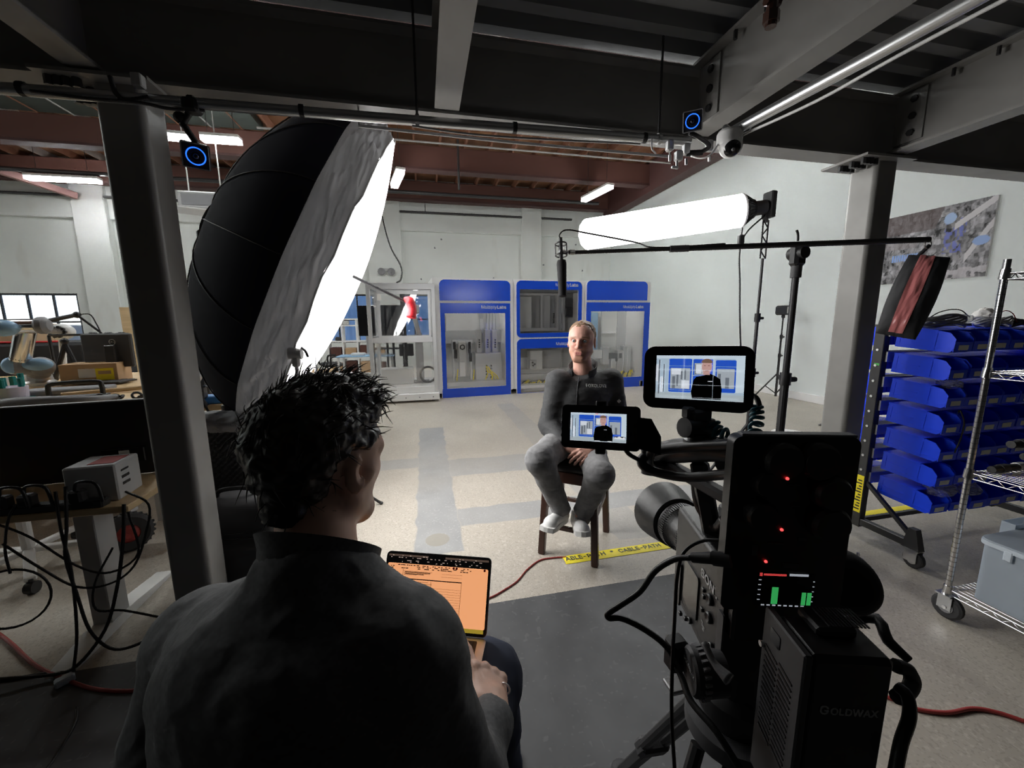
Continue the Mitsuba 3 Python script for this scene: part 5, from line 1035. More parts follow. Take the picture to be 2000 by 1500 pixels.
for r_, (yy, n_) in enumerate(((.045, 26), (.085, 14), (.105, 9), (.018, 16))):
    ms_ = [extr(sg.box(x0 + a * (x1 - x0), y1 - (yy + .012) * (y1 - y0), x0 + (a + b) * (x1 - x0), y1 - yy * (y1 - y0)), .0002) for a, b in zip(np.sort(rng.uniform(.02, .95, n_)), rng.uniform(.006, .022, n_)) if r_ != 3 or a < .38 or a > .6]
    part(scr, 'toolbar_icons', fl_(cat(*ms_), .0008), 'm_diffuser', False, emit=np.array([.8, .6, .5]) * .35, weight=.02)
bars = [(.12, .345, .75, .358), (.5, .845, .71, .858)]
lines = [(.17, .24, .45, .245), (.17, .265, .43, .27), (.17, .29, .3, .295), (.17, .385, .42, .39), (.17, .41, .46, .415), (.17, .435, .36, .44)] + [(.17, .46 + .035 * k, .75, .463 + .035 * k) for k in range(12)] + [(.748, .345, .751, .86), (.45, .37, .453, .86), (.16, .2, .163, .86), (.55, .25, .75, .253), (.55, .29, .75, .293)]
txt = [(a, yy, a + b, yy + .012) for yy in (.15, .172, .195) for a, b in zip(np.sort(rng.uniform(.03, .85, 26)), rng.uniform(.008, .02, 26))] + [(.18, yy, rng.uniform(.3, .44), yy + .01) for yy in (.25, .275, .395, .42, .48, .51)]
mk = lambda L_: fl_(cat(*[extr(sg.box(x0 + a * (x1 - x0), y1 - d * (y1 - y0), x0 + c * (x1 - x0), y1 - b * (y1 - y0)), .0002) for a, b, c, d in L_]), .001)
part(scr, 'document_bars', mk(bars), 'm_navy', False); part(scr, 'document_lines', mk(lines), 'm_cardboard', False); part(scr, 'text_lines', mk(txt), 'm_stoolwood', False)
for a in (.66, .69, .965): part(scr, 'red_icon', fl_(cyl((x0 + a * (x1 - x0), y1 - .155 * (y1 - y0), 0), (x0 + a * (x1 - x0), y1 - .155 * (y1 - y0), .0004), .0032, n=10), .001), 'm_red', False)
S(.02, .965, .99, 1.02, .0007, 'm_yellow', 'yellow_strip', np.array([.45, .33, .04]) * .5)
kd = unit(-bf * .75 - br * .15); kx = ex; kn = unit(np.cross(kx, -kd)); kn = kn if kn[2] > 0 else -kn; ky = unit(np.cross(kn, kx)); Dk = .215
kb = lambda m, dz=0.0: frame(m, BL_ - ky * 0 + kn * dz - ez * .0, kx, ky, kn)
part(t, 'base', kb(extr(rrect(0, -Dk, W_, 0, .012), .011), -.012), 'm_alu', False); part(t, 'keyboard_well', kb(extr(rrect(.022, -.112, W_ - .022, -.012, .004), .0008), -.0008), 'm_black', False)
for r_ in range(6):
    for c_ in range(14): part(t, 'key', kb(box((.03 + (c_ + .5) * (W_ - .06) / 14, -.021 - r_ * .0165, .0012), ((W_ - .06) / 14 - .003, .0135, .0016), .0004)), 'm_charcoal', False)
part(t, 'trackpad', kb(extr(rrect(W_ / 2 - .06, -.2, W_ / 2 + .06, -.122, .004), .0006)), 'm_lightgrey', False)
# ------------------------------------------------------------------ blue bin rack on casters
BL, BW, BH = .285, .138, .118
def bin_mesh():
    side = [(0, 0), (0, BH), (-.2, BH), (-.255, BH * .93), (-BL, BH * .66), (-BL + .006, .012), (-BL + .02, 0)]; w = .0035; out = []
    for x in (0, BW - w): out.append(frame(extr(sg.Polygon(side), w), (x, 0, 0), (0, 1, 0), (0, 0, 1), (1, 0, 0)))
    out += [bx(0, BW, -BL + .02, 0, 0, w), bx(0, BW, -w, 0, 0, BH), bx(0, BW, -BL, -BL + w, .008, BH * .52), bx(-.003, BW + .003, -.2, 0, BH - .004, BH + .002), bx(-.002, 0, -BL, -.17, .02, .026)]
    for x in (-.0018, BW): # embossed ribs on the sides
        out += [box((x + .0009, -.195, BH * .48), (.002, .008, BH * .8), .0005), box((x + .0009, -.08, BH * .5), (.002, .12, .004)), box((x + .0009, -.08, BH * .2), (.002, .12, .004)), box((x + .0009, -.02, BH * .5), (.002, .006, BH * .7))]
    return cat(out)
BIN = mikit.ply(bin_mesh(), 'm_binblue', False); LAB = mikit.ply(box((BW / 2, -BL - .0015, .03), (.075, .001, .028)), 'm_paper', False)
ROWS = [onz_ for onz_ in (1.325, 1.165, 1.005, .85, .69, .53, .365)]; NC = 8; X0 = 2.875
ordn = ['topmost', 'second', 'third', 'fourth', 'fifth', 'sixth', 'lowest']; coln = ['first', 'second', 'third', 'fourth', 'fifth', 'sixth', 'seventh', 'eighth']
rng = np.random.default_rng(17)
for r, z in enumerate(ROWS):
    for c in range(NC):
        a = math.radians(4 + rng.uniform(-1, 1)); yb = 1.905 - .004 * r + rng.uniform(-.006, .006)
        tw = T4().translate([X0 + c * (BW + .012), yb, z]).rotate([1, 0, 0], float(math.degrees(a)))
        k = thing('storage_bin', f'blue storage bin, {coln[c]} from the rack post in the {ordn[r]} row', 'bin', 'blue bins on the near face of the rack')
        part(k, 'tub', BIN, None, tw=tw); part(k, 'label_card', LAB, None, tw=tw)
    for c in range(2):
        tw = T4().translate([X0 + c * (BW + .012) + BW, 2.005, z]).rotate([0, 0, 1], 180).rotate([1, 0, 0], 4.0)
        k = thing('storage_bin', f'blue bin on the far rack face, {ordn[r]} row, {coln[c]} behind the post', 'bin', 'blue bins on the far face of the rack')
        part(k, 'tub', BIN, None, tw=tw); part(k, 'label_card', LAB, None, tw=tw)
t = thing('bin_rack', 'dark steel bin rack on casters holding the blue bins', 'rack')
for x in (2.845, X0 + NC * .15 + .03):
    part(t, 'upright', bx(x - .024, x + .024, 1.925, 1.985, .1, 1.46, .003), 'm_darkmetal', False)
    for k in range(9): part(t, 'slot_bolt', cyl((x - .024, 1.955, .5 + k * .1), (x - .029, 1.955, .5 + k * .1), .008, n=8), 'm_alu', False)
    ft = part(t, 'foot_bar', bx(x - .02, x + .02, 1.60, 2.34, .115, .16, .003), 'm_darkmetal', False)
    for s, ye in ((-1, 1.63), (1, 2.31)):
        part(t, 'brace', bar((x, 1.955, .44), (x, ye, .17), .022, .022), 'm_darkmetal', False); part(t, 'gusset', M([(x - .025, ye - .04, .115), (x + .025, ye - .04, .115), (x + .025, ye + .05, .115), (x - .025, ye + .05, .115), (x - .02, ye - .01, .24), (x + .02, ye - .01, .24), (x + .02, ye + .03, .24), (x - .02, ye + .03, .24)], [(0, 1, 5), (0, 5, 4), (1, 2, 6), (1, 6, 5), (2, 3, 7), (2, 7, 6), (3, 0, 4), (3, 4, 7), (4, 5, 6), (4, 6, 7), (0, 2, 1), (0, 3, 2)]), 'm_darkmetal', False)
        k = part(t, 'caster', cat(bx(x - .028, x - .023, ye - .035, ye + .03, .04, .115), bx(x + .023, x + .028, ye - .035, ye + .03, .04, .115), bx(x - .03, x + .03, ye - .035, ye + .035, .108, .116)), 'm_chrome', False)
        part(k, 'wheel', lathe((x - .018, ye - .01, .052), (1, 0, 0), [(.015, 0), (.045, 0), (.052, .006), (.052, .03), (.045, .036), (.015, .036)], 20), 'm_rubber', 30); part(k, 'hub', cyl((x - .022, ye - .01, .052), (x + .022, ye - .01, .052), .026, n=14), 'm_galv', 30)
for z in ROWS:
    for y in (1.918, 1.992): part(t, 'rail', bx(2.845, X0 + NC * .15 + .03, y - .006, y + .006, z + .06, z + .125), 'm_galv', False)
sg_ = part(t, 'warning_label', bx(2.8202, 2.8208, 1.93, 1.98, .2, .46), 'm_yellow', False)
part(sg_, 'print', cat(*[bx(2.8196, 2.8203, 1.938, 1.972 - .008 * (k % 3), .22 + k * .02, .228 + k * .02) for k in range(11)]), 'm_black', False)
part(t, 'green_sticker', bx(2.8202, 2.8208, 1.935, 1.965, 1.2, 1.215), 'm_green', False); part(t, 'top_tray', bx(2.86, 4.1, 1.90, 2.02, 1.445, 1.46), 'm_darkmetal', False)
part(t, 'connector_bar', bx(2.845, X0 + NC * .15 + .03, 1.945, 1.965, .12, .15), 'm_darkmetal', False)
# cable coils and bags on the rack
def coil(name, lab, c, R, n, m, r=.007, sd=0, cat_='cable coil'):
    rng = np.random.default_rng(sd); ms = []
    for k in range(n): ms.append(tube([np.asarray(c) + np.array([math.cos(a) * R * (1 + .12 * rng.normal() * .5), math.sin(a) * R * .55, .012 * k * .6 + .012 * math.sin(3 * a + k)]) for a in np.linspace(0, 2 * math.pi, 13)], r, 5, 3))
    return single(name, lab, cat_, cat(*ms), m, True)
coil('cable_coil', 'grey cable coil lying on the topmost blue bins', (3.05, 1.80, 1.455), .15, 8, 'm_grey', sd=1)
coil('cable_coil', 'pale looped cable bundle on the topmost bins beside the shelf post', (3.42, 1.76, 1.455), .11, 6, 'm_lightgrey', sd=2)
coil('cable_coil', 'dark cable bundle near the shelf end of the topmost bins', (3.66, 1.78, 1.455), .10, 5, 'm_charcoal', sd=3)
single('loose_wire', 'thin dark wire arching above the cable coil', 'wire', tube([(2.9, 1.8, 1.46), (3.0, 1.78, 1.53), (3.12, 1.76, 1.545), (3.22, 1.76, 1.5)], .003, 5), 'm_black', True)
single('loose_wire', 'thin red wire curling over the pale cable bundle', 'wire', tube([(3.35, 1.74, 1.47), (3.42, 1.72, 1.535), (3.5, 1.72, 1.52), (3.55, 1.72, 1.47)], .0025, 5), 'm_redcable', True)
single('dangling_cable', 'black cable hanging out of the fourth row of blue bins', 'cable', tube([(3.0, 1.62, .95), (2.98, 1.60, .97), (2.99, 1.58, .9), (3.0, 1.59, .8), (2.99, 1.6, .72)], .004, 6), 'm_black', True)
def crumple(c, s, seed, f=14, amp=.4, sub=4):
    m = trimesh.creation.icosphere(subdivisions=sub); v = np.asarray(m.vertices); n = meshkit.fbm(v * 2.4 + seed, 3, seed); n2 = np.abs(meshkit.noise(v * 5 + seed * 3, seed) - .5); m.vertices = np.asarray(c) + v * np.asarray(s) * (1 + amp * (n - .5) - .5 * n2)[:, None]; return m
for k, (c, s, lab) in enumerate((((3.03, 1.66, .47), (.09, .07, .05), 'clear plastic bag bulging out of the lowest row of bins'), ((3.2, 1.64, .47), (.07, .07, .05), 'clear plastic bag beside the first bag in the lowest row of bins'), ((3.16, 1.76, 1.49), (.06, .05, .03), 'crumpled clear bag on the topmost bins beside the shelf post'), ((3.0, 1.68, 1.115), (.06, .06, .03), 'crumpled clear bag sticking out of the third row of bins'))):
    single('plastic_bag', lab, 'bag', crumple(c, s, k + 3, sub=3), 'm_film', False)
single('yellow_bag', 'yellowish clear bag of parts on the topmost bins', 'bag', crumple((3.5, 1.84, 1.5), (.07, .06, .06), 9, sub=3), 'm_paper', True)

# ------------------------------------------------------------------ chrome wire shelf
t = thing('wire_shelf', 'chrome wire shelving unit on casters in front of the blue bin rack', 'shelf')
XA, XB, YA, YB = 2.52, 3.72, .80, 1.285; SZ = [.15, .765, 1.25, 1.69]
for x in (XA, XB):
    for y in (YA, YB):
        p = part(t, 'post', cyl((x, y, .12), (x, y, 1.75), .0127, n=14), 'm_chrome', 30)
        if x == XA:
            part(p, 'grooves', cat(*[cyl((x, y, z), (x, y, z + .002), .0134, n=12, cap=False) for z in np.arange(.2, 1.72, .0254)]), 'm_darkmetal', False, kind='stuff')
        for z in SZ: part(t, 'collar', cyl((x, y, z - .025), (x, y, z + .02), .019, .016, 14), 'm_chrome', 30)
        k = part(t, 'caster', cat(bx(x - .03, x + .03, y - .03, y + .03, .118, .126), bx(x - .024, x - .02, y - .035, y + .02, .05, .12), bx(x + .02, x + .024, y - .035, y + .02, .05, .12)), 'm_galv', False)
        part(k, 'wheel', lathe((x - .016, y - .012, .062), (1, 0, 0), [(.02, 0), (.052, 0), (.062, .007), (.062, .025), (.052, .032), (.02, .032)], 22), 'm_rubber', 30); part(k, 'hub', cyl((x - .019, y - .012, .062), (x + .019, y - .012, .062), .03, n=16), 'm_grey', 30); part(k, 'axle', cyl((x - .028, y - .012, .062), (x + .028, y - .012, .062), .009, n=8), 'm_chrome', 30)
for z in SZ:
    for e, (p, q) in enumerate((((XA, YA), (XA, YB)), ((XA, YB), (XB, YB)), ((XA, YA), (XB, YA)), ((XB, YA), (XB, YB)))):
        p, q = np.array([*p, z]), np.array([*q, z]); L = np.linalg.norm(q - p); n = int(L / .032)
        part(t, 'edge_rail', cat(cyl(p, q, .0032, n=6), cyl(p - Z3 * .026, q - Z3 * .026, .0032, n=6)), 'm_chrome', True)
        part(t, 'edge_zigzag', tube([p + (q - p) * i / n - Z3 * (.026 * (i % 2)) for i in range(n + 1)], .0022, 5, smooth=False), 'm_chrome', True)
    for y in (YA + .16, YB - .16): part(t, 'support_rod', cyl((XA, y, z - .004), (XB, y, z - .004), .0032, n=5, cap=False), 'm_chrome', True)
WIRE = mikit.ply(cyl((0, YA, 0), (0, YB, 0), .0019, n=5, cap=False), 'm_chrome', True)
for z in SZ:
    for k in range(1, 46): part(t, 'wire', WIRE, None, tw=T4().translate([XA + k * .026, 0, z + .003]))
z = SZ[0] + .006
t = thing('plastic_tote', 'clear lidded plastic tote on the lowest shelf of the chrome unit', 'tote')
a = 2.552; poly = rrect(a, .84, a + .62, 1.215, .03); inner = poly.buffer(-.004)
part(t, 'tub', cat(frame(extr(poly.difference(inner), .30), (0, 0, z), (1, 0, 0), (0, 1, 0), (0, 0, 1)), frame(extr(inner, .004), (0, 0, z), (1, 0, 0), (0, 1, 0), (0, 0, 1))), 'm_tote', 30)
part(t, 'rim', frame(extr(poly.buffer(.012).difference(poly.buffer(-.002)), .02), (0, 0, z + .285), (1, 0, 0), (0, 1, 0), (0, 0, 1)), 'm_plasticclear', 30); part(t, 'lid', frame(extr(poly.buffer(.009), .008), (0, 0, z + .305), (1, 0, 0), (0, 1, 0), (0, 0, 1)), 'm_tote', False)
for y in (.95, 1.12): part(t, 'latch', box((a - .008, y, z + .27), (.012, .03, .05), .004), 'm_plasticclear', False)
single('cable_bundle', 'pale curled cable inside the clear tote', 'cable', tube([(a + .06, 1.1, z + .03), (a + .05, 1.0, z + .1), (a + .06, .95, z + .03), (a + .1, .9, z + .02), (a + .2, .92, z + .05)], .018, 8), 'm_white', True)
single('dark_parts', 'dark folded foam piece inside the clear tote', 'foam', box((a + .34, 1.03, z + .09), (.4, .28, .16), .03), 'm_grey', False)
single('small_tray', 'small clear open tray beside the tote lid', 'tray', cat(bx(a + .24, a + .4, 1.225, 1.275, z + .0, z + .004), bx(a + .24, a + .4, 1.225, 1.228, z, z + .335), bx(a + .24, a + .4, 1.272, 1.275, z, z + .335), bx(a + .24, a + .243, 1.225, 1.275, z, z + .335)), 'm_tote', False)
single('tape_dispenser', 'small white label strip lying on the tote lid', 'strip', box((a + .12, 1.0, z + .322), (.09, .06, .012), .004), 'm_white', False)
single('tape_dispenser', 'small black tape block lying on the tote lid', 'tape', box((a + .2, 1.1, z + .326), (.06, .05, .026), .006), 'm_black', False)
z = SZ[1] + .006
rng = np.random.default_rng(31)
for k in range(9):
    y = .9 + .042 * k; zz = z + .022 + .045 * (k % 4); x0 = XA + .035 + rng.uniform(0, .05)
    g = thing('slider_rod', f'black camera support rod with silver collars, {coln[k] if k < 8 else "ninth"} in the pile on the chrome shelf', 'rod', 'rods piled on the chrome shelf')
    part(g, 'tube', cyl((x0, y, zz), (x0 + .6, y + rng.uniform(-.03, .03), zz), .017, n=12), 'm_black', 30)
    for s in (.05, .16, .3): part(g, 'collar', cyl((x0 + s, y, zz), (x0 + s + .045, y, zz), .0205, n=12), 'm_charcoal' if s != .16 else 'm_alu', 30)
b = single('cardboard_box', 'small brown cardboard box on the chrome shelf by the rods', 'box', bx(XA + .085, XA + .3, 1.0, 1.13, z + .0, z + .075, .003), 'm_cardboard', False)
z = SZ[2] + .006
for k in range(4): single('paper_sheet', f'loose white paper sheet on the chrome shelf, {["lowest", "second", "third", "topmost"][k]} of the heap', 'paper', (lambda m: (setattr(m, 'vertices', np.asarray(m.vertices) + np.stack([np.zeros(len(m.vertices)), np.zeros(len(m.vertices)), .018 * (meshkit.fbm(np.asarray(m.vertices) * 9, 2, k) - .3)], 1)), m)[1])(box((XA + .2 + .03 * k, 1.1 - .04 * k, z + .008 + .011 * k), (.3, .21, .002), 0, rz=.15 * k).subdivide().subdivide().subdivide()), 'm_paper', True, 'papers on the chrome shelf')
single('black_pouch', 'black pouch on the uppermost shelf of the chrome unit', 'pouch', crumple((XA + .24, 1.18, SZ[3] + .045), (.1, .08, .05), 2, sub=3), 'm_blackmat', True)
# red cable on the floor by the camera
single('extension_cord', 'dark red extension cord snaking over the bare floor below the chrome shelf', 'cord', tube([atz(x, y, .008) for x, y in ((1690, 1345), (1755, 1370), (1790, 1385), (1850, 1392), (1900, 1384), (1950, 1392), (2010, 1412))], .0075, 8), 'm_redcable', True)

# ------------------------------------------------------------------ cameras and rings hung from the steel
scene['m_ring'] = {'type': 'diffuse', 'reflectance': {'type': 'rgb', 'value': [0.01, 0.05, 0.3]}}
def ringcam(c, look, s, lab):
    t = thing('ring_camera', lab, 'camera'); look = unit(look); a, b, d = basis(look)
    part(t, 'housing', frame(box((0, 0, 0), (s, s, s * .45), s * .06), c, a, b, d), 'm_black', False); part(t, 'frame_trim', frame(extr(rrect(-s / 2, -s / 2, s / 2, s / 2, .005).difference(rrect(-s * .46, -s * .46, s * .46, s * .46, .004)), .002), c + d * s * .225, a, b, d), 'm_grey', False)
    part(t, 'light_ring', ring(c + d * (s * .24), d, s * .33, s * .028, 36, 8), 'm_ring', True, 'glowing blue ring', emit=(.03, .22, 1.6), weight=.02)
    part(t, 'lens', cyl(c + d * s * .22, c + d * s * .28, s * .2, s * .17, 20), 'm_blackgloss', 30); part(t, 'lens_glass', ball(c + d * s * .26, (s * .11,) * 3, 2), 'm_blackgloss', True)
    return t
c = at(382, 304, 1.72); k = ringcam(c, EYE + (.1, 0, -.2) - c, .082, 'black ring camera with blue light hung beside the dark column')
part(k, 'arm', tube([c + (0, .02, .045), c + (-.02, .0, .09), at(358, 240, 1.72), at(375, 212, 1.71)], .011, 8), 'm_black', True); part(k, 'clamp', box(at(375, 208, 1.70), (.05, .05, .045), .008), 'm_black', False); part(k, 'joint', ball(at(352, 230, 1.72), (.02,) * 3, 2), 'm_black', True)
c = at(1353, 236, 1.55); k = ringcam(c, EYE + (-.05, .1, -.1) - c, .075, 'black ring camera with blue light under the deep joist')
part(k, 'arm', tube([c + (.0, .02, -.035), at(1365, 268, 1.57), at(1385, 285, 1.6), at(1372, 296, 1.62)], .009, 8), 'm_darkmetal', True)
for q in ((1308, 285), (1340, 292), (1385, 285)): part(k, 'clamp', cat(box(at(*q, 1.62), (.028, .03, .045), .006), cyl(at(q[0], q[1] + 18, 1.62), at(q[0], q[1] + 30, 1.62), .006, n=6)), 'm_alu', False)
part(k, 'spare_clamp', cat(box(at(1325, 305, 1.6), (.03, .03, .04), .005), cyl(at(1322, 315, 1.6), at(1322, 330, 1.6), .005, n=6), box(at(1318, 327, 1.6), (.03, .012, .01), .002)), 'm_alu', False); part(k, 'plug', cyl(at(1372, 298, 1.6), at(1340, 300, 1.62), .012, n=10), 'm_black', 30)
c = at(1424, 282, 1.5); t = thing('dome_camera', 'white ball security camera hung beside the ring camera', 'camera')
part(t, 'base', lathe(c + (0, 0, .05), (0, 0, -1), [(0, 0), (.042, 0), (.048, .01), (.048, .045), (.044, .055), (.0, .055)], 28), 'm_white', 30); bc = c + (0, -.01, -.012); dl_ = unit((-.35, -.75, -.55)); part(t, 'ball', ball(bc, (.043,) * 3, 3), 'm_white', True)
part(t, 'lens_window', lathe(bc + dl_ * .030, dl_, [(.031, 0), (.026, .008), (.014, .0135), (0, .015)], 24), 'm_blackgloss', True); part(t, 'lens', ball(bc + dl_ * .04, (.008,) * 3, 2), 'm_grey', True)
part(t, 'bracket', cyl(c + (0, 0, .045), c + (.0, .03, .075), .014, n=10), 'm_galv', 30)
single('camera_lead', 'white lead curving from the dome camera to the clamps', 'cable', tube([c + (-.03, 0, .03), at(1390, 300, 1.52), at(1370, 309, 1.55), at(1350, 305, 1.6)], .004, 6), 'm_white', True)
c = at(1507, 28, 1.0); t = thing('pipe_fitting', 'rusty brass sprinkler fitting on the deep joist', 'fitting'); part(t, 'body', cat(cyl(c + (0, 0, -.03), c + (0, 0, .06), .014, n=10), cyl(c + (0, 0, -.02), c + (0, 0, .005), .02, n=6), cyl(c + (-.02, 0, .03), c + (.02, 0, .03), .012, n=8)), 'm_stoolwood', False)
c = at(270, 158, 1.68); single('junction_box', 'small pale junction box at the top of the dark column', 'box', box(c, (.03, .03, .04), .003), 'm_lightgrey', False)
single('cable_bundle', 'dark cables looped over the conduit at the top of the dark column', 'cable', cat(tube([at(215, 150, 1.68), at(228, 185, 1.67), at(250, 196, 1.67), at(290, 190, 1.68)], .008, 6), tube([at(60, 178, 1.68), at(170, 192, 1.67), at(270, 200, 1.66), at(330, 212, 1.68), at(400, 216, 1.7)], .005, 6)), 'm_charcoal', True)
# ------------------------------------------------------------------ workbench behind the dark column
t = thing('workbench', 'long wooden workbench crowded with tools behind the black monitor back', 'workbench')
part(t, 'top', bx(-6.5, -2.2, 3.45, 5.9, .86, .9, .004), 'm_wood', False)
for x in (-6.3, -4.3, -2.4):
    for y in (3.6, 5.7): part(t, 'leg', bx(x - .04, x + .04, y - .04, y + .04, 0, .86), 'm_lightgrey', False)
part(t, 'lower_rail', cat(bx(-6.3, -2.4, 3.57, 3.63, .25, .31), bx(-6.3, -2.4, 5.67, 5.73, .25, .31)), 'm_lightgrey', False)
# robot arm
t = thing('robot_arm', 'silver robot arm with pale blue joint caps standing on the workbench', 'robot arm'); p = [at(77, 748, 4.9), at(77, 718, 4.9), at(45, 712, 4.75), at(50, 642, 4.75), at(60, 636, 4.65), at(-40, 640, 4.5)]
b0 = np.array([p[0][0], 4.9, .9]); part(t, 'base', lathe(b0, (0, 0, 1), [(0, 0), (.125, 0), (.125, .03), (.105, .05), (.09, .14), (0, .14)], 24), 'm_alu', 30)
sa_, sb_ = at(80, 716, 4.82), at(30, 714, 4.74); part(t, 'shoulder', cat(cyl(sa_, sb_, .085, n=22), ball(sa_, (.1, .1, .095), 3), ball(sb_, (.088, .088, .088), 3), cyl(b0 + (0, 0, .1), sa_, .085, n=18)), 'm_grey', True)
part(t, 'joint_cap', ball(at(74, 712, 4.73), (.115, .07, .06), 3), 'm_lightblue', True); part(t, 'joint_cap', ball(at(22, 714, 4.7), (.05, .08, .08), 3), 'm_lightblue', True)
part(t, 'upper_arm', cyl(at(40, 704, 4.7), at(50, 646, 4.68), .072, n=24), 'm_chrome', 30); part(t, 'arm_ring', cyl(at(40.5, 701, 4.7), at(41.5, 697, 4.7), .0735, n=24), 'm_grey', 30); part(t, 'elbow', ball(at(51, 641, 4.68), (.085, .085, .07), 3), 'm_grey', True)
part(t, 'forearm', cyl(at(76, 636, 4.62), at(-20, 638, 4.56), .064, n=24), 'm_chrome', 30); part(t, 'elbow_cap', lathe(at(72, 636, 4.62), at(76, 636, 4.62) - at(-20, 638, 4.56), [(.068, 0), (.08, .02), (.08, .06), (.05, .09), (0, .095)], 20), 'm_grey', 30); part(t, 'joint_cap', ball(at(4, 641, 4.52), (.12, .08, .075), 3), 'm_lightblue', True)
part(t, 'wrist', ball(at(-40, 640, 4.5), (.09,) * 3, 2), 'm_grey', True)
# cardboard parcel, tools
a = math.radians(8); c = np.array([-3.32, 4.93, .9]); t = thing('cardboard_box', 'brown cardboard parcel with white and yellow labels on the workbench', 'box')
Rb = Plane((c[0], c[1] - .12), math.radians(12)); part(t, 'carton', Rb.bx(-.24, .2, .902, 1.11, 0, .32, .004), 'm_cardboard', False)
part(t, 'white_label', Rb.bx(-.1, .04, .97, 1.06, -.002, 0), 'm_paper', False); part(t, 'yellow_label', Rb.bx(.03, .17, .94, 1.06, -.003, -.001), 'm_yellow', False); part(t, 'yellow_label_print', Rb.bx(.05, .15, 1.0, 1.035, -.004, -.003), 'm_cardboard', False); part(t, 'handle_slot', Rb.bx(-.14, -.02, .93, .945, -.002, 0), 'm_stoolwood', False); part(t, 'tape_strip', Rb.bx(-.24, .2, 1.109, 1.112, .14, .19), 'm_wood', False)
t = thing('monitor', 'black computer monitor back with a round emblem on the workbench', 'monitor'); Mb = Plane((-3.52, 5.02), math.radians(-3))
m0, m1 = Mb.uz(154, 654), Mb.uz(262, 716); part(t, 'shell', Mb.bx(m0[0], m1[0], m1[1], m0[1] + .01, 0, .05, .012), 'm_charcoal', False); cu, cz = Mb.uz(219, 668); part(t, 'emblem', ring(Mb.w(cu, -.002, cz), -Mb.n, .028, .003, 24, 6), 'm_lightgrey', True)
tm = meshkit.text_mesh('DELL', .016, .001, True); tm.vertices[:, 0] -= tm.vertices[:, 0].max() / 2; part(t, 'emblem_lettering', Mb.fr(frame(tm, (cu, cz - .008, 0), (1, 0, 0), (0, 1, 0), (0, 0, 1)), -.001), 'm_lightgrey', False)
part(t, 'stand', Mb.bx(cu - .05, cu + .05, .9, cz - .03, -.06, -.01, .01), 'm_black', False); part(t, 'foot', Mb.bx(cu - .14, cu + .14, .9, .915, -.16, .06, .005), 'm_darkmetal', False)
k = single('laptop_dock', 'flat black notebook lying under the monitor on the workbench', 'notebook', Mb.bx(cu - .2, cu + .22, .916, .935, -.3, -.08, .005), 'm_charcoal', False)
t = thing('mic_boom', 'black desk boom with a slim camera bar above the workbench', 'boom arm'); q = [at(97, 626, 5.4), at(150, 615, 5.4), at(168, 628, 5.4), at(197, 650, 5.4)]
part(t, 'bar', cyl(q[0], q[1], .022, n=10), 'm_charcoal', 30); part(t, 'knuckle', ball(q[1], (.035,) * 3, 2), 'm_black', True); part(t, 'arm', tube([q[1], q[2], q[3], (q[3][0], 5.4, .9)], .012, 6, smooth=False), 'm_black', True); part(t, 'lead', tube([q[1], at(175, 614, 5.4), at(188, 632, 5.4), q[3]], .006, 6), 'm_black', True)
g0 = at(150, 655, 5.3); t = thing('rail_clamp', 'black clamp rail with grips behind the monitor top', 'rail'); part(None, t, cat(cyl(at(95, 655, 5.3), at(250, 652, 5.3), .012, n=8), *[box(at(x, 653, 5.3), (.06, .05, .05), .01) for x in (182, 212, 238)], cyl(at(95, 655, 5.3), (at(95, 655, 5.3)[0], 5.3, .9), .014, n=8), cyl(at(240, 653, 5.3), (at(240, 653, 5.3)[0], 5.3, .9), .014, n=8)), 'm_black', 30)
t = thing('gripper', 'white spotted gripper head between robot arm and desk boom', 'gripper'); g = at(120, 648, 5.5); part(t, 'body', cat(ball(g, (.12, .1, .09), 3), cyl(g + (-.16, 0, .05), g, .05, n=12), cyl(g + (-.05, 0, -.5 + (.0)), g, .03, n=10)), 'm_white', True)
for k in range(10): a = k * .63; part(t, 'hole', cyl(g + (math.cos(a) * .07 + .02, -.07, math.sin(a) * .05), g + (math.cos(a) * .075 + .02, -.1, math.sin(a) * .055), .016, n=8), 'm_black', 30)
part(t, 'pedestal', bx(g[0] - .1, g[0] + .05, 5.42, 5.58, .9, g[2] - .45, .01), 'm_offwhite', False)
for k, (x, lab) in enumerate(((125, 'black tripod leg pair standing before the draped table'),)):
    t = thing('mini_tripod', lab, 'tripod'); a0 = at(x + 2, 672, 5.2); part(t, 'legs', cat(cyl(a0, (a0[0] - .12, 5.15, .905), .022, n=8), cyl(a0, (a0[0] + .14, 5.15, .905), .022, n=8), cyl(a0, (a0[0], 5.35, .905), .02, n=8)), 'm_black', 30); part(t, 'head', ball(a0 + (0, 0, .03), (.035,) * 3, 2), 'm_black', True)
t = thing('hand_tool_case', 'black carry handle bar standing on the near bench edge', 'handle'); h0, h1 = np.array([-2.95, 3.83, .9]), np.array([-2.66, 3.93, .9]); part(t, 'grip', tube([h0, h0 + (0, 0, .1), h0 + (.03, .01, .135), h1 + (-.03, -.01, .135), h1 + (0, 0, .1), h1], .017, 8, 4), 'm_black', True); part(t, 'plate', bar(h0 + (-.25, -.02, .015), h1 + (.03, 0, .015), .12, .025, .004), 'm_charcoal', False)
t = thing('toolbox_lid', 'grey metal case lid lying on the bench in front of the parcel', 'case'); part(t, 'lid', bar((-3.32, 4.1, .935), (-2.78, 4.22, .935), .2, .05, .01), 'm_grey', False); part(t, 'feet', cat(box((-3.25, 4.05, .905), (.06, .04, .02)), box((-2.85, 4.15, .905), (.06, .04, .02))), 'm_black', False)
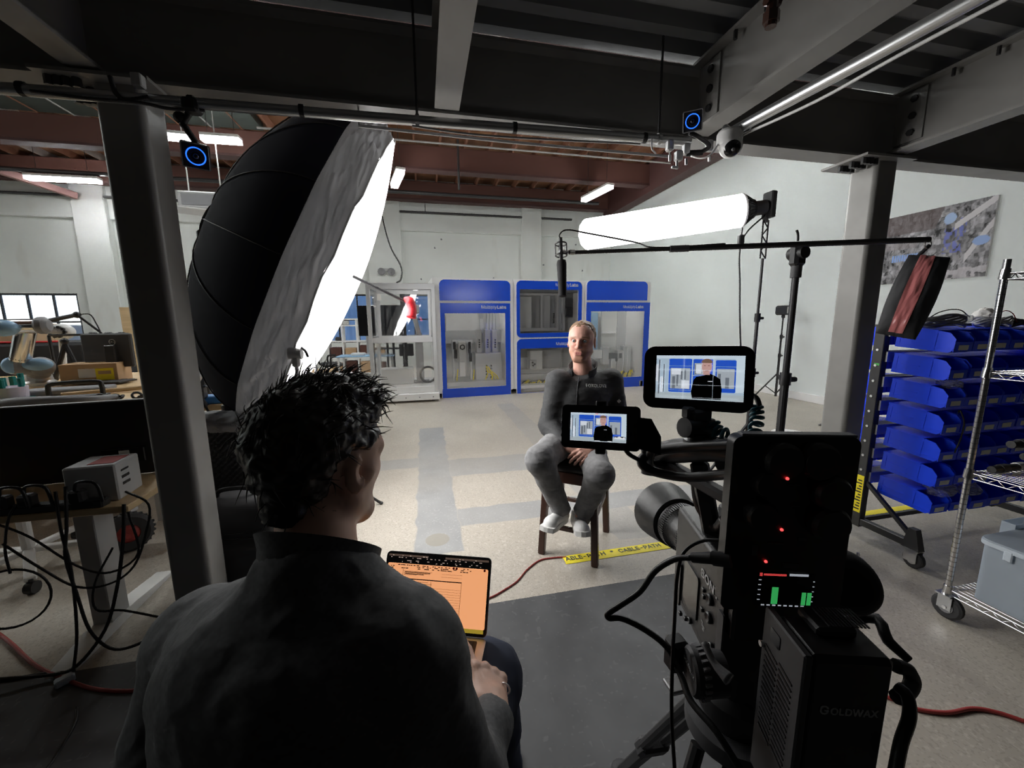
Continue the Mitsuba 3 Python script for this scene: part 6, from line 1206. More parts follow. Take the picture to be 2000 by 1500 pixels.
t = thing('wooden_mallet', 'long wooden handle with a red end on the bench', 'tool'); part(t, 'shaft', cyl((-3.0, 4.0, .92), (-2.42, 4.28, .93), .02, n=10), 'm_wood', 30); part(t, 'red_end', cyl((-2.42, 4.28, .93), (-2.25, 4.36, .932), .024, n=10), 'm_red', 30)
t = thing('plastic_pot', 'lilac clear pot with teal lid posts at the bench edge', 'pot'); c = np.array([-3.3, 3.95, .9]); part(t, 'tub', lathe(c, (0, 0, 1), [(0, 0), (.1, 0), (.105, .11), (0, .11)], 20), 'm_lilac', 30); part(t, 'base', lathe(c, (0, 0, 1), [(0, .0), (.13, 0), (.13, .02), (0, .02)], 20), 'm_teal', 30)
for k in range(5): part(t, 'post', cyl(c + (.085 * math.cos(k * 1.26), .085 * math.sin(k * 1.26), .11), c + (.085 * math.cos(k * 1.26), .085 * math.sin(k * 1.26), .18 + .03 * (k % 2)), .018, n=8), 'm_teal', 30)
t = thing('machine_block', 'off white machine block with teal frame at the bench end', 'machine'); c = at(12, 722, 4.5); part(t, 'block', bx(c[0] - .25, c[0] + .0, 4.4, 4.6, .9, 1.02, .01), 'm_offwhite', False); part(t, 'frame', cat(bx(c[0] - .22, c[0] + .2, 4.36, 4.39, .9, .95), bx(c[0] + .12, c[0] + .15, 4.36, 4.39, .9, 1.05)), 'm_teal', False)
single('fabric_hose', 'grey fabric hose lying along the near bench edge', 'hose', tube([(-3.15, 3.52, .93), (-2.9, 3.5, .945), (-2.7, 3.5, .95), (-2.5, 3.56, .935), (-2.42, 3.7, .925)], [.03, .045, .04, .035, .03], 10), 'm_grey', True)
single('green_booklet', 'green and white booklet lying at the bench corner', 'booklet', box((-3.28, 3.6, .907), (.3, .2, .012), .002, rz=.2), 'm_green', False)
rng = np.random.default_rng(41)
for k in range(7): c = np.array([-2.62 + .06 * k, 3.62 + rng.uniform(0, .15), .925]); single('pulley_wheel', f'small black pulley wheel on the bench corner, {["first", "second", "third", "fourth", "fifth", "sixth", "seventh"][k]} from the hose', 'wheel', ring(c, unit((rng.normal(), rng.normal(), 1)), .03, .009, 14, 6), 'm_black', True, 'pulley wheels on the bench corner')
single('red_puck', 'small red cap beside the grey case lid', 'cap', cyl((-3.05, 4.42, .9), (-3.05, 4.42, .925), .035, n=14), 'm_redwood', 30)
# draped table, partition boards, far things
t = thing('draped_table', 'table draped with black cloth below the far window', 'table'); part(t, 'cloth', bx(-7.8, -4.35, 6.25, 7.2, .35, 1.28, .04), 'm_blackmat', False); part(t, 'leg', bx(-4.5, -4.42, 6.4, 6.5, 0, .36), 'm_grey', False); part(t, 'leg', bx(-7.6, -7.5, 6.4, 6.5, 0, .36), 'm_grey', False)
c = at(15, 655, 6.6); single('cardboard_box', 'brown cardboard box on the black draped table', 'box', bx(c[0] - .3, c[0] + .4, 6.45, 6.9, 1.28, 1.52, .005), 'm_cardboard', False)
single('red_cable', 'thin red cable lying along the black draped table', 'cable', tube([(-5.5, 6.3, 1.29), (-5.1, 6.28, 1.292), (-4.6, 6.3, 1.29)], .012, 5), 'm_red', True)
for k, (x0, x1, m) in enumerate(((232, 252, 'm_wood'), (372, 392, 'm_offwhite'), (394, 424, 'm_cardboard'))):
    a, b = at(x0, 600, 9.2), at(x1, 745, 9.2); single('partition_board', ['tan partition board left of the dark column', 'white partition board between column and softbox', 'tan partition board between column and softbox'][k], 'board', bx(a[0], b[0] + .35, 9.2, 9.26, 0, a[2], .005), 'm_wood' if m != 'm_offwhite' else m, False)
single('partition_post', 'black post at the edge of the tan partition boards', 'post', bx(at(386, 600, 9.1)[0], at(390, 600, 9.1)[0] + .03, 9.1, 9.15, 0, 1.95), 'm_black', False)
# table right of the column with book and camera
t = thing('side_table', 'light wood table between the dark column and the softbox', 'table'); part(t, 'top', bx(-2.12, -1.2, 3.3, 5.6, .86, .9, .004), 'm_wood', False)
for x, y in ((-1.28, 3.4), (-1.28, 5.5), (-2.04, 5.5), (-2.04, 3.4)): part(t, 'leg', bx(x - .03, x + .03, y - .03, y + .03, 0, .86), 'm_offwhite', False)
c = atz(415, 765, .9); t = thing('open_book', 'open white book on the light wood table', 'book'); part(None, t, cat(box(c + (-.09, 0, .012), (.2, .26, .018), .003, rz=.1), box(c + (.11, .02, .014), (.2, .26, .018), .003, rz=.1)), 'm_paper', False)
c = atz(412, 787, .9); single('blue_box', 'small blue box on the light wood table', 'box', box(c + (0, 0, .03), (.2, .14, .06), .008, rz=.2), 'm_midblue', False)
single('black_tray', 'black monitor shelf edge at the back of the light wood table', 'tray', bar(atz(395, 762, .94), atz(424, 742, .94), .1, .06, .006), 'm_charcoal', False)
t = thing('camera_on_tripod', 'small camera with black and silver lens on a tripod behind the dark column', 'camera'); c = at(386, 738, 3.3)
part(t, 'body', cat(box(c + (0, 0, .02), (.12, .12, .16), .015), box(c + (.02, 0, .14), (.14, .06, .05), .01), box(c + (.09, 0, .07), (.09, .05, .035), .008)), 'm_black', False); part(t, 'lens', lathe(c + (0, -.06, .02), (0.05, -1, 0), [(.0, 0), (.06, 0), (.062, .05), (.05, .06), (.03, .05), (0, .05)], 18), 'm_alu', 30); part(t, 'lens_glass', ball(c + (0.002, -.105, .02), (.035, .012, .035), 2), 'm_blackgloss', True); part(t, 'blue_cap', box(c + (-.02, -.01, .1), (.05, .05, .02), .004), 'm_midblue', False)
part(t, 'head', box(c + (0, 0, -.11), (.08, .08, .1), .015), 'm_black', False)
for k in range(3): a = .4 + k * 2.1; part(t, 'leg', cyl(c + (0, 0, -.15), (c[0] + .42 * math.cos(a), 3.3 + .42 * math.sin(a), .0), .018, .012, 8), 'm_black', 30)

# ------------------------------------------------------------------ standing desk with the black monitor
t = thing('standing_desk', 'wood topped standing desk with white legs trailing black cables', 'desk')
part(t, 'top', bx(-3.3, -1.27, 1.9, 2.62, .705, .735, .004), 'm_wood', False)
for x in (-1.6, -3.0):
    part(t, 'leg', bx(x - .04, x + .04, 2.12, 2.24, .04, .705, .004), 'm_lightgrey', False)
    part(t, 'foot', M([(x - .045, 1.85, 0), (x + .045, 1.85, 0), (x + .045, 2.62, 0), (x - .045, 2.62, 0), (x - .045, 1.87, .015), (x + .045, 1.87, .015), (x + .045, 2.6, .015), (x - .045, 2.6, .015), (x - .045, 2.08, .05), (x + .045, 2.08, .05), (x + .045, 2.28, .05), (x - .045, 2.28, .05)], [(0, 1, 5), (0, 5, 4), (4, 5, 9), (4, 9, 8), (8, 9, 10), (8, 10, 11), (11, 10, 6), (11, 6, 7), (2, 3, 7), (2, 7, 6), (1, 2, 6), (1, 6, 10), (1, 10, 9), (1, 9, 5), (0, 4, 8), (0, 8, 11), (0, 11, 7), (0, 7, 3)]), 'm_white', False)
part(t, 'crossbar', bx(-3.0, -1.6, 2.15, 2.21, .655, .7), 'm_lightgrey', False)
t = thing('monitor', 'huge black monitor back filling the near desk beside the dark column', 'monitor'); Mn = Plane((-1.98, 2.22), math.radians(9)); a, b = Mn.uz(-150, 828), Mn.uz(292, 779)
zb = .742; part(t, 'shell', frame(extr(rrect(a[0], zb, b[0], b[1], .012), .028), Mn.o - Mn.n * 0, Mn.e, Mn.z, Mn.n), 'm_black', False); part(t, 'edge_trim', Mn.bx(a[0], b[0], b[1] - .004, b[1] + .002, .0, .03), 'm_lightgrey', False)
part(t, 'port_cover', Mn.pbx(195, 880, 285, 900, -.012, 0, .004), 'm_blackgloss', False); part(t, 'rating_label', Mn.pbx(231, 881, 253, 887, -.0135, -.012), 'm_paper', False); lu, lz = Mn.uz(203, 892, -.013); 
part(t, 'stand_post', Mn.bx(-.45, -.35, .735, .95, .03, .07), 'm_black', False); part(t, 'stand_foot', Mn.bx(-.6, -.2, .735, .745, .02, .2), 'm_black', False)
t = thing('mini_computer', 'small grey computer box with a red top strip on the desk edge', 'computer'); Mc = Plane((-1.5, 1.96), math.radians(4)); a, b = Mc.uz(118, 917), Mc.uz(232, 962)
part(t, 'case', Mc.bx(a[0], b[0], .735, a[1], 0, .17, .006), 'm_lightgrey', False); part(t, 'red_strip', Mc.bx(a[0] + .07, b[0] - .02, a[1], a[1] + .002, .03, .14), 'm_redcable', False)
for k, (zz, hh) in enumerate(((.8, .012), (.83, .012), (.86, .008))): part(t, 'port', frame(box((0, 0, 0), (.003, .05, hh)), Mc.w(b[0] + .0005, .06, zz), Mc.e, Mc.n, Mc.z), 'm_black', False)
t = thing('power_strip', 'black power strip with plugged adapters along the desk edge', 'power strip'); part(t, 'strip', bar((-1.95, 1.935, .75), (-1.36, 1.93, .75), .05, .035, .006), 'm_black', False)
for k, (x, m) in enumerate(((-1.92, 'm_black'), (-1.82, 'm_lightgrey'), (-1.7, 'm_black'), (-1.62, 'm_black'), (-1.45, 'm_black'))): q = part(t, 'adapter', box((x, 1.92, .79), (.05, .045, .055), .008), m, False); part(q, 'lead', tube([(x, 1.91, .82), (x + .03, 1.89, .86), (x + .09, 1.89, .85), (x + .11, 1.885, .77)], .006, 6), m, True)
CB = [([(-10, 1022), (60, 1050), (150, 1105), (215, 1118), (270, 1080), (250, 1000)], .0045, 'black cable swagged from the monitor across the desk leg'), ([(108, 960), (120, 1040), (140, 1120), (150, 1240), (142, 1330), (150, 1400), (120, 1460), (85, 1510)], .0055, 'long black cable falling from the desk onto the mat'),
      ([(128, 950), (130, 1030), (128, 1090), (150, 1160), (175, 1230), (215, 1266), (260, 1262), (310, 1235)], .006, 'black cable looping out behind the interviewer'), ([(242, 985), (240, 1060), (228, 1150), (205, 1230), (150, 1300), (100, 1318), (0, 1326), (-60, 1335)], .007, 'thick black cable running from desk corner down to the floor'),
      ([(245, 960), (290, 985), (285, 1040), (262, 1105), (215, 1140), (150, 1146), (80, 1110), (5, 1062)], .0045, 'thin black cable hanging in a wide loop below the desk'), ([(220, 1070), (185, 1140), (188, 1190), (240, 1192), (310, 1205)], .0045, 'black cable crossing the white desk foot'), ([(30, 985), (15, 1020), (10, 1075), (20, 1120)], .0045, 'short black cable hanging at the desk left end')]
for pts, r, lab in CB:
    P_ = []
    for i, (x, y) in enumerate(pts):
        zf = atz(x, y, .008); q = at(x, y, 1.86) if i else at(x, y, 1.89)
        P_.append(q if q[2] > .01 and zf[1] > 1.86 else zf)
    single('desk_cable', lab, 'cable', tube(P_, r, 6, 5), 'm_black', True)
single('desk_cable', 'coiled black cable hanging at the left end of the desk', 'cable', ring(at(20, 1170, 2.0), unit((.2, -1, .1)), .13, .005, 28, 6), 'm_black', True)
single('extension_cord', 'red and black extension cord running along the mat edge below the desk', 'cord', tube([atz(x, y, .012) for x, y in ((-20, 1225), (20, 1255), (70, 1300), (135, 1330), (180, 1345), (230, 1350), (300, 1348))], .008, 8), 'm_redcable', True)
single('extension_cord', 'black extension cord lying across the floor to the plug adapter', 'cord', tube([atz(x, y, .01) for x, y in ((-30, 1335), (30, 1326), (90, 1316), (145, 1312))], .008, 8), 'm_black', True)
c = atz(128, 1334, .008); single('plug_adapter', 'clear plug adapter lying where the cords meet on the mat edge', 'plug', box(c + (0, 0, .015), (.06, .04, .03), .006, rz=.7), 'm_plasticclear', False)
# white star base chair, wheel
t = thing('swivel_stool', 'white star base of a swivel stool under the standing desk', 'stool'); c = np.array([-2.45, 2.85, 0])
part(t, 'column', cyl(c + (0, 0, .1), c + (0, 0, .45), .03, n=12), 'm_white', 30); part(t, 'seat', lathe(c + (0, 0, .45), (0, 0, 1), [(0, 0), (.2, 0), (.22, .04), (.2, .08), (0, .09)], 20), 'm_charcoal', 30)
for k in range(5): a = .35 + k * 1.2566; e = c + (math.cos(a) * .36, math.sin(a) * .36, .085); l_ = part(t, 'leg', bar(c + (0, 0, .13), e, .05, .03, .006), 'm_white', False); part(l_, 'caster', cat(cyl(e + (-.02, 0, -.05), e + (.02, 0, -.05), .035, n=12), cyl(e + (0, 0, -.05), e, .01, n=6)), 'm_black', 30)
c = np.array([-1.99, 2.95, .13]); d = unit((.55, -.8, .05)); t = thing('trolley_wheel', 'black knobbly tyre with red hub standing behind the desk leg', 'wheel')
part(t, 'tyre', lathe(c - d * .045, d, [(.06, 0), (.11, .0), (.128, .02), (.13, .045), (.128, .07), (.11, .09), (.06, .09)], 28), 'm_rubber', 30); part(t, 'hub', lathe(c - d * .04, d, [(0, .085), (.03, .09), (.062, .078), (.066, .04), (.066, 0)], 20), 'm_redcable', 30)
part(t, 'tread', cat(*[box(c + (np.cross(d, Z3) * math.cos(a) + np.cross(d, np.cross(d, Z3)) * math.sin(a)) * .129, (.016, .016, .014), 0, rz=a) for a in np.linspace(0, 6.28, 27)[:-1]]), 'm_rubber', False)
# foam case and bag by the softbox foot
t = thing('foam_case', 'open black equipment case with egg crate foam in its lid', 'case'); K = Plane((-1.32, 2.44), math.radians(3)); a, b = K.uz(386, 848), K.uz(540, 965); 
part(t, 'lid_shell', K.bx(a[0], b[0], b[1] - .01, a[1] + .01, .03, .12, .02), 'm_black', False); nx_, nz_ = 60, 46; uu, vv = np.meshgrid(np.linspace(a[0] + .012, b[0] - .012, nx_), np.linspace(b[1] + .01, a[1] - .005, nz_)); hh = .011 * np.cos(uu * 2 * math.pi / .034) * np.cos(vv * 2 * math.pi / .034) + .012
i = (np.arange(nz_ - 1)[:, None] * nx_ + np.arange(nx_ - 1)[None]).ravel(); part(t, 'foam', M(np.array([K.w(x, .03 - h, z) for x, z, h in zip(uu.ravel(), vv.ravel(), hh.ravel())]), np.vstack([np.stack([i, i + 1, i + nx_ + 1], 1), np.stack([i, i + nx_ + 1, i + nx_], 1)])), 'm_charcoal', True, 'egg crate foam')
part(t, 'bottom_shell', K.bx(a[0], b[0], b[1] - .16, b[1] - .02, -.28, .1, .02), 'm_black', False); part(t, 'latch', K.bx(a[0] + .14, a[0] + .2, b[1] - .03, b[1] - .01, -.29, -.27, .003), 'm_alu', False)
ct = thing('equipment_cart', 'low black cart under the open foam case', 'cart'); part(ct, 'deck', K.bx(a[0] - .03, b[0] + .03, b[1] - .19, b[1] - .16, -.3, .14), 'm_charcoal', False)
for uu_ in (a[0], b[0]):
    for dd in (-.27, .1): l_ = part(ct, 'leg', K.bx(uu_ - .015, uu_ + .015, .07, b[1] - .19, dd - .015, dd + .015), 'm_darkmetal', False); part(l_, 'caster', cyl(K.w(uu_ - .012, dd, .035), K.w(uu_ + .012, dd, .035), .035, n=12), 'm_rubber', 30)
cl = Blob().ell(K.w((a[0] + b[0]) / 2 - .02, .07, a[1] + .045), ((b[0] - a[0]) * .46, .1, .05), k=.03).ell(K.w(a[0] + .06, .06, a[1] + .06), (.08, .09, .045), k=.04); single('folded_cloth', 'grey cloth bundled on top of the open foam case', 'cloth', cl.mesh(.01, disp=lambda P: fold(P, 12, .012, 2)), 'm_grey', True)
bgc = at(470, 1035, 2.12); t = thing('camera_bag', 'black padded camera bag with a zipped pocket in front of the foam case', 'bag')
z1 = at(470, 968, 2.12)[2]; bg = Blob().box((bgc[0], 2.14, z1 / 2 + .005), (.19, .12, z1 / 2 - .005), rd=.06).box((bgc[0], 2.03, z1 * .36), (.16, .05, z1 * .32), rd=.04, k=.03); part(t, 'body', bg.mesh(.011, disp=lambda P: fold(P, 9, .006, 3)), 'm_charcoal', True)
for zz in (z1 * .78, z1 * .74): part(t, 'zip', tube([(bgc[0] - .17, 2.03, zz - .02), (bgc[0] - .1, 2.0, zz), (bgc[0] + .1, 2.0, zz), (bgc[0] + .17, 2.03, zz - .02)], .004, 5), 'm_black', True)
part(t, 'handle', tube([(bgc[0] - .09, 2.12, z1 - .01), (bgc[0] - .06, 2.11, z1 + .04), (bgc[0] + .06, 2.11, z1 + .04), (bgc[0] + .09, 2.12, z1 - .01)], .011, 8), 'm_black', True)
# ------------------------------------------------------------------ screens: a small picture built of glowing flat pieces
def picture(t, o, ex, ey, W, H, grid, bright=1.0):
    """o = upper left corner; pieces given in fractions of the picture"""
    n = np.cross(ex, ey)
    def put(nm, polys, dz, rgb):
        if nm == 'image_detail' and len(polys) > 1:
            for p in polys: put(nm, [p], dz, rgb)
            return
        ms = [extr(p, .0001) for p in polys]; m = frame(cat(*ms), o + n * dz, ex * W, ey * H, n)
        if rgb is None: part(t, nm, m, 'm_blackmat', False)
        else: part(t, nm, m, 'm_diffuser', False, emit=np.array(rgb) * bright, weight=.03)
    b = lambda x0, y0, x1, y1: sg.box(x0, -y1, x1, -y0); rr = lambda x0, y0, x1, y1, r=.02: rrect(x0, -y1, x1, -y0, r)
    put('screen', [b(0, 0, 1, 1)], .0004, (.36, .46, .55)); put('floor_image', [b(0, .86, 1, 1)], .0006, (.36, .42, .45)); put('wall_glow', [b(0, 0, 1, .07), b(.9, .07, 1, .8)], .0006, (.52, .62, .7))
    put('cabinet_image', [rr(.158, .075, .425, .84), rr(.44, .08, .66, .8), rr(.69, .1, .91, .81)], .0008, (.006, .07, .5)); put('cabinet_seam', [b(.158, .235, .425, .245), b(.69, .24, .91, .25), b(.16, .79, .42, .80), b(.44, .44, .66, .46)], .001, (.25, .36, .5))
    put('window_image', [b(.175, .29, .408, .765), b(.455, .17, .60, .43), b(.705, .29, .895, .72)], .001, (.34, .38, .42)); put('image_detail', [b(.2, .48, .235, .76), b(.25, .42, .272, .7), b(.3, .36, .32, .55), b(.34, .32, .36, .55), b(.46, .2, .48, .42), b(.72, .4, .75, .7), b(.8, .48, .84, .72), b(.03, .1, .05, .9), b(.09, .2, .105, .85)], .0012, (.13, .15, .18))
    put('image_detail', [b(.31, .57, .4, .75), b(.19, .3, .30, .44), b(.47, .2, .53, .40), b(.0, .22, .03, .6), b(.06, .5, .085, .85)], .0013, (.62, .66, .72))
    head = sg.Point(0, 0).buffer(1); import shapely.affinity as sa; E_ = lambda cx, cy, a, c: sa.translate(sa.scale(head, a, c), cx, -cy)
    put('jacket_image', [sg.Polygon([(.55, -.45), (.63, -.40), (.70, -.46), (.745, -.52), (.765, -.75), (.76, -.97), (.44, -.97), (.425, -.82), (.45, -.55), (.48, -.48)])], .0015, None)
    put('neck_image', [b(.555, .36, .63, .43)], .0017, (.45, .27, .24)); put('face_image', [E_(.593, .25, .056, .155)], .0018, (.5, .3, .27)); put('hair_image', [E_(.593, .15, .06, .08).difference(b(.5, .165, .7, .4))], .002, (.16, .09, .06)); put('eyes_image', [b(.56, .215, .58, .232), b(.605, .215, .625, .232), b(.575, .33, .612, .345)], .0021, (.22, .1, .09)); put('logo_image', [b(.61, .565, .66, .58)], .002, (.7, .75, .8))
    if grid: put('grid_lines', [b(.333, 0, .336, 1), b(.666, 0, .669, 1), b(0, .33, 1, .336), b(0, .66, 1, .666), b(.05, .945, .95, .95)], .0024, (.5, .58, .62))
    else: put('histogram', [b(.79, .78, .985, .87)], .0024, (.02, .02, .025)); put('histogram_trace', [sg.Polygon([(.79, -.87), (.80, -.80), (.84, -.82), (.88, -.77), (.93, -.83), (.97, -.78), (.985, -.87)]), b(.45, .955, .54, .975), b(.68, .955, .75, .975)], .0026, (.7, .72, .74)); put('record_mark', [b(.45, .01, .50, .035)], .0024, (.7, .12, .1))

# ------------------------------------------------------------------ cinema camera rig on its tripod
Rg = Plane(tuple(atd(1535, 1000, .55)[:2]), math.radians(-17)); cf, cr = Rg.n, Rg.e
cam = thing('cinema_camera', 'black cinema camera with big zoom lens on the tripod before the mat edge', 'camera')
b0 = Rg.uz(1434, 852); b1 = Rg.uz(1638, 1200)
part(cam, 'rear_module', frame(extr(rrect(b0[0], b1[1], b1[0], b0[1], .012), .02), Rg.o + cf * .02, cr, Z3, -cf), 'm_black', 30)
part(cam, 'module_top_plate', Rg.bx(b0[0] + .012, b1[0] - .004, b0[1] - .002, b0[1] + .003, .002, .018, .001), 'm_grey', False)
for k, (x, y, r) in enumerate(((1592, 897, 36), (1522, 897, 36), (1616, 958, 34), (1612, 1018, 36), (1480, 1000, 30), (1490, 940, 26))):
    u_, z_ = Rg.uz(x, y); rr_ = r / 770 * .55 * 1.0; q = part(cam, 'connector_cap', lathe(Rg.w(u_, 0, z_), -cf, [(rr_, -.01), (rr_, .012), (rr_ * .85, .018), (0, .018)], 22), 'm_black', 30)
for (x, y, nm) in ((1521, 924, 'l'), (1526, 1034, 'l'), (1495, 1096, 'l')):
    u_, z_ = Rg.uz(x, y); part(cam, 'red_light', ball(Rg.w(u_, -.0195 if y < 1000 else -.001, z_), (.0022,) * 3, 1), 'm_red', True, 'small glowing red light', emit=(3.0, .12, .12), weight=.01)
for k, (x0, y0, x1, y1) in enumerate(((1540, 945, 1562, 949), (1544, 987, 1566, 990), (1500, 1060, 1530, 1064), (1470, 1065, 1478, 1085), (1560, 1050, 1575, 1058), (1530, 1100, 1560, 1110))): part(cam, 'label_strip', Rg.pbx(x0, y0, x1, y1, -.0012, 0), 'm_charcoal', False)
# meter screen
u0, z0 = Rg.uz(1480, 1117); u1, z1 = Rg.uz(1584, 1186); W_, H_ = u1 - u0, z0 - z1
ms_ = part(cam, 'meter_screen', Rg.fr(extr(sg.box(u0, z1, u1, z0), .002), .001), 'm_blackgloss', False)
def glow(nm, boxes, rgb, d=-.0024): part(ms_, nm, Rg.fr(cat(*[extr(sg.box(u0 + a * W_, z0 - c2 * H_, u0 + c * W_, z0 - b_ * H_), .0002) for a, b_, c, c2 in boxes]), d + .001), 'm_diffuser', False, emit=rgb, weight=.02)
glow('meter_ground', [(.12, .16, .42, .92), (.46, .16, .76, .92), (.8, .16, .97, .92)], (.012, .012, .035), -.0016)
for bxs, nm in (((.27, .42, .385, .93), 'meter_bar'), ((.80, .55, .875, .93), 'meter_bar'), ((.895, .55, .97, .93), 'meter_bar')): glow(nm, [bxs], (.02, .26, .06))
glow('meter_text', [(.03, .0, .08, .1), (.1, .02, .5, .08)], (.4, .03, .03)); glow('meter_text', [(.55, .0, .88, .07)] + [(.02, .2 + .15 * k, .07, .225 + .15 * k) for k in range(5)] + [(.97, .2 + .15 * k, 1.0, .225 + .15 * k) for k in range(5)] + [(.1 + .1 * k, .95, .16 + .1 * k, .99) for k in range(8)], (.25, .27, .3))
# camera body with its side controls
ul = Rg.uz(1410, 1150, .03)[0]; zt_ = Rg.uz(1424, 1108, .03)[1]; zb_ = Rg.uz(1424, 1318, .03)[1]; ur = b1[0] - .01
def sdz(px, py):
    """(depth, height) of the pixel's ray on the body's side face"""
    r = ray(px, py); q = EYE + r * (((Rg.w(ul, 0, 0) - EYE) @ cr) / (r @ cr)); return (q - Rg.o) @ cf, q[2]
dF = sdz(1318, 1120)[0]
part(cam, 'body', frame(extr(rrect(ul, zb_, ur, zt_, .01), dF - .02), Rg.o + cf * dF, cr, Z3, -cf), 'm_black', 30)
Lw = lambda d, z, o=0.0: Rg.w(ul - o, d, z)
def side_panel(nm, x0, y0, x1, y1, r, th, m):
    (d1, z0), (d0, z1) = sdz(x0, (y0 + y1) / 2), sdz(x1, (y0 + y1) / 2); z0, z1 = sdz((x0 + x1) / 2, y0)[1], sdz((x0 + x1) / 2, y1)[1]
    part(cam, nm, frame(extr(rrect(-d1, z1, -d0, z0, r), th), Rg.w(ul, 0, 0), -cf, Z3, -cr), m, 30)
side_panel('side_display', 1337, 1106, 1366, 1196, .006, .003, 'm_blackgloss'); side_panel('side_rib', 1322, 1092, 1332, 1180, .003, .004, 'm_black'); side_panel('side_door', 1402, 1190, 1414, 1290, .003, .003, 'm_charcoal')
for x_, y_, r_ in ((1389, 1171, .0095), (1387, 1206, .0095), (1392, 1262, .006), (1350, 1212, .006)): d_, z_ = sdz(x_, y_); part(cam, 'side_dial', lathe(Lw(d_, z_), -cr, [(r_, 0), (r_, .004), (r_ * .8, .006), (r_ * .35, .004), (0, .004)], 20), 'm_black', 30); part(cam, 'dial_ring', ring(Lw(d_, z_, .005), cr, r_ * .8, .0008, 20, 5), 'm_lightgrey', True)
for x_, y_ in ((1376, 1152), (1376, 1165), (1373, 1190), (1340, 1208), (1330, 1198)): d_, z_ = sdz(x_, y_); part(cam, 'side_button', box(Lw(d_, z_, .001), (.006, .008, .007), .001, rz=-math.radians(17)), 'm_black', False)
(da, za), (db, zb2) = sdz(1369, 1131), sdz(1407, 1150); tm = meshkit.text_mesh('SONY', 1.0, .001, True); tm.vertices *= (abs(da - db) / tm.vertices[:, 0].max(), .014, 1); ey_s = unit(Z3 + cf * 0.0); part(cam, 'lettering', frame(tm, Lw(da, (za + zb2) / 2 - .007, .0004), -cf, Z3, -cr), 'm_lightgrey', False)
for k, (x_, y_) in enumerate(((1370, 1212), (1371, 1220), (1372, 1228))): d_, z_ = sdz(x_, y_); part(cam, 'side_marks', frame(meshkit.text_mesh(['VOL', 'USER', 'ND'][k], .0035, .0004, True), Lw(d_, z_, .0005), -cf, Z3, -cr), 'm_lightgrey', False)
# lens
P0, P1 = atd(1392, 1082, .77), atd(1302, 1003, .96); dL = unit(P1 - P0); LL = np.linalg.norm(P1 - P0)
lens = part(cam, 'lens_barrel', lathe(P0 - dL * .02, dL, [(.036, 0), (.040, .01), (.040, .05), (.044, .055), (.044, .085), (.041, .09), (.043, .12), (.049, .135), (.052, LL * .78)], 36), 'm_black', 30)
part(lens, 'hood', lathe(P0, dL, [(.052, LL * .70), (.058, LL * .72), (.068, LL * 1.0), (.071, LL * 1.13), (.068, LL * 1.13), (.060, LL * .8), (0, LL * .8)], 40), 'm_black', 30)
for s, r_ in ((.03, .0412), (.062, .0452), (.125, .0505)): part(lens, 'grip_ring', cat(*[bar(P0 + dL * (s - .02) + (a_ * math.cos(t_) + b_ * math.sin(t_)) * r_, P0 + dL * (s + .0) + (a_ * math.cos(t_) + b_ * math.sin(t_)) * r_, .0022, .0022) for a_, b_, _ in (basis(dL),) for t_ in np.linspace(0, 6.283, 61)[:-1]]), 'm_black', False, kind='stuff')
for (x, y, D) in ((1343, 1049, .868),):
    q = atd(x, y, D); part(lens, 'red_badge', box(q, (.008, .008, .008), .001), 'm_redcable', False)
part(lens, 'pink_ring', ring(atd(1377, 1092, .735), unit((-.9, -.5, .1)), .009, .0022, 20, 6), 'm_vinylred', True); part(lens, 'side_knob', lathe(atd(1392, 1110, .72), unit((-.9, -.5, .1)), [(.009, 0), (.009, .006), (0, .007)], 18), 'm_lightgrey', 30)
part(lens, 'mount_bracket', bar(atd(1350, 1075, .79), atd(1430, 1120, .66), .03, .018, .004), 'm_black', False); part(lens, 'hex_knob', cyl(atd(1350, 1060, .80), atd(1358, 1068, .775), .012, n=6), 'm_darkmetal', False)
# top handle and its thick cable
h0, h1 = atd(1288, 884, .78), atd(1446, 884, .60); part(cam, 'top_handle', tube([h1 + (0, 0, .0), h1 * .7 + h0 * .3 + (0, 0, .006), h1 * .3 + h0 * .7 + (0, 0, .004), h0], [.019, .021, .023, .02], 14), 'm_black', True)
part(cam, 'handle_strut', bar(atd(1300, 905, .77), atd(1445, 985, .61), .024, .02, .005), 'm_charcoal', False); part(cam, 'handle_post', bar(atd(1365, 900, .70), atd(1392, 1050, .70), .022, .03, .006), 'm_black', False); part(cam, 'handle_front', cyl(atd(1277, 925, .78), atd(1277, 905, .78) + (0, 0, .0), .024, n=16), 'm_black', 30)
part(cam, 'cold_shoe_plate', bar(atd(1312, 866, .76), atd(1430, 868, .62), .05, .012, .003), 'm_grey', False); part(cam, 'wooden_screw_ring', lathe(atd(1420, 905, .63), unit((-.8, -.6, 0)), [(.016, 0), (.016, .008), (.01, .01), (0, .01)], 18), 'm_darkmetal', 30)
part(cam, 'tape_strip', tube([atd(1360, 925, .72), atd(1368, 985, .71), atd(1400, 1030, .69), atd(1420, 1015, .66)], .012, 6), 'm_black', True)
part(cam, 'body_top', Rg.bx(ul + .06, ur - .01, zt_ - .01, zt_ + .03, .06, dF - .03, .008), 'm_black', False); part(cam, 'lens_port', cyl(P0 - dL * .05, P0 - dL * .015, .042, n=28), 'm_black', 30)
part(cam, 'hand_grip', Blob().ell(Rg.w(Rg.uz(1668, 1150, .05)[0], .07, Rg.uz(1668, 1150, .05)[1]), (.034, .05, .043), k=.02).cone(Rg.w(Rg.uz(1640, 1120, .05)[0], .06, Rg.uz(1640, 1120, .05)[1]), Rg.w(Rg.uz(1672, 1165, .05)[0], .08, Rg.uz(1672, 1165, .05)[1]), .03, .036, .03).mesh(.005), 'm_blackmat', True, 'rounded hand grip')
